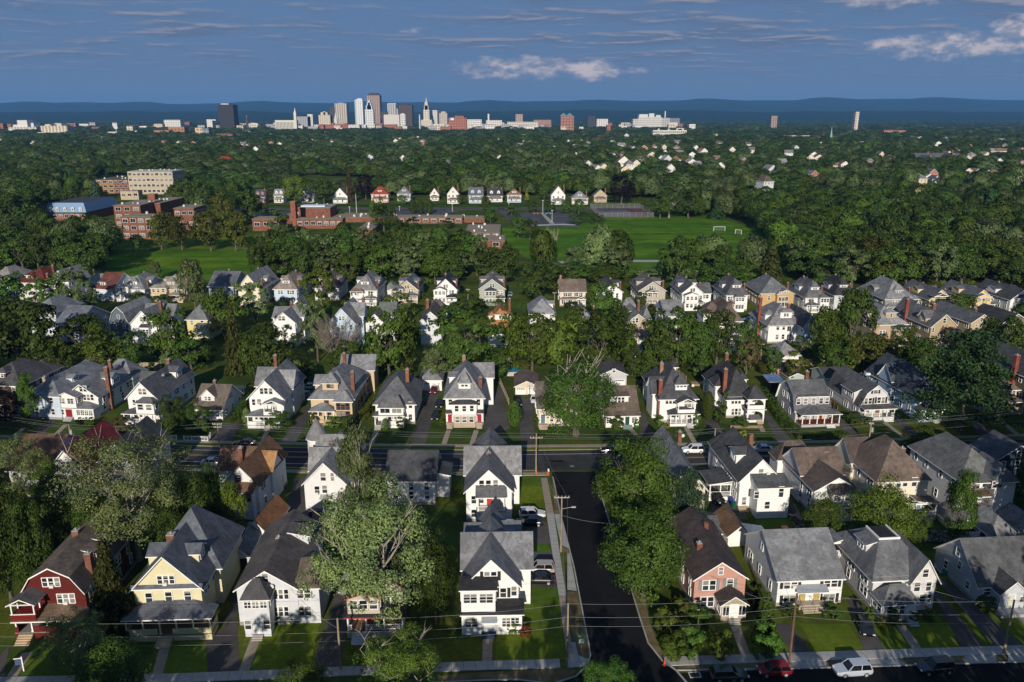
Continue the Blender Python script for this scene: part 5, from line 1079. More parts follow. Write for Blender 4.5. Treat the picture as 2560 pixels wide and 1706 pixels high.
row5('slate-blue shadowed house with a broad dark gable roof beside the tall poplar', 520, 584, 750, 716, 'gx', (.30, .36, .44), (.10, .105, .12), rise=4.4, yaw=-5, cross=False, auto='3|3', ch=None)
row5('cream gabled house with a grey cross-gabled roof left of the light blue house', 594, 650, 768, 722, 'gy', (.70, .64, .50), (.185, .19, .20), yp=688, D=19, yaw=-4, auto='0', att=3)
h = row5('light blue house with a brown slate hip roof, orange chimneys and a brick corner stripe', 684, 742, 756, 721, 'hip', (.50, .62, .74), (.20, .17, .15), rise=4.4, D=18, yaw=-3, chc=(.50, .24, .08)); h.wpx((701, 731, 2, .8, 1.3), (727, 731, 3, .7, 1.4), (706, 748, 2, 1.0, 1.4), (727, 749, 4, .8, 1.3))
row5('house with brown hip roof half hidden behind the yellow-green tree', 786, 846, 752, 718, 'hip', (.66, .66, .65), (.13, .10, .09), rise=4.6, yaw=-2, auto='3|3', far=1)
h = row5('white house with a slate gable-on-hip roof and arched upper porch on its left', 880, 942, 763, 724, 'hip', (.76, .76, .76), (.165, .165, .170), rise=4.8, bay=(-1.05, -.05), bty='hip', open_up=True, low='open', yaw=-2, D=17, rm=M('shingle', (.15, .11, .09)))
row5('beige gabled house with grey roof and a small attached entry, left of the black-roofed house', 990, 1045, 756, 725, 'gy', (.48, .39, .27), (.10, .115, .135), yp=702, D=16, bay=(-1.4, -.3), bty='hip', yaw=-1)
row5('white house with a black roof and gabled glass porch above a dark lower roof', 1087, 1142, 760, 724, 'gy', (.76, .77, .78), (.032, .034, .042), yp=698, D=15, bay=(-1.05, .05), yaw=0, glaze='g', rm=M('shingle', BLK))
h = row5('sage green gabled house with white trim and a brown roof', 1199, 1262, 762, 722, 'gy', (.36, .39, .34), (.145, .130, .122), yp=699, D=18, bay=(-.55, .3), bty='hshed', yaw=.5, rm=M('shingle', DK)); h.win(2.6, 4.6, .9, 1.5, 2)
h = House('pinkish white colonial with a brown side-gabled roof, dark shutters and small gabled entry', 1400, 1464, 766, 729, 9.5, 'gx', rise=3.6, wall=(.66, .58, .52), rc=(.150, .112, .092), yaw=1)
for x in (1419, 1446): h.wpx((x, 736, 2, .75, 1.4), sh=(.03, .035, .05))
h.wpx((1417, 755, 3, .7, 1.4), sh=(.03, .035, .05)); MB().shell(roof_polys('hshed', -h.W / 2, h.W / 2, -1.1, 0, 3.1, .5, .2), .14).obj('skirt_roof', [h.rm, h.tm], h.root); h.porch(1.0, h.W / 2, 1.8, .5, 2.9, 'gy', .9, 3, None, steps=2.8); h.door(2.8, .5, (.03, .04, .06)); h.chim(-h.W / 2 + .5, 5, 6, 11, .8, (.36, .2, .14))
row5('white house with a black roof and white side dormers behind a round green tree', 1505, 1556, 772, 730, 'gy', (.78, .78, .785), (.045, .047, .054), yp=711, D=15, auto='0|2|2', yaw=2)
h = row5('taupe gabled house with white trim, triple attic window and stacked porches', 1598, 1664, 766, 727, 'gy', (.42, .375, .325), (.095, .09, .09), yp=705, D=17, bay=(-.5, .35), yaw=2, open_up=True, low='open', att=3)
h = row5('white house with a low front gable over a six-pane upper porch and a side wing', 1706, 1757, 774, 732, 'gy', (.77, .775, .78), (.085, .09, .098), yp=711, D=18, bay=(-.85, .45), yaw=2.5, glaze='d'); h.wing(h.W / 2 - .5, h.W / 2 + 3.3, .6, 8, h.ze - .3, 'gx', 3.0); h.win(h.W / 2 + 1.4, 4.6, .9, 1.3, 2, y=.6); h.win(h.W / 2 + 1.4, 1.9, .9, 1.3, 2, y=.6)
row5('white house with a dark hip roof, a little pyramid-roofed bay and front dormer', 1817, 1870, 777, 735, 'hip', (.78, .78, .785), (.080, .083, .09), rise=5.0, D=16, bay=(-.35, .55), bty='hip', yaw=3)
h = row5('orange-tan house with a grey hip roof and a low gable filled with windows', 1902, 1980, 772, 732, 'hip', (.50, .335, .16), (.125, .13, .14), rise=4.6, D=17, dorm=False, yaw=3.5, cross=False); g_ = h.wing(-.2, h.W / 2 + .3, -1.6, 4, h.ze - .2, 'gy', 1.5, name='bay'); h.win(2.1, h.ze - 2.0, 1.0, 1.5, 3, 'p', par=g_, y=-1.6); h.win(2.1, h.ze + .35, .7, .6, 4, par=g_, y=-1.6); h.win(-2.6, h.ze - 1.8, .8, 1.5); h.win(2.1, 1.9, 1.1, 1.5, 3, par=g_, y=-1.6, style='p')
row5('white hip-roofed house behind a utility pole with red flowers on its porch', 2014, 2066, 780, 741, 'hip', (.72, .74, .76), (.10, .105, .112), rise=5.0, D=16, bay=(.2, 1.1), bty='hshed', yaw=4)
row5('black-roofed house mostly behind the tall dark tree in the far row, right', 2086, 2138, 780, 735, 'hip', (.55, .56, .58), (.032, .033, .038), rise=5.0, D=14, auto='2|2', yaw=5, far=1)
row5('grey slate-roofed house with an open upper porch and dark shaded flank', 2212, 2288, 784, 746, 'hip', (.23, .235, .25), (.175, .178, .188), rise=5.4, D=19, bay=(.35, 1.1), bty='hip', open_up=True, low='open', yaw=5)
row5('pale yellow gabled house with an open front porch, left of its twin', 2322, 2378, 776, 748, 'gy', (.66, .53, .27), (.085, .088, .098), yp=725, D=18, bay=(-.9, .5), open_up=True, low='open', yaw=6)
row5('pale yellow gabled house with a glazed sun porch, right of its twin', 2427, 2482, 778, 748, 'gy', (.66, .52, .25), (.098, .10, .11), yp=725, D=18, bay=(-.9, .5), glaze='g', yaw=6)
row5('white gabled house with a black roof at the right end of the far row', 2524, 2590, 782, 748, 'gy', (.74, .75, .76), (.05, .052, .058), yp=724, D=19, bay=(-.7, .6), yaw=7)
garage('garage with a mossy grey hip roof between white and beige houses of the far row', 960, 990, 740, 724, 8, 'hip', 2.4, doors=0, wall=(.68, .69, .70), rc=(.17, .18, .16), far=1)
# ------------------------------------------------------------------ houses across the park
def park_house(label, xl, xr, yb, ye, yp, roof, wall, rc, D=11, porch=True, att=1, yaw=1, ch=BRICK):
    h = House(label, xl, xr, yb, ye, D, roof, None, yp, wall=wall, rc=rc, yaw=yaw, far=1, o=.6, sides=0, base=0) if roof == 'gy' else House(label, xl, xr, yb, ye, D, roof, zat(yp, gp((xl + xr) / 2, yb)[1] + D / 2) - zat(ye, gp((xl + xr) / 2, yb)[1]), wall=wall, rc=rc, yaw=yaw, far=1, o=.6, sides=0, base=0)
    n = 3 if h.W > 9 else 2
    z2 = h.ze - 1.7
    for i in range(n): h.win((i + .5) * h.W / n - h.W / 2, z2, 1.1, 1.7, 1)
    if roof == 'gy': h.win(0, h.ze + h.rise * .3, 1.0, 1.5, att)
    elif roof == 'gx':
        for u in (-h.W * .24, h.W * .24): h.dorm(u, 1.3, 2.4, 1.6, 1.2, 'gy', 1)
    else: h.dorm(0, 1.4, 3.2, 1.6, 1.2, 'hip', 2)
    if porch: h.porch(-h.W / 2 * .9, h.W / 2 * .9, 2.4, .8, 3.6, 'hshed', 1.0, 4, None)
    h.win(-h.W * .2, 2.0, 1.1, 1.7, 1); h.door(h.W * .15, .8, (.12, .05, .04), 1.1, 2.2)
    if ch: h.chim(h.W / 2 - .8, D * .4, 6, h.ze + h.rise + 1.2, 1.1, ch)
for a in (('dark-roofed house with a red lower wall, first of the row across the park', 638, 662, 511, 492, 474, 'gx', (.25, .10, .09), (.05, .055, .07)),
          ('small grey-roofed house beside the light green tree across the park', 685, 708, 507, 489, 473, 'gx', (.66, .66, .62), (.19, .20, .21)),
          ('white-porched house with a grey gable between two big trees across the park', 750, 784, 506, 489, 472, 'gx', (.62, .60, .55), (.17, .175, .18)),
          ('white house with a blue-grey gable roof and broad front porch across the park', 832, 868, 508, 491, 471, 'gy', (.72, .73, .73), (.14, .16, .18)),
          ('pinkish house with a bright red pyramid roof across the park', 928, 970, 506, 485, 467, 'hip', (.60, .48, .40), (.22, .045, .022)),
          ('blue-grey hip-roofed house behind a round tree across the park', 993, 1026, 503, 484, 466, 'hip', (.46, .51, .57), (.14, .15, .165)),
          ('narrow white house with a brown gable roof, left of the tall white gabled one', 1075, 1097, 502, 487, 471, 'gy', (.70, .68, .64), (.16, .10, .075)),
          ('tall white gabled house with twin chimneys and arched door across the park', 1118, 1147, 509, 485, 467, 'gy', (.70, .68, .64), (.15, .11, .09)),
          ('light blue-grey house with two white dormers in its slate roof across the park', 1172, 1207, 508, 488, 469, 'gx', (.50, .56, .64), (.10, .11, .125)),
          ('white house with a plain black side-gabled roof across the park', 1219, 1256, 505, 489, 471, 'gx', (.70, .70, .69), (.040, .042, .046)),
          ('pale blue house with a brown roof and white dormer across the park', 1268, 1303, 506, 487, 472, 'hip', (.50, .58, .68), (.19, .115, .065)),
          ('big white house with a steep front gable and tall red chimney across the park', 1378, 1413, 511, 488, 466, 'gy', (.70, .71, .72), (.12, .125, .13)),
          ('grey hip-roofed house behind a dark tree, next to the tan gabled house across the park', 1430, 1470, 511, 495, 479, 'hip', (.62, .60, .54), (.19, .20, .21)),
          ('tan gabled house, last of the row beside the huge copper beech', 1485, 1517, 506, 489, 475, 'gy', (.44, .35, .22), (.10, .085, .075))):
    park_house(*a)

# ------------------------------------------------------------------ schools and blocks
def flat(label, parts, cat='school', name='school_building', yaw=0):
    """parts: (x0, x1, ybase, ytop, depth, wall colour, roof colour, windows (cols, rows) or None[, window colour])"""
    root = None
    for p in parts:
        x0, x1, yb, yt, D, wc, rc, wn = p[:8]
        Y = gp((x0 + x1) / 2, yb)[1]; z = zat(yt, Y); X0, X1 = xat(x0, Y, z), xat(x1, Y, z)
        if root is None: root = empty(name, (X0, Y, 0), R(yaw), label, cat); ox, oy = X0, Y
        a, b, c, e_ = X0 - ox, X1 - ox, Y - oy, Y - oy + D
        k = 'brick' if wc[0] > wc[2] * 2.2 else 'concrete'
        wo = MB().box(a, b, c, e_, 0, z).obj('wall', M(k, wc), root)
        r = MB().box(a - .3, b + .3, c - .3, e_ + .3, z + .004, z + .35, 1); r.box(a + .5, b - .5, c + .5, e_ - .5, z + .2, z + .42, 0)
        r.obj('roof', [M('concrete', rc), M('paint', mul(rc, .6), .7)], wo)
        rnd = random.Random(int(x0 * 7 + yb))
        for i in range(int((b - a) * D / 120)):
            ux, uy = rnd.uniform(a + 2, b - 2), rnd.uniform(c + 2, e_ - 2)
            if b - a > 6 and D > 6:
                sz = rnd.uniform(.6, 1.6); MB().box(ux, ux + sz, uy, uy + sz, z + .43, z + .43 + rnd.uniform(.6, 1.6)).obj('roof_vent', M('metal', (.55, .56, .57)), wo)
        if wn:
            cols, rows = wn; ww = min(3.2, (b - a) / cols * .62); hh = min(2.1, z / rows * .5)
            fm = win_mesh(ww, hh, 'p', WHT)[2]
            for i in range(cols):
                for j in range(rows): link('window', fm, wo, (a + (i + .5) * (b - a) / cols, c - .02, (j + .62) * z / rows - .2))
            ncol = max(1, int(D / ((b - a) / cols)))
            if len(p) > 8:
                for i in range(ncol):
                    for j in range(rows): link('window', fm, wo, (b + .02, c + (i + .5) * D / ncol, (j + .62) * z / rows - .2), ROT['R'])
    return root
TANR = (.27, .225, .17); RB = (.23, .085, .05)
flat('low modern red brick school with flat tan roofs and a square chimney tower', [
    (630, 700, 578, 549, 14, RB, TANR, (3, 1)), (700, 745, 560, 545, 22, RB, TANR, None), (725, 737, 566, 506, 5, (.30, .09, .05), TANR, None), (745, 825, 556, 521, 22, RB, (.30, .28, .26), None),
    (741, 856, 572, 549, 9, RB, TANR, (7, 1)), (830, 932, 556, 545, 26, RB, TANR, None), (893, 932, 592, 575, 34, RB, TANR, None), (932, 992, 556, 546, 16, RB, TANR, None), (992, 1156, 560, 545, 14, RB, TANR, (8, 1))])
flat('stepped red brick school wing with three flat tan roofs beside the playing field', [
    (1112, 1212, 557, 547, 14, RB, TANR, None), (1162, 1250, 592, 584, 38, RB, TANR, (4, 1)), (1173, 1262, 622, 603, 20, RB, TANR, (2, 1))])
sk_ = MB(); Y_ = gp(785, 556)[1] + 4; z_ = zat(521, Y_ - 4)
sk_.box(xat(752, Y_, z_), xat(812, Y_, z_), Y_, Y_ + 9, z_ + .43, z_ + 1.3)
tag(sk_.obj('skylight', M('paint', (.55, .62, .68), .3)), 'big white and blue skylight box on the brick school roof', 'skylight')
flat('three-storey red brick school with white windows beyond the olive trees', [
    (302, 380, 599, 544, 16, RB, TANR, (4, 3), 1), (283, 350, 570, 515, 34, RB, TANR, (3, 3)), (350, 400, 560, 510, 40, RB, TANR, None), (368, 386, 545, 487, 5, (.33, .10, .05), TANR, None), (434, 484, 575, 522, 20, RB, TANR, (3, 2), 1), (484, 520, 575, 556, 16, (.45, .47, .48), TANR, None)])
mr = flat('brick building under a blue standing-seam mansard roof', [(116, 214, 552, 533, 44, RB, (.10, .12, .15), (7, 1))], 'building', 'brick_building')
Y_ = gp(165, 552)[1]; z0 = zat(533, Y_); z1 = zat(508, Y_)
q = MB(); xa, xb = xat(113, Y_, z0), xat(217, Y_, z0)
ring = lambda i, z: [(xa + i, Y_ - .6 + i, z), (xb - i, Y_ - .6 + i, z), (xb - i, Y_ + 46 - i, z), (xa + i, Y_ + 46 - i, z)]
A_, B_ = ring(0, z0 + .5), ring(2.2, z1)
for i in range(4): q.face([A_[i], A_[(i + 1) % 4], B_[(i + 1) % 4], B_[i]])
q.face(B_, 1)
mo = q.obj('mansard_roof', [M('metal', (.16, .26, .40)), M('concrete', (.05, .055, .07))], None); mo.parent = mr; mo.matrix_parent_inverse = mr.matrix_world.inverted(); mo.location = (-mr.location.x, -mr.location.y, 0)
for i in range(5):
    u = (xa + xb) / 2 + (i - 2) * (xb - xa) / 5.4 - mr.location.x
    m_ = MB().box(u - .9, u + .9, -.7, 2.5, z0 + 1.2, z0 + 3.8); m_.obj('dormer', M('paint', (.6, .6, .58), .6), mr); link('window', win_mesh(.9, 1.4, 'd', WHT)[2], mr, (u, -.72, z0 + 2.4))
flat('three-storey apartment block half in red and half in yellow brick', [(239, 283, 484, 450, 30, (.36, .20, .08), (.12, .10, .09), (3, 3)), (283, 330, 484, 450, 34, RB, (.12, .10, .09), (4, 3)), (330, 368, 484, 447, 40, (.10, .04, .03), (.12, .10, .09), (4, 3))], 'apartment block', 'apartment_block')
flat('four-storey cream apartment block with a white parapet above the brick block', [(318, 430, 486, 430, 26, (.46, .40, .30), (.5, .48, .45), (10, 4), 1), (300, 345, 500, 478, 8, (.45, .38, .28), TANR, (3, 1))], 'apartment block', 'apartment_block')
h = House('white gabled house with a long pale roof at the left edge below the blue mansard', -20, 34, 588, 566, 24, 'gy', rise=4.0, wall=(.72, .71, .69), rc=(.26, .26, .26), far=1, yaw=-6, auto='1|2|2')
# red dome
Y_ = gp(562, 428)[1]; xa, xb = xat(540, Y_, 15), xat(585, Y_, 15); zt = zat(391, Y_); zb = zat(409, Y_)
dm = empty('domed_hall', ((xa + xb) / 2, Y_, 0), 0, 'round hall with a shallow orange-red domed roof rising out of the trees', 'hall'); r_ = (xb - xa) / 2
q = MB(); ns = 16
for j in range(5):
    a0, a1 = j * math.pi / 10, (j + 1) * math.pi / 10
    for i in range(ns):
        t0, t1 = 2 * math.pi * i / ns, 2 * math.pi * (i + 1) / ns
        q.face([(r_ * math.cos(a) * math.cos(t), r_ * math.cos(a) * math.sin(t), zb + (zt - zb) * math.sin(a)) for a, t in ((a0, t0), (a0, t1), (a1, t1), (a1, t0))])
q.obj('roof', M('shingle', (.42, .055, .018)), dm); MB().prism([((r_ - .4) * math.cos(2 * math.pi * i / ns), (r_ - .4) * math.sin(2 * math.pi * i / ns)) for i in range(ns)], 0, zb).obj('wall', M('concrete', (.5, .46, .4)), dm)

# street across the park, car park, tennis courts
for q in (((560, 521), (1700, 517), (1700, 522), (560, 527)), ((628, 536), (770, 528), (742, 547), (630, 549)), ((1284, 566), (1318, 566), (1260, 522), (1242, 522)), ((1325, 559), (1374, 560), (1345, 532), (1292, 532)), ((1390, 560), (1450, 563), (1440, 533), (1365, 531)), ((1325, 559), (1450, 562), (1448, 568), (1325, 567)),
          ((880, 533), (940, 531), (1010, 526), (1120, 524), (1150, 530), (1110, 536), (1000, 538), (890, 541))):
    sheet('car_park', PX(*q), M('asphalt', (.078, .080, .090)), .022)
sheet('path', PX((1350, 532), (1358, 532), (1388, 560), (1375, 560)), CONC, .03); sheet('kerb', PX((1326, 563), (1410, 560), (1440, 562), (1438, 564), (1400, 563), (1326, 566)), M('concrete', (.5, .5, .49)), .04)
for q in (((600, 514), (1640, 508), (1640, 516), (600, 520)), ((900, 528), (1100, 523), (1118, 526), (1000, 530)), ((1010, 540), (1240, 530), (1236, 545), (1110, 546)), ((1450, 525), (1480, 540), (1520, 552), (1450, 560), (1440, 530))):
    sheet('lawn', PX(*q), M('grass', (.045, .085, .016)), .018)
sheet('tennis_court', PX((1500, 543), (1632, 543), (1598, 522), (1478, 522)), M('asphalt', (.11, .05, .055)), .026)
sheet('tennis_court', PX((1512, 541.5), (1590, 541.5), (1566, 524), (1490, 524)), M('asphalt', (.09, .10, .115)), .031)
fe = empty('court_fence', (*gp(1560, 532), 0), 0, 'tall wire mesh fence on grey posts around the tennis courts', 'fence'); c0 = gp(1560, 532)
corn = PX((1499, 544), (1634, 544), (1600, 521), (1476, 521)); fm_ = MB(); me_post = MB().tube((0, 0, 0), (0, 0, 3.6), .07, .07, 5).mesh('post', M('metal', (.45, .46, .47)))
for i in range(4):
    a, b = corn[i], corn[(i + 1) % 4]; L = math.hypot(b[0] - a[0], b[1] - a[1]); n = int(L / 4)
    for k in range(n): link('post', me_post, fe, (a[0] + (b[0] - a[0]) * k / n - c0[0], a[1] + (b[1] - a[1]) * k / n - c0[1], 0))
    for j in range(12): fm_.beam((a[0] - c0[0], a[1] - c0[1], .15 + j * .31), (b[0] - c0[0], b[1] - c0[1], .15 + j * .31), .03, .05)
fm_.obj('mesh', M('metal', (.35, .36, .37)), fe)

# soccer goals
for x0, x1, y, lab in ((1784, 1812, 578, 'left of the two white goals at the far edge of the playing field'), (1838, 1853, 585, 'right of the two white goals at the far edge of the playing field')):
    a, b = gp(x0, y), gp(x1, y + (0 if x0 < 1800 else 2)); g = empty('soccer_goal', (*a, 0), 0, lab, 'goal', 'white goals on the playing field'); dx_, dy_ = b[0] - a[0], b[1] - a[1]
    f = MB(); f.tube((0, 0, 0), (0, 0, 2.6), .12, .12, 6); f.tube((dx_, dy_, 0), (dx_, dy_, 2.6), .12, .12, 6); f.tube((0, 0, 2.6), (dx_, dy_, 2.6), .12, .12, 6); f.tube((0, 0, 2.6), (0, 2, 0), .06, .06, 5); f.tube((dx_, dy_, 2.6), (dx_, dy_ + 2, 0), .06, .06, 5)
    f.obj('goal_frame', M('paint', (.75, .75, .75), .5), g); n = MB()
    for i in range(9): n.beam((dx_ * i / 8, dy_ * i / 8, 2.5), (dx_ * i / 8, dy_ * i / 8 + 2, .03), .03, .03)
    for i in range(5): n.beam((0, 2 * i / 4, 2.5 - 2.45 * i / 4), (dx_, dy_ + 2 * i / 4, 2.5 - 2.45 * i / 4), .03, .03)
    n.obj('net', M('paint', (.6, .6, .6), .8), g)
# picnic tables on the school terrace
sheet('terrace', PX((600, 622), (665, 600), (690, 600), (655, 625)), M('concrete', (.34, .28, .22)), .03)
tt = MB().box(-1.1, 1.1, -.45, .45, .72, .8).mesh('table_top', M('wood', (.62, .42, .16))); tb_ = MB().box(-1.1, 1.1, .65, .95, .42, .48).box(-1.1, 1.1, -.95, -.65, .42, .48).mesh('bench', M('wood', (.62, .42, .16))); tl = MB().beam((-.8, -.8, 0), (-.8, .1, .72), .08, .08).beam((-.8, .8, 0), (-.8, -.1, .72), .08, .08).beam((.8, -.8, 0), (.8, .1, .72), .08, .08).beam((.8, .8, 0), (.8, -.1, .72), .08, .08).mesh('leg_frame', M('wood', (.5, .33, .13)))
for i, (x, y) in enumerate(((617, 614), (632, 614), (646, 613), (620, 618), (634, 618))):
    t = empty('picnic_table', (*gp(x, y), .03), .1, 'sunlit yellow picnic table on the small paved terrace below the brick school', 'table', 'picnic tables on the school terrace'); t.scale = (1.3,) * 3
    for n_, m_ in (('table_top', tt), ('bench', tb_), ('leg_frame', tl)): link(n_, m_, t)

# ------------------------------------------------------------------ the city, about four kilometres off
CITY = 4150.0
def city(label, x0, x1, yt, col, Y=CITY, D=None, style=.8, roofs=(), cat='tower', name='office_tower', plain=False):
    z = zat(yt, Y); X0, X1 = xat(x0, Y, z), xat(x1, Y, z); W = X1 - X0; D = D or max(24, W * .8)
    root = empty(name, ((X0 + X1) / 2, Y, 0), 0, label, cat)
    m = M('concrete', col) if plain else M('facade', col, style)
    MB().box(-W / 2, W / 2, 0, D, 0, z).obj('wall', m, root)
    for (f0, f1, y_, c) in roofs: MB().box(f0 * W / 2, f1 * W / 2, D * .1, D * .9, z + .01, zat(y_, Y)).obj('roof_block', M('concrete', c), root)
    MARKS.append(((x0 + x1) / 2, short(label, 6)))
    return root, W, D, z
WH = (.62, .61, .585); CRM = (.56, .50, .40); BRK = (.30, .12, .075); GRY = (.34, .345, .36); TAN = (.46, .36, .25)
r0, W_, D_, z_ = city('black slab office tower standing alone left of the skyline', 543, 582, 262, (.030, .028, .032), 3600, 60, roofs=((-.6, .4, 259, (.5, .5, .5)),))
city('white box office pair at the foot of the black tower', 516, 530, 299, WH, 3560, plain=True, cat='building', name='building', roofs=((.4, 2.2, 302, WH),))
q = empty('smokestack', (xat(620, 3500), 3500, 0), 0, 'tapering brown brick smokestack right of the black tower', 'smokestack'); MB().tube((0, 0, 0), (0, 0, zat(289, 3500)), 5, 3, 10, 0, True).obj('shaft', M('brick', (.12, .07, .05)), q); MB().tube((0, 0, zat(292, 3500)), (0, 0, zat(290, 3500)), 3.9, 3.9, 10, 0, True).obj('rim', M('concrete', (.25, .2, .17)), q)
def spire(root, x, y, z0, z1, r, col, n=4, nm='spire'): MB().tube((x, y, z0), (x, y, z1), r, .15, n, 0).obj(nm, M('concrete', col), root)
r0, W_, D_, z_ = city('white cathedral with a long nave and slender pointed spire', 687, 741, 301, (.66, .63, .57), 3300, 26, plain=True, cat='cathedral', name='cathedral')
zt = zat(282, 3300); MB().box(W_ / 2 - 10, W_ / 2, 0, 12, z_ + .01, zt).obj('spire_base', M('concrete', (.66, .63, .57)), r0); spire(r0, W_ / 2 - 5, 6, zt, zat(269, 3300), 5, (.66, .63, .57))
for i in range(13): MB().box(-W_ / 2 + 3 + i * (W_ - 14) / 13, -W_ / 2 + 3 + i * (W_ - 14) / 13 + 2.2, -.35, .1, 3, z_ * .86).obj('window', M('glass', (.10, .10, .11)), r0)
for a in (('grey low office slab right of the cathedral spire', 742, 776, 292, GRY), ('white stepped block beside the grey office slab', 768, 781, 286, WH), ('dark slim tower behind the cream stepped block', 824, 837, 268, (.06, .06, .07))): city(*a, cat='building', name='building')
r0, W_, D_, z_ = city('cream stepped block at the left of the skyline group', 796, 830, 288, CRM, roofs=((-.7, .3, 281, CRM), (-.3, .0, 279, CRM)))
r0, W_, D_, z_ = city('beige tower with vertical stripes, left of the white glass tower', 836, 866, 259, (.50, .45, .39), style=1.0, roofs=((-.5, .5, 257.5, (.4, .38, .34)),))
r0, W_, D_, z_ = city('small white cupola building with a domed steeple', 835, 842, 297, WH, 3900, 14, plain=True, cat='building', name='steeple_building'); spire(r0, 0, 5, z_, zat(280, 3900), 6.5, WH, 8)
r0, W_, D_, z_ = city('long red brick block below the skyline', 796, 907, 312, BRK, 3500, 30, cat='block', name='brick_block', roofs=((-1, -.86, 311, BRK), (-.42, -.3, 308, BRK), (.1, .24, 309, BRK)))
r0, W_, D_, z_ = city('slim white glass tower with a pale blue left edge', 888, 906, 249, (.66, .68, .70), style=.8, roofs=((-.5, .8, 246.5, (.7, .71, .72)),)); MB().box(-W_ / 2 - 6, -W_ / 2 - .01, 4, D_, 0, z_ * .97).obj('glass_edge', M('glass', (.25, .38, .45)), r0)
r0, W_, D_, z_ = city('white art deco tower stepping up to a narrow crown', 912, 933, 274, (.62, .63, .64), 3950, 34, roofs=((-.75, .75, 264, (.62, .63, .64)), (-.5, .5, 257, (.62, .63, .64)), (-.25, .25, 252, (.62, .63, .64)))); spire(r0, 0, 17, zat(252, 3950), zat(246, 3950), 3, (.5, .5, .5))
r0, W_, D_, z_ = city('tallest tower of the skyline, pinkish brown with a dark sloped crown', 917, 949, 239, (.37, .275, .235), 4250, 60, style=1.0); zt = zat(232.5, 4250); q = MB()
A_ = [(-W_ / 2, 0), (W_ / 2, 0), (W_ / 2, D_), (-W_ / 2, D_)]; B_ = [(x * .6, D_ / 2 + (y - D_ / 2) * .6) for x, y in A_]
for i in range(4): j = (i + 1) % 4; q.face([(*A_[i], z_ + .01), (*A_[j], z_ + .01), (*B_[j], zt), (*B_[i], zt)])
q.face([(*p, zt) for p in B_]); q.obj('crown', M('concrete', (.07, .06, .06)), r0)
city('dark low glass block behind the pinkish tower', 950, 970, 279, (.05, .05, .06))
city('pale grey tower with vertical ribs and a dark top band', 968, 990, 260, (.44, .44, .44), style=1.0, roofs=((-.95, .95, 258.5, (.5, .5, .5)),)); city('slim grey annex tower right of the ribbed grey tower', 990, 995, 272, GRY, name='building', cat='building')
city('white windowless box in front of the ribbed grey tower', 959, 998, 287, (.60, .565, .53), 3900, 50, plain=True, cat='building', name='building')
city('dark bronze glass tower left of the stone spire tower', 997, 1030, 263, (.075, .055, .045), roofs=((-.8, .6, 261, (.06, .05, .05)),)); city('little white block in front of the bronze glass tower', 1000, 1013, 286, WH, 3900, 30, cat='building', name='building', roofs=((-.6, .6, 284, WH),))
r0, W_, D_, z_ = city('stone tower with a tall stepped spire and gold lantern', 1058, 1073, 275, (.60, .52, .43), 4000, 30, roofs=((-.72, .72, 264, (.60, .52, .43)), (-.5, .5, 256, (.60, .52, .43)))); spire(r0, 0, 15, zat(256, 4000), zat(243, 4000), 5, (.6, .52, .43)); MB().box(-W_ * .9, W_ * .9, -8, 20, 0, zat(300, 4000)).obj('podium', M('concrete', (.56, .50, .43)), r0)
q = empty('smokestack', (xat(1050, 3700), 3700, 0), 0, 'slim white smokestack left of the stone spire tower', 'smokestack'); MB().tube((0, 0, 0), (0, 0, zat(287, 3700)), 3.4, 2.8, 10, 0, True).obj('shaft', M('concrete', WH), q); MB().tube((0, 0, zat(289, 3700)), (0, 0, zat(286.6, 3700)), 3.1, 3.1, 10, 0, True).obj('rim', M('concrete', (.4, .4, .4)), q)
r0, W_, D_, z_ = city('white slab tower right of the stone spire', 1081, 1097, 276, (.58, .55, .51)); MB().box(W_ / 2 - 8, W_ / 2 - .01, -.5, 0, 0, z_).obj('dark_strip', M('glass', (.08, .08, .09)), r0)
r0, W_, D_, z_ = city('beige drum-topped block right of the white slab tower', 1098, 1118, 283, (.47, .42, .37)); MB().tube((0, D_ / 2, z_ + .01), (0, D_ / 2, zat(279, CITY)), 14, 11, 12, 0, True).obj('drum', M('concrete', (.47, .42, .37)), r0)
r0, W_, D_, z_ = city('broad orange-brick tower with a white sign panel at the right of the skyline', 1121, 1166, 295, (.33, .135, .085), 3300, 60, roofs=((-.3, .7, 290, (.3, .13, .09)),)); MB().box(-W_ * .38, -W_ * .2, -.4, -.01, z_ - 9, z_ + .0).obj('sign_panel', M('paint', (.55, .68, .8), .6), r0)
for a in (('low white office range right of the orange-brick tower', 1167, 1204, 299, WH, 3900), ('low white sheds with a white stack east of the city', 1215, 1255, 301, (.58, .55, .52), 4100), ('square brown tower among low white sheds', 1289, 1307, 286, (.36, .27, .23), 4300),
          ('dark glass cube building right of the twin-roofed brick tower', 1469, 1489, 291, (.04, .045, .055), 4100), ('brick block behind the twin-roofed brick tower', 1334, 1378, 300, (.33, .20, .16), 4200), ('white low range left of the twin-roofed brick tower', 1268, 1345, 305, (.55, .52, .48), 4000),
          ('white low sheds right of the dark glass cube', 1492, 1520, 298, WH, 4150), ('low white warehouse left of the hospital cluster', 1640, 1668, 297, WH, 4150), ('grey warehouse right of the hospital cluster', 1668, 1700, 296, (.20, .21, .24), 4200)):
    city(*a, D=40, cat='building', name='building')
q = empty('smokestack', (xat(1221.5, 4100), 4100, 0), 0, 'squat bright white stack above low sheds right of the skyline', 'smokestack'); MB().tube((0, 0, 0), (0, 0, zat(285, 4100)), 4.5, 4.5, 10, 0, True).obj('shaft', M('concrete', (.7, .7, .7)), q)
q = empty('smokestack', (xat(1661, 4150), 4150, 0), 0, 'white stack at the right of the hospital cluster', 'smokestack'); MB().tube((0, 0, 0), (0, 0, zat(278, 4150)), 3.2, 2.6, 10, 0, True).obj('shaft', M('concrete', (.7, .7, .7)), q)
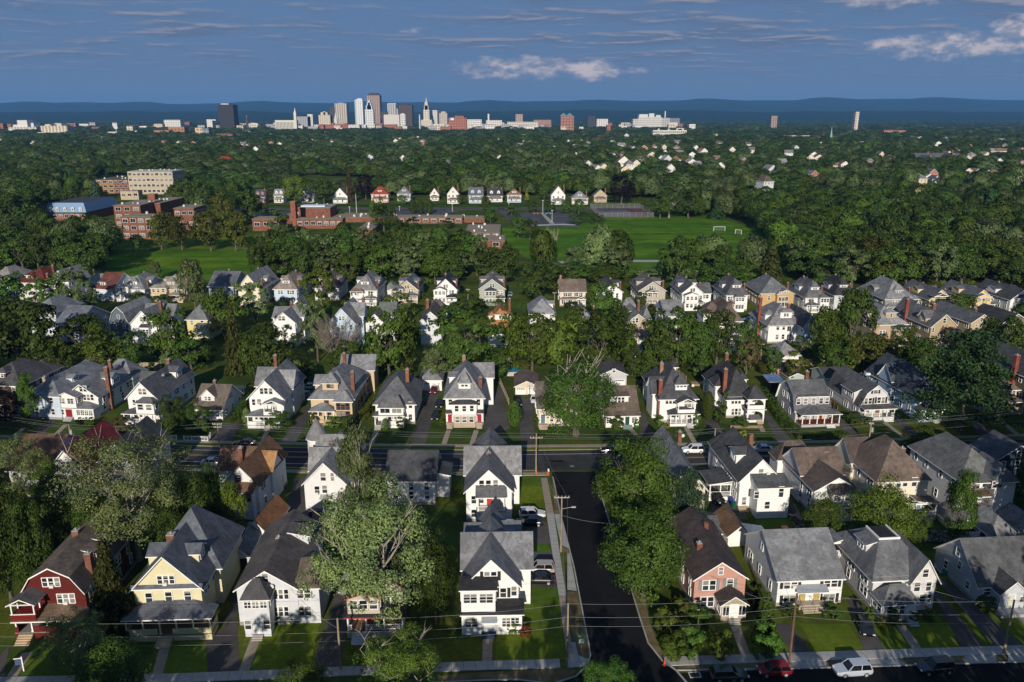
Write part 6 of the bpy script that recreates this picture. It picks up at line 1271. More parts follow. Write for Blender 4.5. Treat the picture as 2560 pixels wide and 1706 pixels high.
r0, W_, D_, z_ = city('tall brick apartment tower with twin green pyramid roofs', 1402, 1435, 290, (.30, .15, .115), 3000, 30, cat='apartment tower', name='apartment_tower')
for sx in (-.45, .3):
    q = MB(); a = W_ * .27; cx_ = sx * W_ * .62; zt = zat(282.5, 3000)
    for i in range(4): p = [(cx_ - a, 2), (cx_ + a, 2), (cx_ + a, 2 + 2 * a), (cx_ - a, 2 + 2 * a)]; q.face([(*p[i], z_ + .02), (*p[(i + 1) % 4], z_ + .02), (cx_, 2 + a, zt)])
    q.obj('pyramid_roof', M('metal', (.20, .36, .36)), r0)
MB().box(-W_ / 2, -W_ * .06, -8, -.02, 0, zat(317, 3000)).obj('front_block', M('facade', (.56, .46, .36), .8), r0)
r0, W_, D_, z_ = city('white hospital cluster with stacked roof plant on the right horizon', 1597, 1655, 293, (.55, .54, .52), 3900, 60, cat='hospital', name='hospital', roofs=((-.95, -.2, 286, (.6, .6, .6)), (-.1, .35, 284, (.6, .6, .6)), (.5, .9, 288, (.55, .55, .55)))); MB().box(-W_ * .75, -W_ / 2 - .01, 0, 40, 0, zat(298, 3900)).obj('annex', M('facade', (.5, .48, .46), .8), r0); MB().box(W_ / 2 + .01, W_ * .85, 10, 40, 0, zat(295, 3900)).obj('annex', M('facade', (.42, .41, .41), .8), r0)
r0, W_, D_, z_ = city('long four-storey white factory with rows of tall windows, right of centre', 1633, 1717, 326, (.66, .63, .57), 2450, 24, cat='factory', name='factory', plain=True)
for i in range(17):
    for j in range(3): link('window', win_mesh(3.4, 5.2, 'p', WHT)[2], r0, (-W_ / 2 + (i + .5) * W_ / 17, -.02, z_ * (.2 + .3 * j)))
for f in (-.7, -.1, .4, .75): MB().box(f * W_ / 2, f * W_ / 2 + 5, 6, 12, z_ + .01, z_ + 4.5).obj('roof_block', M('concrete', (.55, .52, .46)), r0)
r0, W_, D_, z_ = city('pale concrete motorway viaduct above the tree tops right of centre', 1186, 1402, 336, (.44, .42, .37), 2600, 22, cat='viaduct', name='viaduct', plain=True)
for f in range(-4, 5): MB().box(f * W_ / 9 - 2, f * W_ / 9 + 2, -1.2, -.02, 0, z_ - 4).obj('pier', M('concrete', (.22, .21, .19)), r0)
MB().box(-W_ * .1, W_ * .5, -26, -14, z_ - 16, z_ - 11).obj('ramp', M('concrete', (.46, .44, .39)), r0)
# left: hospitals, apartment blocks
r0, W_, D_, z_ = city('white hospital with a tall square block, far left', 20, 90, 318, (.55, .53, .50), 2900, 50, cat='hospital', name='hospital', roofs=((-.35, .35, 301, (.66, .65, .63)), (-.7, -.35, 312, (.6, .58, .54)), (.6, .8, 308, (.6, .6, .6))))
r0, W_, D_, z_ = city('cream hospital with ribbed castle-like walls, left', 101, 167, 315, (.58, .52, .42), 2700, 40, style=1.0, cat='hospital', name='hospital', roofs=((-.7, -.3, 311, (.58, .52, .42)), (.2, .55, 310, (.58, .52, .42)))); MB().box(-W_ * .6, W_ * .72, -14, -.02, 0, zat(331, 2700)).obj('front_block', M('concrete', (.58, .55, .48)), r0)
r0, W_, D_, z_ = city('low white studio building carrying a big white satellite dish', 268, 296, 330, (.62, .60, .56), 2500, 30, cat='building', name='studio_building'); MB().tube((6, 10, z_), (6, 10, z_ + 9), 1, .8, 6).obj('mast', M('metal', (.6, .6, .6)), r0); MB().tube((6, 8, z_ + 13), (6, 9.2, z_ + 13.6), 6.2, 6.6, 14, 0, True).obj('dish', M('paint', (.75, .75, .75), .5), r0)
for a in (('brick apartment slabs with balconies, left half', 384, 422, 326, (.35, .165, .095), 2500), ('brick apartment slabs with a taller core, right half', 420, 460, 318, (.34, .17, .11), 2540), ('brick low apartment slab below the black tower', 540, 581, 335, (.24, .11, .08), 2400)):
    city(*a, D=30, cat='apartment block', name='apartment_block')
r0, W_, D_, z_ = city('cream and grey apartment block left of the black tower', 487, 505, 320, (.54, .42, .27), 2500, 22, cat='apartment block', name='apartment_block'); MB().box(W_ / 2 + .01, W_ * 1.4, 0, 20, 0, z_ - 2).obj('wing', M('facade', (.22, .24, .28), .8), r0)
city('white low warehouse far behind the brick apartment slabs', 409, 450, 300, WH, 3900, 50, cat='building', name='building')
for a in (('cream low factory range on the right below the hills', 1957, 2028, 339, (.55, .44, .32), 2300, 20), ('brick church hall block under the green steeple', 2046, 2104, 343, (.33, .15, .09), 2250, 30), ('red brick town block with a square tower, right of the green steeple', 2135, 2164, 372, (.34, .11, .07), 1700, 24), ('brick shopping row between the trees on the right', 1964, 2034, 364, (.36, .19, .13), 1750, 16),
          ('brick range left of the red brick town block', 2072, 2120, 370, (.36, .15, .09), 1720, 18), ('tan church tower with two pinnacles on the right horizon', 2140, 2149, 280, (.56, .50, .42), 3500, 24), ('low brick school half hidden by trees on the far right', 2210, 2265, 326, (.30, .15, .12), 2500, 24), ('brick block standing behind the long viaduct', 1488, 1540, 340, (.28, .085, .055), 2350, 20), ('orange brick range left of the twin-roofed tower below the skyline', 951, 1055, 343, (.42, .19, .10), 2200, 22),
          ('long white industrial range below the red brick block', 844, 948, 340, (.52, .51, .48), 2300, 26), ('grey low block with flat roof, far right horizon', 1929, 1944, 290, (.3, .22, .19), 3900, 30)):
    city(*a, cat='building', name='building')
r0, W_, D_, z_ = city('brick church with a slim pale green steeple', 2070, 2092, 352, (.28, .10, .07), 2000, 40, plain=True, cat='church', name='church'); spire(r0, 0, 12, z_, zat(317, 2000), 5, (.20, .36, .34)); MB().shell(roof_polys('gy', -W_ / 2, W_ / 2, 0, 40, z_, 5, .5), .4).obj('roof', [M('shingle', (.2, .21, .22)), M('paint', WHT)], r0)
h = House('long red brick school with dark gabled roofs among trees on the right', 2296, 2412, 424, 404, 30, 'gx', rise=10, wall=(.30, .10, .065), rc=(.085, .09, .105), far=1, sides=0, base=0, kind='brick', cat='school', name='school_building')
h.wing(-h.W / 2 - 1, -h.W / 2 + 16, -14, 12, h.ze, 'gy', 8); h.wing(2, 18, -8, 12, h.ze + 3, 'gy', 8); h.chim(h.W / 2 - 10, 15, 10, h.ze + 14, 2.4); h.chim(-h.W / 5, 15, 10, h.ze + 12, 3.4)
for i in range(12): h.win(-h.W / 2 + (i + .5) * h.W / 12, 9, 2.2, 3, 1); h.win(-h.W / 2 + (i + .5) * h.W / 12, 4, 2.2, 3, 1)

rnd = random.Random(31)
for i in range(140):
    x = rnd.uniform(590, 1330) if i < 90 else rnd.uniform(1330, 1760) if i < 118 else rnd.uniform(0, 560); Y = rnd.uniform(3150, 4600); wpx = rnd.uniform(8, 30); yt = 290 + (68 - rnd.uniform(17, 34)) * CF / Y * 1.02; cn = rnd.choice(('white', 'cream', 'brick red', 'grey', 'white')); c_ = {'white': WH, 'cream': CRM, 'brick red': BRK, 'grey': GRY}[cn]
    pos = 'below the skyline' if i < 90 else 'right of the skyline' if i < 118 else 'left of the black tower'
    o = city(mark_label(x, f'low {cn} flat-roofed building'), x - wpx / 2, x + wpx / 2, yt, c_, Y, 30, cat='building', name='low_building')[0]; MARKS.pop(); o['group'] = f'low {cn} buildings {pos}'
# hundreds of little houses show as specks between the trees
rnd = random.Random(11)
SMALL = []
cols_w = [(.70, .69, .66), (.72, .71, .68), (.66, .60, .50), (.62, .52, .36), (.52, .56, .60), (.36, .16, .11), (.68, .66, .62)]
cols_r = [(.12, .12, .13), (.17, .165, .165), (.10, .08, .07), (.19, .12, .08), (.22, .22, .23)]
spots = [(2440, 446), (2466, 450), (2492, 452), (2548, 470), (2418, 446), (2320, 462), (2340, 466), (2330, 452), (2230, 402), (2300, 470), (1920, 470), (2034, 450), (1590, 420), (1630, 396), (1575, 425), (1510, 435), (1615, 410), (1700, 390), (1560, 412), (1610, 376), (1635, 372), (1660, 370), (1740, 372), (1760, 385), (1690, 410), (1730, 420), (1470, 425), (1440, 395), (1385, 372), (1250, 405), (1120, 420), (1008, 402), (925, 405), (766, 392), (610, 372), (640, 380), (610, 365), (700, 365), (780, 352), (276, 375), (1930, 440), (1945, 358), (2050, 365), (1990, 372), (2370, 395), (2390, 380), (2480, 382), (2510, 370), (2440, 345), (2400, 340), (2475, 335), (2520, 340), (2540, 345), (2360, 348), (2300, 345), (2250, 340), (2180, 335), (2020, 330), (1900, 345), (1870, 365), (1850, 350), (1830, 380), (1800, 360), (1790, 405), (1860, 410)]
for i in range(70): spots.append((rnd.uniform(1450, 2600), rnd.uniform(330, 440)))
for i in range(40): spots.append((rnd.uniform(-40, 1450), rnd.uniform(325, 375)))
for (x, y) in spots:
    X, Y = gp(x, y + 12)
    wc, rc = rnd.choice(cols_w), rnd.choice(cols_r)
    ty = rnd.choice(('gy', 'gy', 'gx', 'hip')); W_, D_, ze, ri = rnd.uniform(9, 13), rnd.uniform(10, 15), rnd.uniform(10.0, 13.0), rnd.uniform(3.5, 5)
    cn = {(.36, .16, .11): 'brick red', (.62, .52, .36): 'tan', (.66, .60, .50): 'cream', (.52, .56, .60): 'pale blue'}.get(wc, 'white')
    tn = {'gy': 'front-gabled', 'gx': 'side-gabled', 'hip': 'hip-roofed'}[ty]; side = 'right' if x > 1450 else ('middle' if x > 800 else 'left')
    r0 = empty('distant_house', (X, Y, 0), R(rnd.uniform(-25, 25)), mark_label(x, f'distant {cn} {tn} house'), 'house', f'{cn} {tn} houses among the distant trees, {side}')
    wo = wall_mb(ty, -W_ / 2, W_ / 2, 0, D_, 0, ze, ri).obj('wall', M('siding', wc), r0)
    MB().shell(roof_polys(ty, -W_ / 2, W_ / 2, 0, D_, ze + .2, ri, .5), .25).obj('roof', [M('shingle', rc), M('paint', WHT)], r0)
    for k in range(3): link('window', win_mesh(1.0, 1.6, 'd', WHT)[2], r0, ((k - 1) * W_ / 3.2, -.02, ze - 1.8))
    SMALL.append((X, Y))

# ------------------------------------------------------------------ hills on the horizon
def hills(Y, prof, depth_, seed, nm='hills'):
    r_ = random.Random(seed); nx = 160; q = MB(); rows = 5; P = []
    ph = [r_.uniform(0, 6.28) for _ in range(6)]
    for j in range(rows + 1):
        f = j / rows; hh = math.sin(f * math.pi / 2) ** 1.2; row = []
        for i in range(nx + 1):
            x = -1900 + 6400 * i / nx
            pts = prof
            for (a, ya), (b, yb_) in zip(pts, pts[1:]):
                if a <= x <= b: t = (x - a) / (b - a); t = t * t * (3 - 2 * t); yy = ya + (yb_ - ya) * t; break
            else: yy = pts[-1][1] if x > pts[-1][0] else pts[0][1]
            yy += .7 * math.sin(x / 61 + ph[0]) + .5 * math.sin(x / 27 + ph[1]) + .25 * math.sin(x / 11 + ph[2])
            z = zat(yy, Y + depth_) * hh * (1 + (.12 * math.sin(x / 45 + ph[3] + 3 * f) if j < rows else 0)); row.append((xat(x, Y + depth_ * f, 60), Y + depth_ * f, max(.2, z)))
        P.append(row)
    for j in range(rows):
        for i in range(nx): q.face([P[j][i], P[j][i + 1], P[j + 1][i + 1], P[j + 1][i]])
    for i in range(nx): q.face([P[rows][i], P[rows][i + 1], (P[rows][i + 1][0], P[rows][i + 1][1] + 900, .1), (P[rows][i][0], P[rows][i][1] + 900, .1)])
    o = q.obj(nm, M('grass', (.020, .036, .012))); tag(o, kind='structure')
hills(13000, [(-1900, 262), (0, 258), (250, 257), (500, 260), (700, 256), (900, 258), (1100, 256), (1300, 254), (1700, 252), (1900, 251), (2080, 249), (2300, 247), (2400, 248), (2500, 251), (2700, 253), (4500, 250)], 4500, 3)
hills(8200, [(-1900, 282), (0, 281), (400, 279), (800, 281), (1300, 279), (1500, 276), (2000, 280), (2200, 278), (2560, 281), (4500, 280)], 2500, 8)
# ------------------------------------------------------------------ trees
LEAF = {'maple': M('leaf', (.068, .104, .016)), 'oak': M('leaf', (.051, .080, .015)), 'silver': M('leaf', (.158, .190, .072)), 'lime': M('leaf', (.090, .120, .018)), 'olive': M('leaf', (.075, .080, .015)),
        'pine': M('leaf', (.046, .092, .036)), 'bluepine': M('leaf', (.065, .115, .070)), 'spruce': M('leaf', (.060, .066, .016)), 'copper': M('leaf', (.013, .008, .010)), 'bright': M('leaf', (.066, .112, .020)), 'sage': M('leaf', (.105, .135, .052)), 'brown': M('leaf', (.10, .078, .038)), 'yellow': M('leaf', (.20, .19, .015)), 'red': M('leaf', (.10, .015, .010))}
BARK = M('bark', (.11, .095, .075)); PALEB = M('bark', (.36, .33, .27)); GREYB = M('bark', (.22, .19, .165))
def quads_mesh(name, C, Nn, size, aspect, rng, mat, droop=0.0):
    """one leaf-clump face per centre C (n,3) with normal Nn"""
    n = len(C); Nn = Nn / np.maximum(np.linalg.norm(Nn, axis=1, keepdims=True), 1e-6)
    T = rng.normal(size=(n, 3)); T -= (T * Nn).sum(1, keepdims=True) * Nn; T /= np.maximum(np.linalg.norm(T, axis=1, keepdims=True), 1e-6)
    B = np.cross(Nn, T); s_ = (size * rng.uniform(.6, 1.35, n))[:, None]
    bend = Nn * s_ * .25
    V = np.empty((n, 4, 3)); V[:, 0] = C - T * s_ - bend; V[:, 1] = C + B * s_ * aspect; V[:, 2] = C + T * s_ - bend; V[:, 3] = C - B * s_ * aspect
    me = bpy.data.meshes.new(name); me.vertices.add(n * 4); me.vertices.foreach_set('co', V.reshape(-1))
    me.loops.add(n * 4); me.loops.foreach_set('vertex_index', np.arange(n * 4, dtype=np.int32))
    me.polygons.add(n); me.polygons.foreach_set('loop_start', np.arange(0, n * 4, 4, dtype=np.int32))
    me.materials.append(mat); me.update(calc_edges=True)
    return me
def sph(rng, n):
    d_ = rng.normal(size=(n, 3)); return d_ / np.linalg.norm(d_, axis=1, keepdims=True)
def crown(kind, seed, nleaf, ls, mat, ncl=60):
    """crown of a tree 10 m high and 10 m wide standing on z = 0 (scaled per tree)"""
    rng = np.random.default_rng(seed); Cs = []; Ns = []
    if kind in ('round', 'open', 'tall', 'low'):
        zc, rz, rx = {'round': (5.3, 4.9, 4.9), 'open': (5.7, 4.5, 5.0), 'tall': (5.3, 4.9, 4.8), 'low': (4.4, 5.3, 5.0)}[kind]
        d_ = sph(rng, ncl); rr = rng.uniform(.42, 1.0, ncl) ** .55
        cl = d_ * rr[:, None]; 
        if kind == 'tall': cl[:, :2] *= (1 - .45 * np.clip(cl[:, 2:3], -1, 1)) / 1.2
        lob = 1 + .22 * np.sin(3 * np.arctan2(d_[:, 1], d_[:, 0]) + rng.uniform(0, 6)) + rng.normal(0, .07, ncl)
        cl *= np.clip(lob, .65, 1.22)[:, None]
        cc = cl * np.array([rx * .80, rx * .80, rz * .82]) + np.array([0, 0, zc])
        rc = rng.uniform(.16, .30, ncl) * rx * (.62 if kind == 'open' else 1)
        per = np.maximum(8, (nleaf * rc ** 2 / (rc ** 2).sum())).astype(int)
        for c_, r_, k in zip(cc, rc, per):
            dd = sph(rng, k); dd[:, 2] = np.where(dd[:, 2] < -.35, -dd[:, 2], dd[:, 2])
            out = c_ - np.array([0, 0, zc - 1]); out /= max(np.linalg.norm(out), .1)
            keep = (dd @ out) > -.45; dd = dd[keep]
            rad = r_ * rng.uniform(.62, 1.12, len(dd))[:, None]
            Cs.append(c_ + dd * rad * np.array([1.1, 1.1, .8])); Ns.append(dd * .8 + out * .35 + rng.normal(0, .34 if nleaf > 2000 else .25, dd.shape) + np.array([0, 0, .2]))
    elif kind == 'dome':
        d_ = sph(rng, nleaf); d_[:, 2] = np.where(d_[:, 2] < -.5, -d_[:, 2], d_[:, 2]); L3 = rng.normal(0, 1, (9, 3)); L3 /= np.linalg.norm(L3, axis=1, keepdims=True)
        f = np.max(d_ @ L3.T, axis=1); r_ = (.66 + .36 * np.clip((f - .45) / .5, 0, 1)) * rng.uniform(.88, 1.05, nleaf) * (1 + .08 * np.sin(9 * d_[:, 0] + 7 * d_[:, 2]))
        g_ = L3[np.argmax(d_ @ L3.T, axis=1)]; Cs.append(d_ * r_[:, None] * np.array([5.0, 5.0, 4.9]) + np.array([0, 0, 5.1])); Ns.append(d_ * .75 + (d_ - .8 * g_) * .9 + rng.normal(0, .22, (nleaf, 3)) + np.array([0, 0, .12]))
    elif kind == 'cone':
        lv = 26
        for i in range(lv):
            t = i / (lv - 1); z = .7 + 9.1 * t; R_ = 4.6 * (1 - t) ** .8 + .25
            nb = max(5, int(13 * (1 - t) + 4)); k = int(nleaf / lv * (1.6 * (1 - t) + .25) / nb) + 2
            for b in range(nb):
                a = rng.uniform(0, 6.283); L = R_ * rng.uniform(.72, 1.08); f = rng.uniform(.15, 1, k) ** .65
                w_ = rng.normal(0, .16, k) * (1.3 - f) * 3
                x = f * L * math.cos(a) - w_ * math.sin(a); y = f * L * math.sin(a) + w_ * math.cos(a)
                Cs.append(np.stack([x, y, z - f * L * .28 + rng.normal(0, .10, k)], 1)); Ns.append(np.stack([np.full(k, math.cos(a) * .6), np.full(k, math.sin(a) * .6), np.full(k, .8)], 1) + rng.normal(0, .5, (k, 3)))
    elif kind == 'pine':
        for i in range(ncl):
            t = rng.uniform(0, 1) ** .9; z = 1.1 + 8.5 * t; R_ = 4.7 * (1 - t ** 1.5) ** .7 + .3
            a = rng.uniform(0, 6.283); L = R_ * rng.uniform(.35, 1.0); k = int(nleaf / ncl)
            px_, py_ = L * math.cos(a), L * math.sin(a); s1, s2 = rng.uniform(.8, 1.35), rng.uniform(.5, .8)
            p = rng.normal(0, 1, (k, 2)); p /= np.maximum(1, np.linalg.norm(p, axis=1, keepdims=True) / 1.2)
            u, v = p[:, 0] * s1, p[:, 1] * s2
            x = px_ + u * math.cos(a) - v * math.sin(a); y = py_ + u * math.sin(a) + v * math.cos(a)
            Cs.append(np.stack([x, y, z + .16 * L * .5 + rng.normal(0, .13, k) - .10 * u * u], 1)); Ns.append(rng.normal(0, .55, (k, 3)) + np.array([0, 0, .8]))
    elif kind == 'column':
        k = nleaf; t = rng.uniform(0, 1, k); z = .5 + 9.4 * t; R_ = 4.6 * np.sin(np.clip(t * .93 + .07, 0, 1) * math.pi) ** .55
        a = rng.uniform(0, 6.283, k); lob = 1 + .14 * np.sin(5 * a + 7 * t) + .10 * np.sin(17 * t + 2 * a)
        rr = R_ * lob * rng.uniform(.72, 1.03, k); d_ = np.stack([np.cos(a), np.sin(a), np.zeros(k)], 1)
        Cs.append(d_ * rr[:, None] + np.stack([0 * z, 0 * z, z], 1)); Ns.append(d_ * .8 + rng.normal(0, .5, (k, 3)) + np.array([0, 0, .35]))
    C = np.concatenate(Cs); Nn = np.concatenate(Ns)
    return quads_mesh('crown', C, Nn, ls, .55, rng, mat)
def trunk_mesh(seed, hz, r, limbs=6, mat=BARK, spread=3.2, top=None, twig=False, depth_=2):
    rd = random.Random(seed); m = MB()
    def grow(p, d_, L, r_, k):
        n = 3; q = Vector(p)
        for i in range(n):
            d_ = (d_ + Vector((rd.uniform(-.16, .16), rd.uniform(-.16, .16), rd.uniform(-.02, .14)))).normalized()
            e_ = q + d_ * L / n; m.tube(q, e_, r_ * (1 - .22 * i), r_ * (1 - .22 * (i + 1)), 6 if k > 1 else 4); q = e_
            if k > 0 and i > 0 or twig and k > 0:
                for _ in range(2 if not twig else 3):
                    a = rd.uniform(0, 6.283); o_ = Vector((math.cos(a), math.sin(a), rd.uniform(.1, .8))).normalized()
                    grow(q, (d_ * .55 + o_ * .75).normalized(), L * rd.uniform(.42, .62), r_ * .42, k - 1)
    base = Vector((0, 0, -.1)); fork = Vector((rd.uniform(-.15, .15), rd.uniform(-.15, .15), hz))
    m.tube(base, base + Vector((0, 0, .5)), r * 1.5, r * 1.05, 8); m.tube(base + Vector((0, 0, .5)), fork, r * 1.05, r * .8, 8)
    for i in range(limbs):
        a = 2 * math.pi * i / limbs + rd.uniform(-.4, .4); s_ = rd.uniform(.25, .8)
        grow(fork - Vector((0, 0, rd.uniform(0, hz * .25))), Vector((math.cos(a) * s_, math.sin(a) * s_, 1)).normalized(), spread * rd.uniform(.8, 1.25), r * .5, depth_)
    return m.mesh('trunk', mat)
def stem_mesh(h_, r, mat=BARK):
    m = MB(); m.tube((0, 0, -.1), (0, 0, h_ * .5), r, r * .7, 7); m.tube((0, 0, h_ * .5), (0, 0, h_), r * .7, .02, 6)
    return m.mesh('trunk', mat)
CROWN = {
    'round_n': [crown('round', s, 19000, .14, LEAF['maple'], 95) for s in (1, 2, 3)], 'open_n': [crown('open', s, 30000, .078, LEAF['silver'], 125) for s in (4, 5)],
    'tall_n': [crown('tall', 6, 12000, .175, LEAF['maple'], 64)], 'cone_n': [crown('cone', 7, 11000, .2, LEAF['spruce'])], 'pine_n': [crown('pine', 8, 14000, .17, LEAF['pine'], 120)], 'column_n': [crown('column', 9, 6500, .22, LEAF['maple'])],
    'low_n': [crown('low', 10, 12000, .17, LEAF['maple'], 44), crown('low', 12, 12000, .17, LEAF['maple'], 38)],
    'round_m': [crown('round', s, 4200, .29, LEAF['maple'], 46) for s in (21, 22, 23, 24)], 'open_m': [crown('open', s, 4600, .25, LEAF['silver'], 60) for s in (25, 26)], 'tall_m': [crown('tall', s, 4000, .29, LEAF['maple'], 44) for s in (27, 28)], 'cone_m': [crown('cone', 29, 4000, .3, LEAF['spruce'])], 'pine_m': [crown('pine', 30, 4000, .3, LEAF['pine'], 60)], 'column_m': [crown('column', 31, 2600, .34, LEAF['maple'])], 'low_m': [crown('low', 33, 2000, .42, LEAF['maple'], 28)],
}
TRUNK = {'tree': [trunk_mesh(s, 2.6, .28, 5, BARK, 3.2, depth_=1) for s in (1, 2)], 'poplar': [trunk_mesh(s, 2.0, .26, 5, PALEB, 4.6, depth_=2) for s in (3, 4)], 'stem': [stem_mesh(9.3, .2)], 'shrub': [stem_mesh(4, .25)], 'bare': [trunk_mesh(5, 2.2, .22, 7, GREYB, 3.6, twig=True, depth_=2)]}
TREES = []
def mats_on(o, m):
    if o.data.materials[0] is not m:
        o.material_slots[0].link = 'OBJECT'; o.material_slots[0].material = m
def tree(kind, leaf, x, yt, yb, wpx, label, name='tree', cat='tree', group=None, trunk='tree', near=None, hmul=1.0):
    X, Y = gp(x, yb); hz = max(.6, zat(yt, Y)) * hmul; wd = wpx / CF * dep(Y, hz * .6)
    near = (Y < 190) if near is None else near
    V = CROWN[kind + ('_n' if near else '_m')]; i = random.randrange(len(V))
    rt = empty(name, (X, Y, 0), random.uniform(0, 6.28), label, cat, group); rt.scale = (wd / 10, wd / 10, hz / 10)
    TREES.append((X, Y, wd / 2, hz))
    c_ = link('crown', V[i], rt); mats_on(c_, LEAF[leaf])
    T = TRUNK[trunk]; link('trunk', T[random.randrange(len(T))], rt)
    return rt
NEAR = [
 ('round', 'oak', 30, 1190, 1500, 170, 'dark leafy tree filling the left edge above the red gambrel house'),
 ('open', 'silver', 50, 1092, 1290, 190, 'pale yellow-green tree at the left edge in front of the middle street'),
 ('open', 'silver', 345, 1072, 1400, 375, 'huge silvery green maple with a spreading crown between the maroon and orange roofs', 'poplar'),
 ('round', 'oak', 500, 1190, 1380, 120, 'dark green tree in the shadow right of the huge silvery maple'),
 ('tall', 'sage', 895, 1062, 1310, 135, 'slender grey-green poplar rising over the turret house', 'poplar'),
 ('open', 'silver', 945, 1195, 1580, 390, 'great forked silver poplar with pale bare limbs in front of the red-trimmed dark house', 'poplar'),
 ('round', 'maple', 1588, 1090, 1330, 225, 'big dense dark green tree at the right of the side street'),
 ('round', 'bright', 1608, 1262, 1500, 235, 'bright green tree with dead twigs at the kerb of the black side street'),
 ('pine', 'bluepine', 1716, 1172, 1330, 105, 'blue-green pine beside the cream house', 'stem'),
 ('cone', 'spruce', 290, 1350, 1590, 155, 'olive dark spruce between the red gambrel and the yellow house', 'stem'),
 ('open', 'silver', 205, 1528, 1700, 190, 'small silvery tree by the steps of the red gambrel house', 'poplar'),
 ('round', 'oak', 300, 1612, 1775, 190, 'dark green tree at the bottom edge below the yellow house'),
 ('open', 'lime', 1005, 1582, 1780, 280, 'yellow-green tree with white twigs at the bottom edge, left of centre', 'poplar'),
 ('round', 'maple', 765, 1655, 1800, 140, 'small tree top at the bottom edge below the light grey two-family house'),
 ('open', 'bright', 1515, 1658, 1820, 180, 'green tree top at the bottom edge in the mouth of the side street'),
 ('tall', 'lime', 588, 1200, 1375, 92, 'yellow-green tree in front of the orange-roofed house'),
 ('round', 'oak', 540, 1165, 1340, 80, 'dark tree standing behind the yellow-green one by the orange-roofed house'),
 ('round', 'maple', 2050, 1240, 1378, 112, 'round dark green tree behind the broad grey-roofed two-family house'),
 ('round', 'lime', 2195, 1207, 1375, 175, 'large yellowish tree in front of the cream house with two chimneys'),
 ('round', 'bright', 2285, 1264, 1368, 78, 'small round tree right of the large yellowish one'),
 ('tall', 'oak', 2387, 1172, 1372, 100, 'tall dark egg-shaped tree before the streaked slate house'),
 ('round', 'maple', 2558, 1130, 1300, 92, 'green tree at the right edge beside the navy blue house'),
 ('low', 'maple', 2310, 1062, 1168, 142, 'broad green tree leaning over the middle street at the right'),
 ('low', 'copper', 2455, 1092, 1155, 84, 'low dark purple tree beside the middle street at the right'),
 ('pine', 'pine', 2398, 822, 1080, 240, 'great white pine with layered boughs hiding the light blue house', 'stem'),
 ('round', 'oak', 1440, 908, 1090, 215, 'big green tree with a dead white top in front of the cream house'),
 ('tall', 'bright', 80, 930, 1068, 62, 'narrow bright green tree in front of the long pale blue-grey house'),
 ('round', 'copper', 18, 962, 1072, 86, 'dark purple-black tree at the left edge of the middle street'),
 ('low', 'oak', 430, 978, 1078, 84, 'dark bushy tree in front of the gabled house with the skylight'),
 ('low', 'oak', 502, 1004, 1082, 78, 'dark rounded tree in front of the brown-roofed cottage'),
 ('low', 'oak', 697, 1024, 1070, 78, 'low dark spreading tree in front of the tall white gabled house'),
 ('column', 'maple', 1768, 978, 1050, 34, 'tall narrow green shrub tree left of the ivy-cornered house'),
 ('round', 'oak', 95, 1235, 1490, 130, 'dark tree left of the red gambrel house roof'), ('round', 'oak', 160, 1262, 1430, 100, 'dark shadowed tree behind the red gambrel house'), ('round', 'oak', 440, 1270, 1440, 120, 'dark tree behind the yellow house under the huge silvery maple'), ('round', 'maple', 140, 1150, 1300, 90, 'dark green tree before the maroon-roofed house'), ('round', 'oak', 225, 1240, 1420, 110, 'dark tree under the left side of the huge silvery maple'), ('round', 'oak', 1090, 1330, 1560, 110, 'dark tree in the shade right of the great forked poplar'),
]
for a in NEAR: tree(*a[:7], trunk=a[7] if len(a) > 7 else 'tree', near=True)
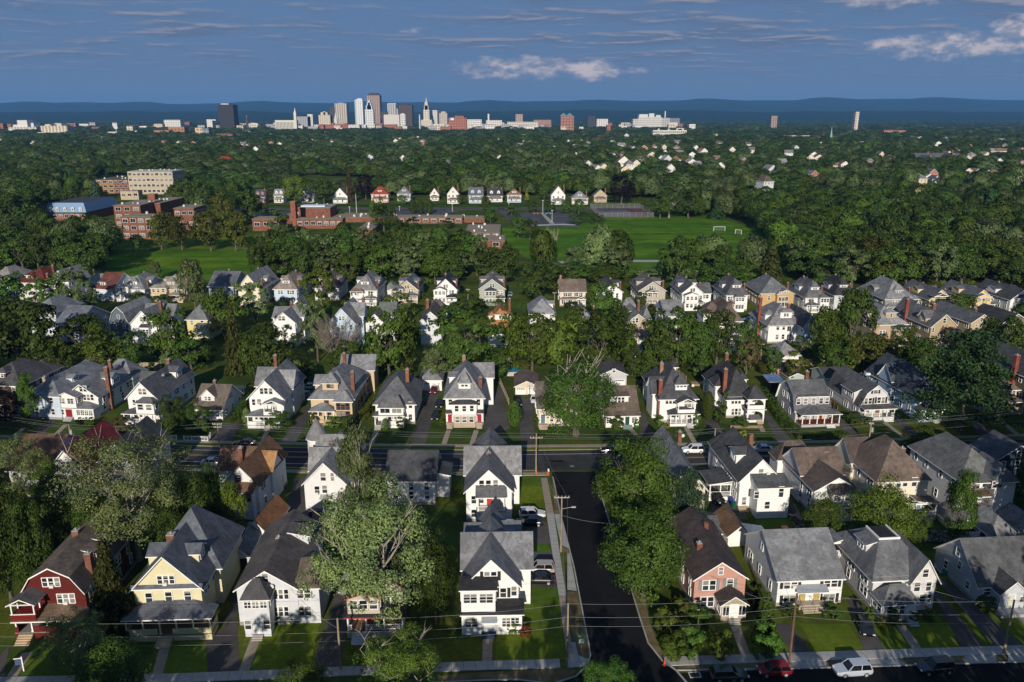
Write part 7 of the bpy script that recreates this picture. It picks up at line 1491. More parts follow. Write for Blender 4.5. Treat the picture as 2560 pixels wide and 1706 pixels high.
MID = [
 ('round', 'oak', 60, 742, 930, 170), ('round', 'maple', 215, 792, 915, 140), ('round', 'lime', 258, 855, 935, 90), ('round', 'oak', 330, 832, 920, 98), ('round', 'maple', 430, 766, 920, 112), ('open', 'bright', 108, 695, 805, 98), ('open', 'sage', 195, 672, 795, 115), ('round', 'bright', 28, 690, 800, 95), ('tall', 'sage', 490, 640, 785, 76), ('tall', 'sage', 391, 650, 700, 42),
 ('round', 'maple', 560, 720, 840, 105), ('open', 'sage', 640, 706, 806, 98), ('cone', 'spruce', 592, 755, 935, 66), ('round', 'oak', 690, 805, 945, 130), ('round', 'oak', 640, 830, 940, 90), ('open', 'lime', 805, 660, 785, 88), ('open', 'sage', 795, 745, 905, 88), ('round', 'maple', 975, 775, 955, 124), ('open', 'sage', 990, 732, 806, 92), ('open', 'bright', 1160, 765, 950, 180), ('open', 'sage', 1095, 868, 958, 120), ('round', 'maple', 1018, 760, 905, 70), ('low', 'oak', 1170, 738, 792, 96),
 ('round', 'maple', 1330, 775, 930, 120), ('round', 'lime', 1400, 790, 928, 100), ('round', 'oak', 1500, 785, 935, 135), ('round', 'bright', 1502, 702, 806, 80), ('round', 'oak', 1345, 645, 755, 118), ('round', 'oak', 1246, 885, 958, 64), ('round', 'oak', 1690, 765, 930, 135), ('round', 'oak', 1640, 790, 925, 90), ('round', 'oak', 1790, 775, 915, 92), ('round', 'oak', 1632, 862, 945, 80), ('round', 'maple', 1556, 800, 915, 76), ('tall', 'oak', 2122, 708, 900, 116), ('tall', 'maple', 2058, 762, 905, 84), ('round', 'olive', 2165, 832, 940, 116), ('round', 'maple', 2252, 822, 915, 62), ('round', 'bright', 2388, 738, 796, 84), ('round', 'oak', 2500, 782, 935, 118), ('round', 'oak', 2552, 750, 850, 66), ('open', 'brown', 1865, 850, 936, 74), ('low', 'maple', 1600, 730, 775, 48), ('round', 'oak', 1860, 800, 925, 70), ('round', 'oak', 2300, 850, 940, 90), ('round', 'oak', 150, 850, 930, 90), ('round', 'oak', 480, 840, 930, 90), ('round', 'oak', 870, 850, 940, 90), ('round', 'oak', 1580, 870, 940, 60), ('round', 'oak', 2080, 850, 945, 90), ('round', 'oak', 1930, 862, 945, 50), ('round', 'oak', 1735, 800, 930, 80), ('round', 'maple', 1290, 790, 925, 90), ('round', 'maple', 1450, 760, 905, 85), ('round', 'oak', 1548, 745, 860, 60), ('low', 'oak', 375, 905, 960, 50), ('low', 'oak', 755, 905, 955, 60), ('low', 'oak', 1755, 885, 945, 60), ('low', 'oak', 1420, 880, 935, 70),('round', 'oak', 2420, 850, 950, 90),
 ('round', 'oak', 1690, 578, 722, 108), ('cone', 'spruce', 1925, 604, 712, 84),  ('open', 'sage', 1534, 606, 700, 112), ('open', 'sage', 1355, 578, 668, 72), ('open', 'sage', 1450, 610, 690, 120), ('round', 'oak', 1790, 612, 706, 96),
 ('round', 'olive', 405, 528, 625, 78), ('round', 'olive', 456, 532, 625, 74), ('round', 'olive', 528, 518, 628, 98), ('round', 'olive', 590, 520, 628, 92), ('tall', 'olive', 562, 470, 575, 76), ('round', 'oak', 225, 530, 612, 100), ('open', 'sage', 260, 548, 640, 80), ('round', 'oak', 200, 575, 660, 110), ('round', 'oak', 130, 585, 665, 110), ('open', 'bright', 60, 575, 680, 105), ('round', 'oak', 80, 500, 590, 80), ('round', 'oak', 180, 560, 640, 90), ('round', 'oak', 240, 600, 668, 70), ('low', 'oak', 345, 590, 626, 36),
 ('round', 'oak', 60, 462, 560, 90), ('round', 'oak', 20, 470, 570, 90), ('round', 'maple', 470, 440, 520, 60), ('round', 'oak', 505, 445, 530, 66), ('round', 'oak', 620, 470, 560, 60), ('round', 'oak', 95, 455, 530, 70), ('round', 'oak', 640, 480, 545, 50), ('cone', 'bluepine', 243, 455, 520, 44), ('column', 'oak', 180, 462, 515, 48), ('open', 'olive', 435, 456, 520, 38), ('round', 'lime', 738, 432, 512, 62), ('round', 'oak', 810, 438, 512, 58), ('cone', 'brown', 875, 420, 506, 36), ('round', 'copper', 915, 430, 500, 42), ('round', 'copper', 1553, 430, 512, 74), ('round', 'lime', 1005, 485, 512, 30), ('column', 'oak', 1032, 498, 535, 24), ('column', 'oak', 1052, 500, 536, 20), ('column', 'oak', 1074, 498, 536, 22), ('tall', 'maple', 932, 494, 556, 24), ('tall', 'maple', 954, 492, 556, 22), ('round', 'oak', 960, 506, 580, 72), ('round', 'oak', 1226, 510, 560, 34), ('round', 'oak', 1216, 490, 536, 30), ('round', 'oak', 1279, 508, 540, 32), ('round', 'oak', 1334, 500, 534, 30), ('round', 'oak', 1376, 500, 535, 30), ('round', 'oak', 1415, 495, 536, 32), ('round', 'oak', 1448, 494, 536, 34), ('round', 'oak', 1295, 540, 596, 46), ('round', 'oak', 1325, 544, 600, 44), ('round', 'oak', 1440, 536, 562, 40), ('round', 'oak', 1490, 532, 560, 42), ('low', 'maple', 1175, 482, 506, 26), ('round', 'maple', 1360, 458, 500, 34), ('tall', 'yellow', 1317, 478, 506, 14), ('round', 'oak', 1650, 480, 545, 76), ('round', 'oak', 1720, 465, 545, 80), ('low', 'oak', 1030, 540, 575, 44), ('round', 'bright', 660, 505, 530, 34), ('low', 'oak', 700, 520, 590, 70), ('open', 'sage', 700, 560, 640, 110), ('round', 'lime', 1150, 486, 514, 20), ('low', 'oak', 850, 522, 545, 50), ('low', 'oak', 1120, 545, 572, 44),
]
ADJ = {'oak': 'dark green', 'maple': 'deep green', 'silver': 'silvery', 'sage': 'grey-green', 'lime': 'yellow-green', 'olive': 'olive', 'bright': 'bright green', 'pine': 'dark', 'spruce': 'olive dark', 'bluepine': 'blue-green', 'copper': 'black-purple', 'brown': 'brownish', 'yellow': 'yellow'}
SHP = {'round': 'round-crowned tree', 'open': 'loose feathery tree', 'tall': 'tall egg-shaped tree', 'cone': 'conifer', 'pine': 'pine', 'column': 'narrow column-shaped tree', 'low': 'low bushy tree'}
def hpos(x):
    return ['at the left edge', 'in the left quarter', 'left of centre', 'just left of the middle', 'just right of the middle', 'right of centre', 'in the right quarter', 'at the right edge'][min(7, max(0, int(x / 320)))]
def vpos(y):
    return ('between the third and middle street rows' if y > 880 else 'among the back gardens of the far street' if y > 760 else 'at the wood edge behind the far street' if y > 680 else 'by the school grounds' if y > 560 else 'by the houses across the park')
def near_label(X, Y, what):
    for h in sorted(HOUSES, key=lambda h: abs(h[0] - X) + abs(h[1] + h[2] / 2 - Y) * .6)[:25]:
        rel = 'in front of' if Y < h[1] - 1 else 'behind' if Y > h[1] + h[2] else ('left of' if X < h[0] else 'right of')
        for extra in ('', ', left side' if X < h[0] else ', right side'):
            lab = f"{what} {rel} the {short(h[3])}{extra if rel in ('in front of', 'behind') else ''}"
            if lab not in SEEN and len(lab.split()) < 17: SEEN.add(lab); return lab
    return lab
for k, l, x, yt, yb, wp in MID:
    if 775 < yb < 965 and wp > 60: wp *= 1.12; yt -= 8
    lab = near_label(*gp(x, yb), f'{ADJ[l]} {SHP[k]}')
    tree(k, l, x, yt, yb, wp, lab, group='trees ' + vpos(yb), trunk='stem' if k in ('cone', 'pine', 'column') else ('poplar' if l in ('silver',) else 'tree'), near=None if yb > 800 else False)

# trees on the camera's side of the near street, below the picture, whose shade falls over it
for i, (x, y, wd, hz) in enumerate(((-58, 46, 15, 22), (-46, 48, 14, 20), (-33, 46, 15, 22.5), (-20, 47, 13, 21), (-9, 46, 14, 22), (2, 46, 13, 21), (13, 48, 11, 18), (25, 47, 13, 21), (36, 47, 12, 19), (49, 46, 10, 17), (63, 46, 9, 15), (-52, 57, 11, 15), (-40, 57, 10, 14), (-15, 57, 10, 15), (-5, 57, 9, 14), (30, 57, 9, 13))):
    rt = empty('tree', (x, y, 0), i, 'leafy street tree standing below the lower edge of the picture', 'tree', 'street trees below the picture'); rt.scale = (wd / 10, wd / 10, hz / 10); c_ = link('crown', CROWN['round_m'][i % 4], rt); link('trunk', TRUNK['tree'][0], rt)
rnd = random.Random(77)
for i in range(34):
    x = rnd.uniform(-20, 2570); yb = rnd.uniform(890, 948); l = rnd.choice(('oak', 'oak', 'maple', 'olive', 'sage'))
    X, Y = gp(x, yb); hz = rnd.uniform(4, 8)
    tree('low', l, x, 853 + CF * ((CH - hz) * CS - Y * SN) / dep(Y, hz), yb, rnd.uniform(45, 80), near_label(X, Y, f'{ADJ[l]} garden bush'), 'shrub', 'shrub', 'bushes between the back gardens')
# bare and dead trees
def bare(x, yt, yb, wpx, label, seed, dens=2):
    X, Y = gp(x, yb); hz = zat(yt, Y); wd = wpx / CF * dep(Y, hz * .6)
    rt = empty('dead_tree', (X, Y, 0), .4 * seed, label, 'tree'); m = trunk_mesh(seed, 2.2, .2, 8, PALEB if seed > 62 else GREYB, 3.4, twig=True, depth_=dens)
    lo = np.empty(len(m.vertices) * 3); m.vertices.foreach_get('co', lo); lo = lo.reshape(-1, 3); s_ = hz / lo[:, 2].max(); sw = wd / (np.ptp(lo[:, 0]) or 1)
    link('trunk', m, rt); rt.scale = (sw, sw, s_)
    return rt
bare(836, 770, 935, 140, 'bare grey dead tree with tangled branches in front of the pale blue house', 61)
bare(880, 795, 925, 90, 'second smaller bare grey tree right of the pale blue house', 62)
bare(1440, 880, 1088, 150, 'dead white branches sticking out of the top of the big tree before the cream house', 63, 1)
bare(1688, 600, 716, 60, 'tall leaning pale trunk with broken limbs at the edge of the playing field', 64, 1)
bare(1380, 560, 655, 40, 'white-branched tree at the near edge of the playing field', 65, 1)
bare(1672, 486, 545, 46, 'pale birch with white stems beside the tennis courts', 66, 1)

# shrubs, hedges and clipped bushes round the houses
SHR = [
 (2172, 1512, 1556, 34, 'bright', 'low', 'green shrub at the left corner of the pale grey hip-roofed house'), (2203, 1538, 1566, 32, 'olive', 'low', 'olive rounded shrub left of the cone-shaped bush'), (2232, 1522, 1562, 27, 'bright', 'column', 'clipped cone-shaped bush left of the white porch steps'), (2282, 1528, 1555, 30, 'maple', 'low', 'round clipped bush right of the white porch steps'), (2323, 1518, 1550, 44, 'olive', 'low', 'broad rounded bush at the corner of the gabled bay'),
 (2464, 1488, 1526, 58, 'bright', 'low', 'leafy bush in front of the grey cape'), (1978, 1512, 1548, 54, 'oak', 'low', 'clipped dark bush left of the concrete steps'), (2082, 1510, 1548, 62, 'oak', 'low', 'clipped dark bush right of the concrete steps'),
 (1745, 1512, 1560, 84, 'oak', 'low', 'big dark bush under the pink house windows'), (1700, 1490, 1560, 60, 'olive', 'low', 'yellowish bush left of the pink house'), (1665, 1515, 1600, 75, 'lime', 'low', 'yellow-green bush by the side street corner'), (1730, 1560, 1640, 90, 'bright', 'low', 'large green bush in the front garden of the pink house'), (1680, 1580, 1645, 90, 'maple', 'low', 'large dark bush on the corner garden'), (1800, 1570, 1645, 70, 'lime', 'low', 'yellow-flowered bush left of the pink house path'), (1910, 1480, 1600, 80, 'oak', 'cone', 'dark conical evergreen between the pink and the white house'), (1915, 1560, 1648, 95, 'bright', 'low', 'large green bush right of the pink house path'), (1880, 1455, 1530, 50, 'copper', 'low', 'dark purple bush at the right wall of the pink house'),
 (1280, 1555, 1585, 42, 'lime', 'low', 'yellow-green bush at the right corner of the white corner house'), (1312, 1560, 1590, 44, 'red', 'low', 'dark red bush beside the white corner house'), (690, 1535, 1562, 34, 'oak', 'low', 'dark shrub by the enclosed entry bay'), (733, 1545, 1560, 22, 'oak', 'low', 'small dark shrub under the light grey house windows'), (405, 1575, 1596, 22, 'oak', 'low', 'small dark shrub left of the yellow house steps'), (446, 1578, 1596, 24, 'oak', 'low', 'small dark shrub right of the yellow house steps'),
 (1286, 1004, 1066, 40, 'bright', 'column', 'tall green bush between the two driveways'), (1340, 1035, 1066, 22, 'oak', 'low', 'dark round bush by the cream house door'), (782, 1030, 1066, 32, 'bright', 'low', 'round bush left of the tan house steps'), (836, 1038, 1068, 50, 'maple', 'low', 'bush right of the tan house steps'), (872, 1036, 1068, 48, 'oak', 'low', 'dark bush at the right corner of the tan house'), (964, 1046, 1078, 22, 'bright', 'column', 'cone bush left of the screened-porch house steps'), (1006, 1040, 1072, 38, 'oak', 'low', 'dark bush in front of the screened-porch house'),
 (1649, 1034, 1066, 28, 'maple', 'low', 'big clipped round bush left of the white-railed porch'), (1743, 1032, 1068, 28, 'maple', 'low', 'big clipped round bush right of the white-railed porch'), (1800, 1000, 1058, 42, 'oak', 'low', 'dark bush below the ivy corner'), (1855, 1044, 1068, 50, 'bright', 'low', 'planted bed in front of the arched porch'), (1857, 1074, 1092, 24, 'yellow', 'low', 'bright yellow bush on the lawn of the arched-porch house'), (1664, 1062, 1070, 30, 'yellow', 'low', 'row of yellow flowers along the white-railed porch'), (1540, 1040, 1076, 50, 'oak', 'low', 'dark bush in front of the brown-roofed bungalow'), (1594, 1048, 1072, 24, 'bright', 'low', 'bright bush right of the green steps'),
 (2130, 1025, 1058, 50, 'oak', 'low', 'dark bush row at the left of the front-gambrel house'), (2170, 1040, 1060, 34, 'oak', 'low', 'low dark shrubs below the white railing'), (2153, 1050, 1062, 14, 'yellow', 'low', 'small yellow shrub by the utility pole'), (305, 1038, 1078, 55, 'brown', 'low', 'brownish feathery shrub between the two white houses, left'), (228, 1045, 1064, 40, 'maple', 'low', 'round shrub right of the crimson door'), (200, 1045, 1062, 30, 'copper', 'low', 'dark shrub by the crimson door steps'), (618, 1020, 1066, 22, 'silver', 'column', 'pale flowering shrub at the corner of the tall white gabled house'), (2470, 1030, 1048, 22, 'oak', 'low', 'small shrub left of the red door steps'), (2508, 1030, 1046, 14, 'oak', 'column', 'small cone shrub by the tan house porch'), (1105, 1048, 1066, 18, 'lime', 'low', 'small yellow-green shrub left of the two-door house'),
 (1248, 742, 766, 30, 'oak', 'low', 'dark bush before the sage green house'), (1430, 752, 772, 50, 'oak', 'low', 'hedge-like bush before the pinkish colonial'), (900, 755, 778, 46, 'oak', 'low', 'clipped dark hedge bush before the arched-porch white house'), (898, 764, 776, 14, 'lime', 'low', 'yellow-green ball bush left on the lawn of the far row'), (938, 762, 774, 12, 'lime', 'low', 'yellow-green ball bush right on the lawn of the far row'), (1655, 748, 775, 24, 'oak', 'low', 'round bush right of the taupe gabled house'), (1630, 758, 776, 40, 'oak', 'low', 'hedge below the taupe gabled house'), (1747, 762, 778, 10, 'oak', 'column', 'small dark cone tree before the six-pane porch'), (708, 752, 770, 60, 'oak', 'low', 'dark hedge before the light blue house'), (1880, 840, 862, 40, 'lime', 'low', 'yellow-green shrub line beside the white hip-roofed house'),(345, 728, 760, 60, 'oak', 'low', 'dark shrubs before the round-windowed porch house'), (400, 735, 765, 70, 'oak', 'low', 'dark shrubs before the mossy-roofed tan house'),
]
for x, yt, yb, wp, l, k, lab in SHR: tree(k, l, x, yt, yb, wp, lab, 'shrub', 'shrub', trunk='shrub' if k != 'cone' else 'stem', near=False)
def hedge(pts, w_, h_, leaf, label, seed=3):
    q = PX(*pts); rng = np.random.default_rng(seed); Cs = []; Ns = []; c0 = q[0]
    for a, b in zip(q, q[1:]):
        L = math.hypot(b[0] - a[0], b[1] - a[1]); n = int(L * 150); t = rng.uniform(0, 1, n); f = rng.uniform(-1, 1, n); side = rng.random(n)
        nx_, ny_ = -(b[1] - a[1]) / L, (b[0] - a[0]) / L; top = side < .5; off = np.where(top, f, np.sign(f)) * w_ / 2 * (1 + .12 * np.sin(t * L * 1.7)); z = np.where(top, h_ * (1 + .07 * np.sin(t * L * 2.3)) + rng.normal(0, .05, n), rng.uniform(0, 1, n) * h_)
        Cs.append(np.stack([a[0] - c0[0] + (b[0] - a[0]) * t + nx_ * off, a[1] - c0[1] + (b[1] - a[1]) * t + ny_ * off, z], 1)); Ns.append(np.stack([nx_ * np.where(top, 0, np.sign(f)), ny_ * np.where(top, 0, np.sign(f)), np.where(top, 1., .3)], 1) + rng.normal(0, .45, (n, 3)))
    o = link('hedge', quads_mesh('hedge', np.concatenate(Cs), np.concatenate(Ns), .14, .6, rng, LEAF[leaf]), None, (*c0, 0)); tag(o, label, 'hedge')
hedge([(1905, 985), (1930, 1020), (1960, 1062), (1990, 1092)], 2.2, 1.9, 'maple', 'long thick green hedge along the drive right of the arched-porch house')
hedge([(1990, 1098), (2050, 1097), (2122, 1094)], 1.4, 1.1, 'maple', 'low clipped hedge along the front lawn of the grey side-gambrel house', 5)
hedge([(625, 1000), (605, 1030), (588, 1062)], 1.8, 1.8, 'oak', 'dark hedge between the brown-roofed cottage and the tall white house', 6)
hedge([(984, 955), (945, 1000), (905, 1055)], 1.6, 2.2, 'olive', 'yellowish hedge along the drive right of the tan two-family house', 7)
hedge([(1150, 1000), (1175, 1000)], 1.2, 1.0, 'maple', 'short hedge behind the white and tan two-family house', 8)
hedge([(2192, 1352), (2290, 1350), (2420, 1362)], 2.4, 2.0, 'oak', 'overgrown ivy hedge in front of the white vinyl fence at the right', 9)
hedge([(1030, 745), (1180, 748)], 2.0, 2.2, 'oak', 'dark hedge row along the far street below the black-roofed house', 10)
hedge([(1160, 762), (1330, 772)], 2.0, 1.8, 'oak', 'dark hedge along the far street below the sage green house', 11)
# ivy on the arched-porch house corner
rng = np.random.default_rng(4); X, Y = gp(1814, 1041); n = 900; P_ = np.stack([rng.uniform(-1.3, 1.0, n), rng.normal(-.35, .2, n), rng.uniform(0, 1, n) ** 1.2 * 6.2], 1)
tag(link('ivy', quads_mesh('ivy', P_, np.array([0, -1., .3]) + rng.normal(0, .4, (n, 3)), .16, .6, rng, LEAF['bright']), None, (X + .4, Y, 0)), 'green ivy climbing the left front corner of the arched-porch house', 'ivy')

# ------------------------------------------------------------------ middle-distance trees as individuals, the forest beyond as one mass
def inpoly(x, y, P):
    c_ = False
    for (x1, y1), (x2, y2) in zip(P, P[1:] + P[:1]):
        if (y1 > y) != (y2 > y) and x < (x2 - x1) * (y - y1) / (y2 - y1) + x1: c_ = not c_
    return c_
# open ground in photo pixels where no wood grows (buildings, lawns, streets and the view over them)
OPEN = [[(262, 690), (268, 605), (105, 575), (105, 508), (232, 508), (232, 440), (436, 440), (436, 520), (520, 545), (640, 590), (640, 700)],
        [(600, 602), (600, 500), (1650, 500), (1650, 545), (1870, 545), (1960, 600), (1965, 690), (1240, 690), (1190, 640), (1160, 620), (900, 596)],
        [(-200, 600), (60, 600), (30, 540), (-200, 540)]]
def clear(x, y): return not any(inpoly(x, y, P) for P in OPEN)
rnd = random.Random(23)
zones = [  # (polygon of the tree bases in photo pixels, spacing m, leaf mix, place, how many stand as single trees)
 ([(640, 720), (655, 668), (900, 645), (1150, 655), (1240, 690), (1290, 712), (1180, 718), (1000, 708), (800, 715)], 11, ('oak', 'oak', 'maple', 'maple', 'bright', 'sage'), 'in the belt behind the far row', 45),
 ([(1290, 715), (1300, 690), (1560, 690), (1900, 690), (1900, 718), (1600, 722)], 13, ('oak', 'maple', 'sage'), 'at the near edge of the playing field', 9),
 ([(1965, 722), (1960, 640), (1880, 560), (1690, 540), (1660, 498), (2050, 498), (2700, 498), (2700, 722), (2300, 735)], 13.0, ('oak', 'oak', 'maple', 'maple', 'sage', 'olive', 'lime'), 'in the wood right of the playing field', 60),
 ([(-80, 690), (-80, 610), (100, 600), (270, 600), (270, 700), (150, 690)], 11, ('oak', 'maple', 'oak', 'bright'), 'in the dark clump left of the school lawn', 14),
]
WOOD = []
for P, sp_, mix, place, cap in zones:
    xs = [gp(*p)[0] for p in P]; ys_ = [gp(*p)[1] for p in P]; pts = []; Pm = [gp(*p) for p in P]; y = min(ys_); CNT = 0
    while y < max(ys_):
        x = min(xs) + rnd.uniform(0, sp_)
        while x < max(xs):
            X, Y = x + rnd.uniform(-.35, .35) * sp_, y + rnd.uniform(-.35, .35) * sp_
            if inpoly(X, Y, Pm): pts.append((X, Y))
            x += sp_
        y += sp_ * .9
    for X, Y in pts:
        if any((X - a) ** 2 + (Y - b) ** 2 < (max(3.2, r_ * .6)) ** 2 for a, b, r_, _ in TREES[:230]): continue
        if CNT >= cap: WOOD.append((X, Y, sp_)); continue
        CNT += 1
        l = rnd.choice(mix); k = 'open' if l == 'sage' else rnd.choice(('round', 'round', 'tall', 'round'))
        hz = rnd.uniform(13, 20) if 'edge' not in place else rnd.uniform(7, 11); wd = sp_ * rnd.uniform(1.15, 1.65)
        rt = empty('tree', (X, Y, 0), rnd.uniform(0, 6.28), near_label(X, Y, f'{ADJ[l]} {SHP[k]}'), 'tree', f'{ADJ[l]} {SHP[k]}s {place}'); rt.scale = (wd / 10, wd / 10, hz / 10)
        V = CROWN[k + '_m']; c_ = link('crown', rnd.choice(V), rt); mats_on(c_, LEAF[l]); link('trunk', rnd.choice(TRUNK['tree']), rt); TREES.append((X, Y, wd / 2, hz))
print('trees', len(TREES), 'wood', len(WOOD))
# forest: points + one geometry-nodes object
src = bpy.data.collections.new('forest_sources')
kinds = [('round', 'oak'), ('round', 'maple'), ('tall', 'oak'), ('open', 'sage'), ('round', 'lime'), ('round', 'oak'), ('open', 'bright'), ('cone', 'pine'), ('round', 'maple'), ('round', 'olive')]
kinds = [('round', 'oak'), ('round', 'maple'), ('tall', 'oak'), ('open', 'sage'), ('round', 'bright'), ('round', 'oak'), ('open', 'sage'), ('cone', 'pine'), ('round', 'maple'), ('round', 'sage')]
for i, (k, l) in enumerate(kinds):
    o = bpy.data.objects.new('source_%02d' % i, crown(k if k == 'cone' else 'dome', 100 + i, 1900, .36, LEAF[l], 22)); src.objects.link(o)
pts = []; rng = np.random.default_rng(9)
pts = list(WOOD)
for X in np.arange(-260, 261, 12.0):          # the trees go on past both sides of the picture
    for Yb in np.arange(62, 310, 11.0):
        a, b = X + rng.uniform(-4, 4), Yb + rng.uniform(-4, 4); px = 1280 + CF * a / dep(b)
        ys = float(np.interp(a, [p[0] for p in msl], [p[1] for p in msl]))
        if abs(px - 1280) > 1395 and not (ys - 21 < b < ys + 7) and not (70 < b < 93): pts.append((a, b, 11.0))
Y = 300.0
while Y < 11500:
    sp_ = 13.5 if Y < 1300 else 13.5 * (Y / 1300) ** .7
    half = Y * .72 + 40
    n = int(2 * half / sp_)
    xs = -half + (np.arange(n) + rng.uniform(-.4, .4, n)) * sp_; yy = Y + rng.uniform(-.4, .4, n) * sp_
    for X, Yb in zip(xs, yy):
        d_ = dep(Yb); px = 1280 + CF * X / d_; v = (CH * CS - Yb * SN) / d_; py = 853 + CF * v
        if py > 503 and px > 600 or py > 560 or not clear(px, py): continue
        if 610 < px < 1550 and py > 492: continue
        if math.sin(X / 63 + 2 * math.sin(Yb / 170)) + math.sin(Yb / 97 + X / 210) > 1.55: continue
        pts.append((X, Yb, sp_))
    Y += sp_ * .92
pts = np.array(pts)
# thin the trees standing right in front of the little houses, and round the city
keep = np.ones(len(pts), bool)
for X, Y in SMALL: keep &= ~((np.abs(pts[:, 0] - X * pts[:, 1] / Y) < 9) & (pts[:, 1] > Y - 55 - .05 * Y) & (pts[:, 1] < Y + 14))
cy_ = (pts[:, 1] > 3250) & (pts[:, 1] < 4700) & (rng.random(len(pts)) < .55); keep &= ~cy_
pts = pts[keep]
n = len(pts); print('forest', n)
me = bpy.data.meshes.new('distant_woods'); me.vertices.add(n); me.vertices.foreach_set('co', np.stack([pts[:, 0], pts[:, 1], np.full(n, -.3)], 1).reshape(-1)); me.update()
a = me.attributes.new('pick', 'INT', 'POINT'); patch = np.sin(pts[:, 0] / 90 + 1.3) + np.sin(pts[:, 1] / 140 + pts[:, 0] / 300)
pk = rng.integers(0, len(kinds), n); pk = np.where((pts[:, 1] < 640) & (pts[:, 0] > 60) & np.isin(pk, (3, 4, 9)), 0, pk); a.data.foreach_set('value', pk.astype(np.int32))
hz = rng.uniform(9, 21, n) + 2.2 * patch; wd = pts[:, 2] * rng.uniform(1.1, 2.1, n); wd = np.where(pk == 7, wd * .7, wd); hz = np.where((pts[:, 1] < 760) & (pts[:, 0] > .42 * pts[:, 1]), hz * 1.25, hz); wd = np.where(pts[:, 1] < 720, pts[:, 2] * rng.uniform(.9, 1.45, n), wd)
a = me.attributes.new('scl', 'FLOAT_VECTOR', 'POINT'); a.data.foreach_set('vector', np.stack([wd / 10, wd / 10, hz / 10], 1).reshape(-1))
a = me.attributes.new('rot', 'FLOAT_VECTOR', 'POINT'); a.data.foreach_set('vector', np.stack([np.zeros(n), np.zeros(n), rng.uniform(0, 6.28, n)], 1).reshape(-1))
fo = link('distant_woods', me); tag(fo, kind='stuff')
ng = bpy.data.node_groups.new('scatter', 'GeometryNodeTree')
ng.interface.new_socket('Geometry', in_out='INPUT', socket_type='NodeSocketGeometry'); ng.interface.new_socket('Geometry', in_out='OUTPUT', socket_type='NodeSocketGeometry')
gi = ng.nodes.new('NodeGroupInput'); go = ng.nodes.new('NodeGroupOutput'); ip = ng.nodes.new('GeometryNodeInstanceOnPoints'); ci = ng.nodes.new('GeometryNodeCollectionInfo')
ci.inputs['Collection'].default_value = src; ci.inputs['Separate Children'].default_value = True; ci.inputs['Reset Children'].default_value = True
ip.inputs['Pick Instance'].default_value = True
def na(name, ty):
    x = ng.nodes.new('GeometryNodeInputNamedAttribute'); x.data_type = ty; x.inputs['Name'].default_value = name; return x.outputs['Attribute']
L_ = ng.links.new
L_(gi.outputs[0], ip.inputs['Points']); L_(ci.outputs[0], ip.inputs['Instance']); L_(na('pick', 'INT'), ip.inputs['Instance Index']); L_(na('rot', 'FLOAT_VECTOR'), ip.inputs['Rotation']); L_(na('scl', 'FLOAT_VECTOR'), ip.inputs['Scale']); L_(ip.outputs[0], go.inputs[0])
md = fo.modifiers.new('scatter', 'NODES'); md.node_group = ng
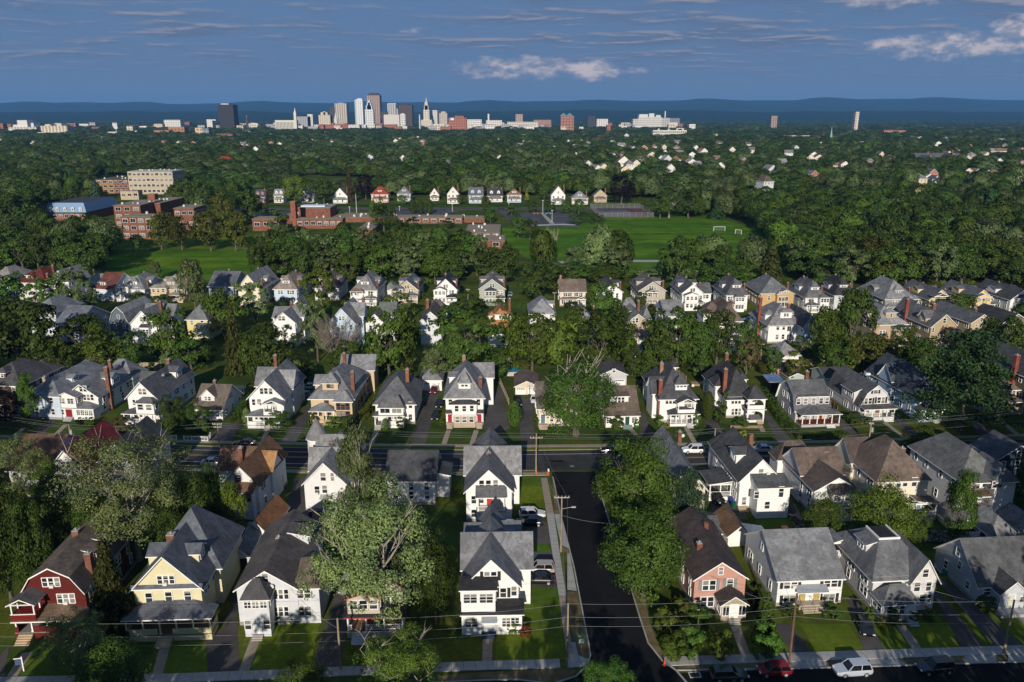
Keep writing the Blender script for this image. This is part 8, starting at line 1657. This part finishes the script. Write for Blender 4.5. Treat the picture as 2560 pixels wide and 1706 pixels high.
# ------------------------------------------------------------------ cars
CARM = {}
def car_meshes(kind):
    if kind in CARM: return CARM[kind]
    L, Wd, H_, belt, cab, hood = {'suv': (4.7, 1.86, 1.72, 1.02, (-2.15, 1.0, -1.85, .35), 1.0), 'sedan': (4.75, 1.82, 1.45, .92, (-1.75, 1.05, -1.05, .25), .86), 'hatch': (4.2, 1.78, 1.5, .94, (-1.95, 1.05, -1.55, .3), .9), 'wagon': (4.8, 1.84, 1.55, .96, (-2.2, 1.05, -1.9, .3), .92)}[kind]
    b = MB(); hl = L / 2
    st = [(-hl, .45, belt * .78, .78), (-hl + .12, .30, belt * .97, .90), (-hl + .7, .22, belt, 1.0), (-.6, .2, belt, 1.0), (.9, .2, belt, 1.0), (hl - .9, .22, hood * .97, .98), (hl - .25, .28, hood * .84, .92), (hl, .42, hood * .68, .76)]
    S = []
    for x, z0, z1, f in st:
        w_ = Wd / 2 * f
        S.append([(x, -w_ * .9, z0), (x, -w_, z0 + .2), (x, -w_, z1 - .16), (x, -w_ * .93, z1), (x, w_ * .93, z1), (x, w_, z1 - .16), (x, w_, z0 + .2), (x, w_ * .9, z0)])
    for p, q in zip(S, S[1:]):
        for i in range(8): b.face([p[i], p[(i + 1) % 8], q[(i + 1) % 8], q[i]])
    b.face(S[0]); b.face(list(reversed(S[-1])))
    a0, a1, r0, r1 = cab; wb, wr = Wd / 2 * .92, Wd / 2 * .74
    # roof panel and pillars in body colour
    b.box(r0 - .04, r1 + .04, -wr - .02, wr + .02, H_ - .06, H_)
    for sy in (-1, 1):
        for (xb, xr) in ((a0, r0), (a1, r1), ((a0 + a1) / 2 - .15, (r0 + r1) / 2 - .05)): b.beam((xb, sy * wb, belt - .02), (xr, sy * wr, H_ - .03), .09, .09)
        b.box(a1 - .35, a1 - .15, sy * (wb + .02), sy * (wb + .2), belt, belt + .14)
    g = MB(); lo = [(a0, -wb, belt - .01), (a1, -wb, belt - .01), (a1, wb, belt - .01), (a0, wb, belt - .01)]; hi = [(r0, -wr, H_ - .05), (r1, -wr, H_ - .05), (r1, wr, H_ - .05), (r0, wr, H_ - .05)]
    for i in range(4): j = (i + 1) % 4; g.face([lo[i], lo[j], hi[j], hi[i]])
    t = MB().tube((0, -.11, 0), (0, .11, 0), .34, .34, 16, 0, True); r = MB().tube((0, -.125, 0), (0, .125, 0), .215, .215, 12, 0, True)
    hd = MB().box(hl - .16, hl - .01, -.16, .16, hood * .66, hood * .66 + .14); tl_ = MB().box(-hl + .0, -hl + .1, -.13, .13, belt * .68, belt * .68 + .22)
    CARM[kind] = (b, g.mesh('window', M('glass', (.012, .014, .017))), t.mesh('tyre', M('paint', (.015, .015, .015), .9)), r.mesh('rim', M('metal', (.5, .5, .52))), hd.mesh('headlight', M('paint', (.7, .7, .68), .15)), tl_.mesh('taillight', M('paint', (.32, .01, .008), .2)), L, Wd)
    return CARM[kind]
BODY = {}
def car(kind, x, y, rz, col, label, z=.02, group=None):
    b, g, t, r, hd, tl_, L, Wd = car_meshes(kind)
    k = (kind, col)
    if k not in BODY: BODY[k] = b.mesh('body', M('carpaint', col))
    X, Y = gp(x, y); rt = empty('parked_car', (X, Y, z), R(rz), label, 'car', group)
    bo = link('body', BODY[k], rt); link('window', g, rt)
    for sx in (-1, 1):
        for sy in (-1, 1):
            w_ = link('wheel', t, rt, (sx * L * .295, sy * (Wd / 2 - .1), .34)); link('rim', r, w_)
    for sy in (-1, 1): link('headlight', hd, rt, (0, sy * Wd * .33, 0)); link('taillight', tl_, rt, (0, sy * Wd * .36, 0))
BK, WT, SV, RD, DG = (.008, .009, .011), (.66, .66, .66), (.36, .38, .41), (.17, .008, .016), (.012, .022, .020)
for a in (('wagon', 1821, 1697, 3, DG, 'dark green-black wagon parked at the kerb in front of the pink house'), ('hatch', 1934, 1684, 183, RD, 'dark red hatchback parked at the kerb behind the black wagon'), ('suv', 2130, 1684, 185, (.40, .45, .52), 'silver off-roader with roof rails parked at the kerb'), ('suv', 2336, 1678, 186, BK, 'black off-roader parked at the kerb at the right'),
          ('suv', 1349, 1430, 178, (.34, .32, .30), 'beige silver off-roader in the white corner house driveway'), ('sedan', 1348, 1456, 178, BK, 'black sedan in the driveway beside the beige off-roader, nearer the camera'), ('suv', 1330, 1293, 2, WT, 'white off-roader on the parking pad of the tall white house'), ('sedan', 1326, 1312, 178, BK, 'black sedan beside the white off-roader on the pad'), ('sedan', 1268, 1322, 178, (.55, .6, .66), 'pale car half hidden behind the back roof of the white corner house'),
          ('sedan', 2160, 1572, 262, BK, 'black sedan in the shaded drive left of the pale grey hip-roofed house'), ('wagon', 868, 1470, 268, (.30, .28, .30), 'grey van in the drive beside the dark red-trimmed house'), ('suv', 1788, 1252, 290, BK, 'black off-roader in the drive left of the white house with the boxy addition'), ('suv', 1733, 1131, 181, (.72, .72, .72), 'white off-roader parked on the middle street left of the utility pole'), ('sedan', 1904, 1129, 181, SV, 'silver sedan parked on the middle street behind the charcoal roof'),
          ('sedan', 772, 972, 180, SV, 'silver sedan behind the tan house drive, the farther of the pair'), ('sedan', 762, 992, 170, (.20, .24, .28), 'dark silver car nearer in the drive left of the tan house'), ('suv', 1087, 981, 262, (.16, .01, .02), 'red off-roader in front of the white hip-roofed garage'), ('hatch', 1099, 1017, 268, BK, 'black hatchback on the grass by the drive, the farther one'), ('hatch', 1089, 1047, 268, BK, 'black hatchback on the grass by the drive, the nearer one'), ('suv', 1294, 1012, 275, BK, 'black off-roader in the drive of the cream double garage'), ('sedan', 1336, 1004, 268, WT, 'white car in front of the cream double garage'),
          ('suv', 108, 1122, 5, (.10, .16, .26), 'blue-grey car on the middle street at the left edge'), ('sedan', 612, 1114, 178, BK, 'black car parked on the middle street by the orange-roofed house'), ('sedan', 1530, 1131, 180, BK, 'dark car in the tree shadow on the middle street'), ('sedan', 533, 1162, 2, (.26, .30, .36), 'silver car in shade left of the orange-roofed house'), ('sedan', 1871, 803, 184, (.42, .50, .60), 'light blue car beside the white stepped-porch house'), ('sedan', 1275, 740, 270, (.25, .36, .50), 'blue car in the drive beside the sage green house'), ('hatch', 1618, 872, 200, BK, 'black car below the beige house with balconies'), ('suv', 1608, 972, 290, BK, 'black car half hidden beside the charcoal hip-roofed house'),
          ('sedan', 1340, 535.5, 180, (.22, .01, .02), 'dark red car in the school car park'), ('sedan', 1371, 535.5, 180, (.02, .14, .34), 'blue car in the school car park'), ('sedan', 1998, 1310, 100, BK, 'black car in the shadow behind the brown cross-gabled house'), ('suv', 2448, 1352, 270, BK, 'black car inside the open garage, left one'), ('suv', 2505, 1362, 270, BK, 'black car inside the open garage, right one'), ('suv', 140, 1300, 20, BK, 'dark car in deep shade behind the red gambrel house'), ('sedan', 1130, 985, 268, (.5, .5, .5), 'pale car at the end of the drive right of the two-door house')): car(*a)

# ------------------------------------------------------------------ utility poles and wires
def pole(x, yb, yt, label, arms=((-.5, 1.2),), lamp=None, xt=None, pale=(.30, .24, .16), transformer=False):
    X, Y = gp(x, yb); hz = zat(yt, Y); rt = empty('utility_pole', (X, Y, 0), R(1), label, 'utility pole', None); m = M('wood', pale)
    MB().tube((0, 0, 0), (0, 0, hz), .17, .11, 8, 0, True).obj('pole', m, rt)
    for dz, hw in arms:
        MB().box(-hw, hw, -.17, -.05, hz + dz - .07, hz + dz + .07).obj('crossarm', M('wood', (.42, .38, .32)), rt)
        for u in (-hw * .92, -hw * .45, hw * .45, hw * .92): MB().tube((u, -.11, hz + dz + .07), (u, -.11, hz + dz + .3), .05, .04, 6, 0, True).obj('insulator', M('paint', (.6, .6, .58), .3), rt)
    if lamp:
        l = MB(); l.tube((0, 0, hz - lamp), (1.6, -.1, hz - lamp + .35), .04, .035, 6); l.obj('lamp_arm', M('metal', (.5, .5, .5)), rt); MB().box(1.55, 2.25, -.25, .05, hz - lamp + .3, hz - lamp + .45).obj('lamp_head', M('metal', (.6, .6, .6)), rt)
    if transformer: MB().tube((.35, -.1, hz - 2.2), (.35, -.1, hz - 1.2), .24, .24, 10, 0, True).obj('transformer', M('metal', (.50, .52, .55)), rt)
    return X, Y, hz
P1 = pole(1340, 1183, 1084, 'weathered utility pole with a white crossarm at the middle street corner', ((-.9, 1.25),)); P2 = pole(1402, 1380, 1240, 'utility pole with one crossarm and street lamp beside the black side street', ((-.25, 1.2),), 2.3); P3 = pole(2509, 1637, 1500, 'pale leaning utility pole at the near kerb, far right', (), None)
P4 = pole(1973, 1658, 1484, 'brown utility pole at the near kerb behind the dark red hatchback', (), transformer=False, pale=(.16, .09, .06)); P5 = pole(1417, 1672, 1508, 'utility pole at the near corner of the side street, its top half sunlit', ()); P6 = pole(1782, 1161, 1072, 'plain utility pole on the middle street left of the charcoal-roofed white house', ()); P7 = pole(2171, 1113, 1056, 'utility pole with a grey transformer on the middle street, right', ((-.3, .5),), transformer=True)
P8 = pole(178, 1102, 1062, 'utility pole with a white transformer on the middle street, left', (), transformer=True); P9 = pole(550, 1122, 1058, 'utility pole with a pale blue double crossarm beside the orange-roofed house', ((-.2, 1.0), (-.9, .8))); P10 = pole(852, 1674, 1546, 'pale utility pole standing in the drive left of the dark red-trimmed house', ())
for x, yb, yt, lab in ((1902, 892, 858, 'thin utility pole beside the light grey hip-roofed garage'), (1170, 757, 722, 'utility pole in the far street left of the sage green house'), (1386, 770, 730, 'brown utility pole left of the pinkish colonial'), (1595, 772, 738, 'utility pole before the taupe gabled house'), (2026, 785, 745, 'utility pole before the white house with red flowers'), (2460, 785, 745, 'utility pole between the twin yellow houses'), (925, 770, 724, 'dark utility pole before the arched-porch white house')): pole(x, yb, yt, lab, ((-.4, .7),))
def wire(pts, label, sag=.6, r=.015):
    m = MB()
    for a, b in zip(pts, pts[1:]):
        a, b = Vector(a), Vector(b); n = 14; p = a
        for i in range(1, n + 1):
            t = i / n; q = a.lerp(b, t) - Vector((0, 0, sag * 4 * t * (1 - t))); m.tube(p, q, r, r, 4); p = q
    tag(m.obj('overhead_wire', M('paint', (.24, .24, .25), .5)), label, 'wire', 'overhead wires')
top = lambda P, dz=0.0, dx=0.0: (P[0] + dx, P[1], P[2] + dz)
LE = (*gp(-300, 1078), 9.6); RE = (*gp(2900, 1092), 10.5)
for dz, dx in ((.05, 0), (-.55, 1.1), (-.9, -1.1), (-2.6, 0)): wire([(LE[0], LE[1], LE[2] + dz), top(P8, dz), top(P9, dz, dx), top(P1, dz, dx), top(P6, dz, dx * .3), top(P7, dz, dx * .3), (RE[0], RE[1], RE[2] + dz)], 'thin overhead wire running the length of the middle street', .7)
for dz in (-.1, -2.0, -3.3): wire([(*gp(-300, 1716), 9.5 + dz), top(P10, dz), top(P5, dz), top(P4, dz), top(P3, dz), (*gp(2950, 1615), 10 + dz)], 'thin overhead wire running the length of the near street', .6)
for dz, dx in ((-.2, .9), (-.2, -.9), (-3.2, 0)): wire([top(P5, dz - .3), top(P2, dz, dx), top(P1, dz - .4, dx * .4)], 'thin overhead wire running along the side street', .8)
for a, b in ((top(P4, -2.4), (*gp(1945, 1512), 5.4)), (top(P4, -2.4), (*gp(1745, 1512), 5.6)), (top(P3, -1.5), (*gp(2190, 1520), 5.8)), (top(P10, -1.5), (*gp(735, 1562), 5.6)), (top(P2, -3.4), (*gp(1320, 1330), 5)), (top(P2, -3.4), (*gp(1560, 1372), 4.6))): wire([a, b], 'thin service wire slung from a utility pole to a house', .5, .018)

# ------------------------------------------------------------------ fences
def panel_fence(pts, h_, label, col, kind='paint', step=2.2, boards=0, name='fence', cap=True):
    q = PX(*pts); c0 = q[0]; rt = empty(name, (*c0, 0), 0, label, 'fence'); m = M(kind, col)
    pm = MB().box(-.07, .07, -.07, .07, 0, h_ + .14).mesh('post', m)
    for a, b in zip(q, q[1:]):
        L = math.hypot(b[0] - a[0], b[1] - a[1]); n = max(1, round(L / step)); an = math.atan2(b[1] - a[1], b[0] - a[0]); w_ = L / n
        if boards:
            nb = boards; bm = MB().box(-w_ / nb / 2 + .012, w_ / nb / 2 - .012, -.012, .012, .05, h_).mesh('board', m)
        else: bm = MB().box(-w_ / 2 + .075, w_ / 2 - .075, -.025, .025, .06, h_).box(-w_ / 2 + .075, w_ / 2 - .075, -.045, .045, h_ - .1, h_ + .02).mesh('panel', m)
        for i in range(n + 1): link('post', pm, rt, (a[0] - c0[0] + (b[0] - a[0]) * i / n, a[1] - c0[1] + (b[1] - a[1]) * i / n, 0), an)
        for i in range(n):
            if boards:
                for j in range(nb): f = (i + (j + .5) / nb) / n; link('board', bm, rt, (a[0] - c0[0] + (b[0] - a[0]) * f, a[1] - c0[1] + (b[1] - a[1]) * f, random.uniform(-.04, .02)), an)
            else: f = (i + .5) / n; link('panel', bm, rt, (a[0] - c0[0] + (b[0] - a[0]) * f, a[1] - c0[1] + (b[1] - a[1]) * f, 0), an)
panel_fence([(1862, 1366), (1950, 1364), (2034, 1362)], 2.0, 'tall white vinyl fence behind the broad grey-roofed two-family house', (.68, .69, .70))
panel_fence([(2184, 1356), (2310, 1354), (2444, 1358)], 2.0, 'tall white vinyl fence behind the pale grey hip-roofed house', (.68, .69, .70))
panel_fence([(1952, 914), (2010, 915), (2080, 915)], 1.9, 'long wooden stockade fence behind the gambrel houses', (.34, .26, .18), 'wood', 2.4, 6)
panel_fence([(345, 922), (400, 922), (445, 918)], 1.8, 'wooden fence behind the white gabled house with the skylight', (.36, .29, .22), 'wood', 2.4, 6)
panel_fence([(1250, 962), (1262, 988), (1272, 1012)], 1.7, 'weathered board fence along the drive right of the two-door house', (.36, .30, .23), 'wood', 2.2, 6)
panel_fence([(2076, 1020), (2092, 1034)], 1.8, 'short brown wooden fence between the two gambrel houses', (.22, .13, .08), 'wood', 2.2, 6)
panel_fence([(1690, 935), (1715, 955)], 1.6, 'grey board fence beside the charcoal hip-roofed house', (.25, .22, .18), 'wood', 2.2, 6)
def rail_fence(pts, label, h_=1.1):
    q = PX(*pts); c0 = q[0]; rt = empty('fence', (*c0, 0), 0, label, 'fence'); m = M('paint', (.68, .70, .72), .6)
    for a, b in zip(q, q[1:]):
        L = math.hypot(b[0] - a[0], b[1] - a[1]); n = max(1, round(L / 2.2)); pm = MB().box(-.09, .09, -.09, .09, 0, h_ + .15).mesh('post', m)
        for i in range(n + 1): link('post', pm, rt, (a[0] - c0[0] + (b[0] - a[0]) * i / n, a[1] - c0[1] + (b[1] - a[1]) * i / n, 0))
        for z in (.2, h_): MB().beam((a[0] - c0[0], a[1] - c0[1], z), (b[0] - c0[0], b[1] - c0[1], z), .06, .14).obj('rail', m, rt)
        k = int(L / .3)
        pk = MB()
        for i in range(k): f = (i + .5) / k; pk.box(a[0] - c0[0] + (b[0] - a[0]) * f - .04, a[0] - c0[0] + (b[0] - a[0]) * f + .04, a[1] - c0[1] + (b[1] - a[1]) * f - .02, a[1] - c0[1] + (b[1] - a[1]) * f + .02, .1, h_)
        tag(pk.obj('picket', m, rt), kind='stuff')
rail_fence([(402, 1092), (404, 1100), (442, 1101)], 'white picket fence section left of the gate in front of the brown-roofed cottage')
rail_fence([(460, 1103), (500, 1104), (521, 1105), (527, 1095)], 'white picket fence section with a square end post by the cottage drive')
rail_fence([(1640, 1330), (1648, 1352)], 'short white fence beside the brown gabled garage', 1.2)

# ------------------------------------------------------------------ small things
def cone(x, y, label, s_=1.0):
    rt = empty('traffic_cone', (*gp(x, y), .03), .3, label, 'traffic cone', 'orange traffic cones'); rt.scale = (s_,) * 3
    MB().box(-.24, .24, -.24, .24, 0, .05).obj('base', M('paint', (.45, .07, .02), .6), rt); MB().tube((0, 0, .05), (0, 0, .85), .19, .04, 12, 0, True).obj('cone_body', M('paint', (.60, .085, .02), .6), rt); MB().tube((0, 0, .45), (0, 0, .6), .112, .085, 12).obj('band', M('paint', (.7, .7, .7), .4), rt)
cone(1661, 1664, 'orange traffic cone on the corner ramp of the side street at the right', 1.0); cone(1342, 1187, 'orange traffic cone at the foot of the corner utility pole', 1.0); cone(1369, 1189, 'orange traffic cone beside the white barrel at the street corner', 1.2)
rt = empty('barrel', (*gp(1371, 1186), .03), 0, 'small white-topped orange barrel at the corner of the middle street', 'barrel'); MB().tube((0, 0, 0), (0, 0, .6), .25, .22, 12, 0, True).obj('drum', M('paint', (.5, .08, .02), .6), rt); MB().tube((0, 0, .6), (0, 0, 1.15), .22, .16, 12, 0, True).obj('drum_top', M('paint', (.68, .68, .66), .6), rt)
rt = empty('storm_drain', (*gp(1737, 1688), .02), R(3), 'square grey storm drain frame and grate at the near kerb', 'drain'); g = MB(); g.box(-.75, .75, -.55, -.42, 0, .04).box(-.75, .75, .42, .55, 0, .04).box(-.75, -.62, -.42, .42, 0, .04).box(.62, .75, -.42, .42, 0, .04); g.obj('frame', M('concrete', (.48, .47, .44)), rt); g = MB()
for i in range(9): g.box(-.6 + i * .14, -.53 + i * .14, -.42, .42, 0, .02)
g.obj('grate', M('metal', (.08, .08, .08)), rt)
def text(body, size, mat, par, loc, rot, name='lettering'):
    cu = bpy.data.curves.new(name, 'FONT'); cu.body = body; cu.size = size; cu.align_x = 'CENTER'; cu.align_y = 'CENTER'; cu.extrude = .004; cu.materials.append(mat)
    o = link(name, cu, par, loc); o.rotation_euler = rot; return o
rt = empty('street_sign', (*gp(1453, 1634), .1), R(2), 'green street name sign on a thin grey post at the street corner', 'street sign'); MB().tube((0, 0, 0), (0, 0, 2.7), .035, .035, 6).obj('post', M('metal', (.3, .32, .33)), rt); MB().box(-.5, .5, -.02, .02, 2.42, 2.66).obj('sign_blade', M('paint', (.01, .16, .11), .4), rt); MB().box(-.02, .02, -.45, .45, 2.7, 2.92).obj('sign_blade', M('paint', (.01, .16, .11), .4), rt); MB().box(-.35, .35, -.05, -.02, 1.5, 2.1).obj('back_plate', M('paint', (.28, .36, .40), .5), rt)
rt = empty('yard_sign', (*gp(60, 1678), .02), .2, 'white post holding a small dark hanging yard sign by the red house path', 'yard sign'); MB().box(-.07, .07, -.07, .07, 0, 2.1).obj('post', M('paint', WHT, .6), rt); MB().box(-.95, .07, -.05, .05, 1.85, 1.95).obj('arm', M('paint', WHT, .6), rt); MB().box(-.85, -.15, -.02, .02, .95, 1.75).obj('sign_panel', M('paint', (.06, .09, .16), .5), rt)
# wheelie bins
for x, y, c_, lab in ((1827, 1258, (.02, .07, .38), 'blue wheelie bin in the drive by the boxy addition'), (1818, 1246, (.012, .012, .014), 'black wheelie bin next to the blue one'), (1833, 1270, (.01, .10, .06), 'dark green bin in the drive by the boxy addition'), (2362, 1442, (.01, .12, .06), 'green bin by the side drive of the grey cape'), (776, 1292, (.015, .02, .16), 'dark blue bin by the turret house steps')):
    rt = empty('wheelie_bin', (*gp(x, y), .02), .4, lab, 'bin'); k = MB(); b0 = [(-.26, -.26), (.26, -.26), (.26, .26), (-.26, .26)]; b1 = [(u * 1.25, v * 1.25) for u, v in b0]
    for i in range(4): j = (i + 1) % 4; k.face([(*b0[i], 0), (*b0[j], 0), (*b1[j], 1.0), (*b1[i], 1.0)])
    k.obj('bin_body', M('paint', c_, .5), rt); MB().box(-.35, .35, -.37, .37, 1.0, 1.08).obj('lid', M('paint', mul(c_, .8), .5), rt)
# garden chairs, table by the grey cape
for i, (x, y) in enumerate(((2340, 1425), (2347, 1432), (2352, 1437))):
    rt = empty('garden_chair', (*gp(x, y), .02), .5 * i, 'white plastic garden chair at the back of the drive by the grey cape', 'chair', 'white garden chairs by the grey cape'); m = M('paint', (.66, .66, .64), .5)
    MB().box(-.26, .26, -.26, .26, .4, .45).obj('seat', m, rt); MB().box(-.26, .26, .22, .27, .46, .95).obj('backrest', m, rt)
    lg = MB().box(-.02, .02, -.02, .02, 0, .4).mesh('leg', m)
    for u in (-.22, .22):
        for v in (-.22, .22): link('leg', lg, rt, (u, v, 0))
# pergola
rt = empty('pergola', (*gp(585, 1000), 0), R(-6), 'white garden pergola of slats on posts behind the brown-roofed cottage', 'pergola'); m = M('paint', WHT, .6); pm = MB().box(-.1, .1, -.1, .1, 0, 2.7).mesh('post', m); sm = MB().box(-.05, .05, -2.2, 2.2, 2.86, 3.0).mesh('slat', m)
for u in (-2, 2):
    for v in (-1.6, 1.6): link('post', pm, rt, (u, v, 0))
for v in (-1.6, 1.6): MB().box(-2.6, 2.6, v - .06, v + .06, 2.7, 2.86).obj('beam', m, rt)
for i in range(9): link('slat', sm, rt, (-2.4 + i * .6, 0, 0))
# swimming pool
rt = empty('swimming_pool', (*gp(1290, 934), .02), R(2), 'small blue garden swimming pool behind the cream garage', 'pool'); MB().box(-2.6, 2.6, -2.4, 2.4, 0, 1.1).obj('pool_wall', M('paint', (.45, .42, .36), .6), rt); MB().box(-2.45, 2.45, -2.25, 2.25, 1.05, 1.13).obj('pool_water', M('paint', (.03, .25, .42), .08), rt)
# basketball hoop
rt = empty('basketball_hoop', (*gp(1324, 990), .02), 0, 'portable basketball hoop before the cream double garage', 'basketball hoop'); MB().box(-.4, .4, -.3, .5, 0, .25).obj('base', M('paint', (.02, .02, .02), .6), rt); MB().tube((0, .1, .25), (0, -.3, 3.0), .06, .05, 6).obj('pole', M('metal', (.03, .03, .03)), rt); MB().box(-.7, .7, -.42, -.38, 2.7, 3.6).obj('backboard', M('paint', (.5, .48, .42), .5), rt)
k = MB(); [k.tube((.23 * math.cos(a * .628), -.66 + .23 * math.sin(a * .628), 2.95), (.23 * math.cos(a * .628 + .628), -.66 + .23 * math.sin(a * .628 + .628), 2.95), .02, .02, 4) for a in range(10)]; k.obj('rim', M('paint', (.5, .08, .02), .5), rt)
# red tractor in the barn
rt = empty('garden_tractor', (*gp(1513, 974), .03), R(-60), 'small red garden tractor in the open bay of the grey barn-like garage', 'tractor'); MB().box(-.9, .1, -.35, .35, .45, .9).box(.1, .9, -.28, .28, .4, .85).obj('body', M('carpaint', (.30, .01, .01)), rt); MB().box(-.7, -.3, -.25, .25, .95, 1.3).obj('seat', M('paint', (.02, .02, .02), .7), rt)
tw = MB().tube((0, -.12, 0), (0, .12, 0), .36, .36, 12, 0, True).mesh('wheel', M('paint', (.015, .015, .015), .9))
for u in (-.6, .65):
    for v in (-.45, .45): link('wheel', tw, rt, (u, v, .36))
# blanket on the line, sheds, benches, lamp posts, flag pole
rt = empty('hanging_blanket', (*gp(1936, 940), .02), R(-25), 'red and white striped blanket hanging beside the long black-roofed shed', 'blanket'); mA, mB_ = M('paint', (.62, .58, .58), .9), M('paint', (.36, .04, .06), .9)
for i in range(7): MB().box(-1.3 + i * .37, -1.3 + (i + 1) * .37, -.015, .015, .4 - .03 * (i % 2), 2.0).obj('stripe', mA if i % 2 else mB_, rt)
MB().box(-1.5, 1.5, -.03, .03, 2.0, 2.06).obj('line', mA, rt)
garage('dark wooden garden shed with a blue tarpaulin roof beside the grey gambrel house', 1925, 1958, 982, 956, 5, 'shed', .3, doors=1, open_=True, wall=(.045, .05, .05), rc=(.10, .17, .30))
k = MB(); Xc, Yc = gp(1748, 962); tag(MB().box(-2.2, 2.2, -1.2, 1.2, .02, .5).obj('timber_planter', M('wood', (.34, .24, .14)), None, (Xc, Yc, 0)), 'raised timber planting bed beside the charcoal hip-roofed house', 'planter')
tag(MB().box(-3.6, 3.6, -.25, .25, .01, .55).obj('garden_wall', M('brick', (.30, .20, .13)), None, (*gp(1865, 1070), 0)), 'low tan stone retaining wall before the arched porch', 'wall')
rt = empty('metal_lean_to', (*gp(1890, 1360), 0), R(5), 'lean-to roof of weathered white metal panels beside the brown garage', 'lean-to')
for i in range(4):
    for j in range(5): MB().shell([[(-2.1 + i, -2.6 + j * 1.05, 2.6 - .2 * i), (-1.15 + i, -2.6 + j * 1.05, 2.42 - .2 * i), (-1.15 + i, -1.6 + j * 1.05, 2.42 - .2 * i), (-2.1 + i, -1.6 + j * 1.05, 2.6 - .2 * i)]], .05).obj('panel', [M('metal', (.46, .49, .50))] * 2, rt)
for u, v in ((-2, -2.5), (1.8, -2.5), (-2, 2.5), (1.8, 2.5)): MB().box(u - .05, u + .05, v - .05, v + .05, 0, 2.35 - .2 * (u + 2)).obj('post', M('wood', (.3, .25, .2)), rt)
for x, yb, yt, lab in ((1272, 534, 508, 'white lamp post at the left of the school car park'), (1357, 532, 502, 'tall white lamp post in the middle of the school car park'), (1380, 556, 527, 'short white lamp post on the car park walk'), (1447, 535, 506, 'white lamp post right of the school car park'), (1131, 529, 511, 'white lamp post by the loop drive'), (875, 543, 518, 'white lamp post right of the brick gym roof'), (650, 546, 524, 'white lamp post in the small car park left of the chimney tower'), (999, 527, 517, 'short white lamp post before the blue-grey house across the park')):
    X, Y = gp(x, yb); hz = zat(yt, Y); rt = empty('lamp_post', (X, Y, 0), 0, lab, 'lamp post'); MB().tube((0, 0, 0), (0, 0, hz), .16, .11, 6, 0, True).obj('pole', M('paint', (.66, .66, .66), .5), rt); MB().box(-.7, .7, -.2, .2, hz, hz + .22).obj('lamp_head', M('paint', (.6, .6, .6), .5), rt)
X, Y = gp(892, 541); hz = zat(486, Y); rt = empty('flagpole', (X, Y, 0), 0, 'tall white flagpole beside the brick school', 'flagpole'); MB().tube((0, 0, 0), (0, 0, hz), .2, .1, 8, 0, True).obj('pole', M('paint', (.72, .72, .72), .4), rt); MB().tube((0, 0, hz), (0, 0, hz + .4), .22, .1, 8, 0, True).obj('finial', M('metal', (.6, .5, .2)), rt)
# ------------------------------------------------------------------ haze
hz_ = MB().box(-14500, 14500, -150, 24000, -1.3, 420).mesh('haze', [])
m, t = newmat('haze'); pv = N(t, 'ShaderNodeVolumePrincipled'); pv.inputs['Color'].default_value = (.16, .44, .92, 1); pv.inputs['Density'].default_value = 4.4e-5; pv.inputs['Anisotropy'].default_value = 0.0
o = N(t, 'ShaderNodeOutputMaterial'); t.links.new(pv.outputs[0], o.inputs['Volume']); hz_.materials.append(m)
tag(link('haze', hz_), kind='stuff')
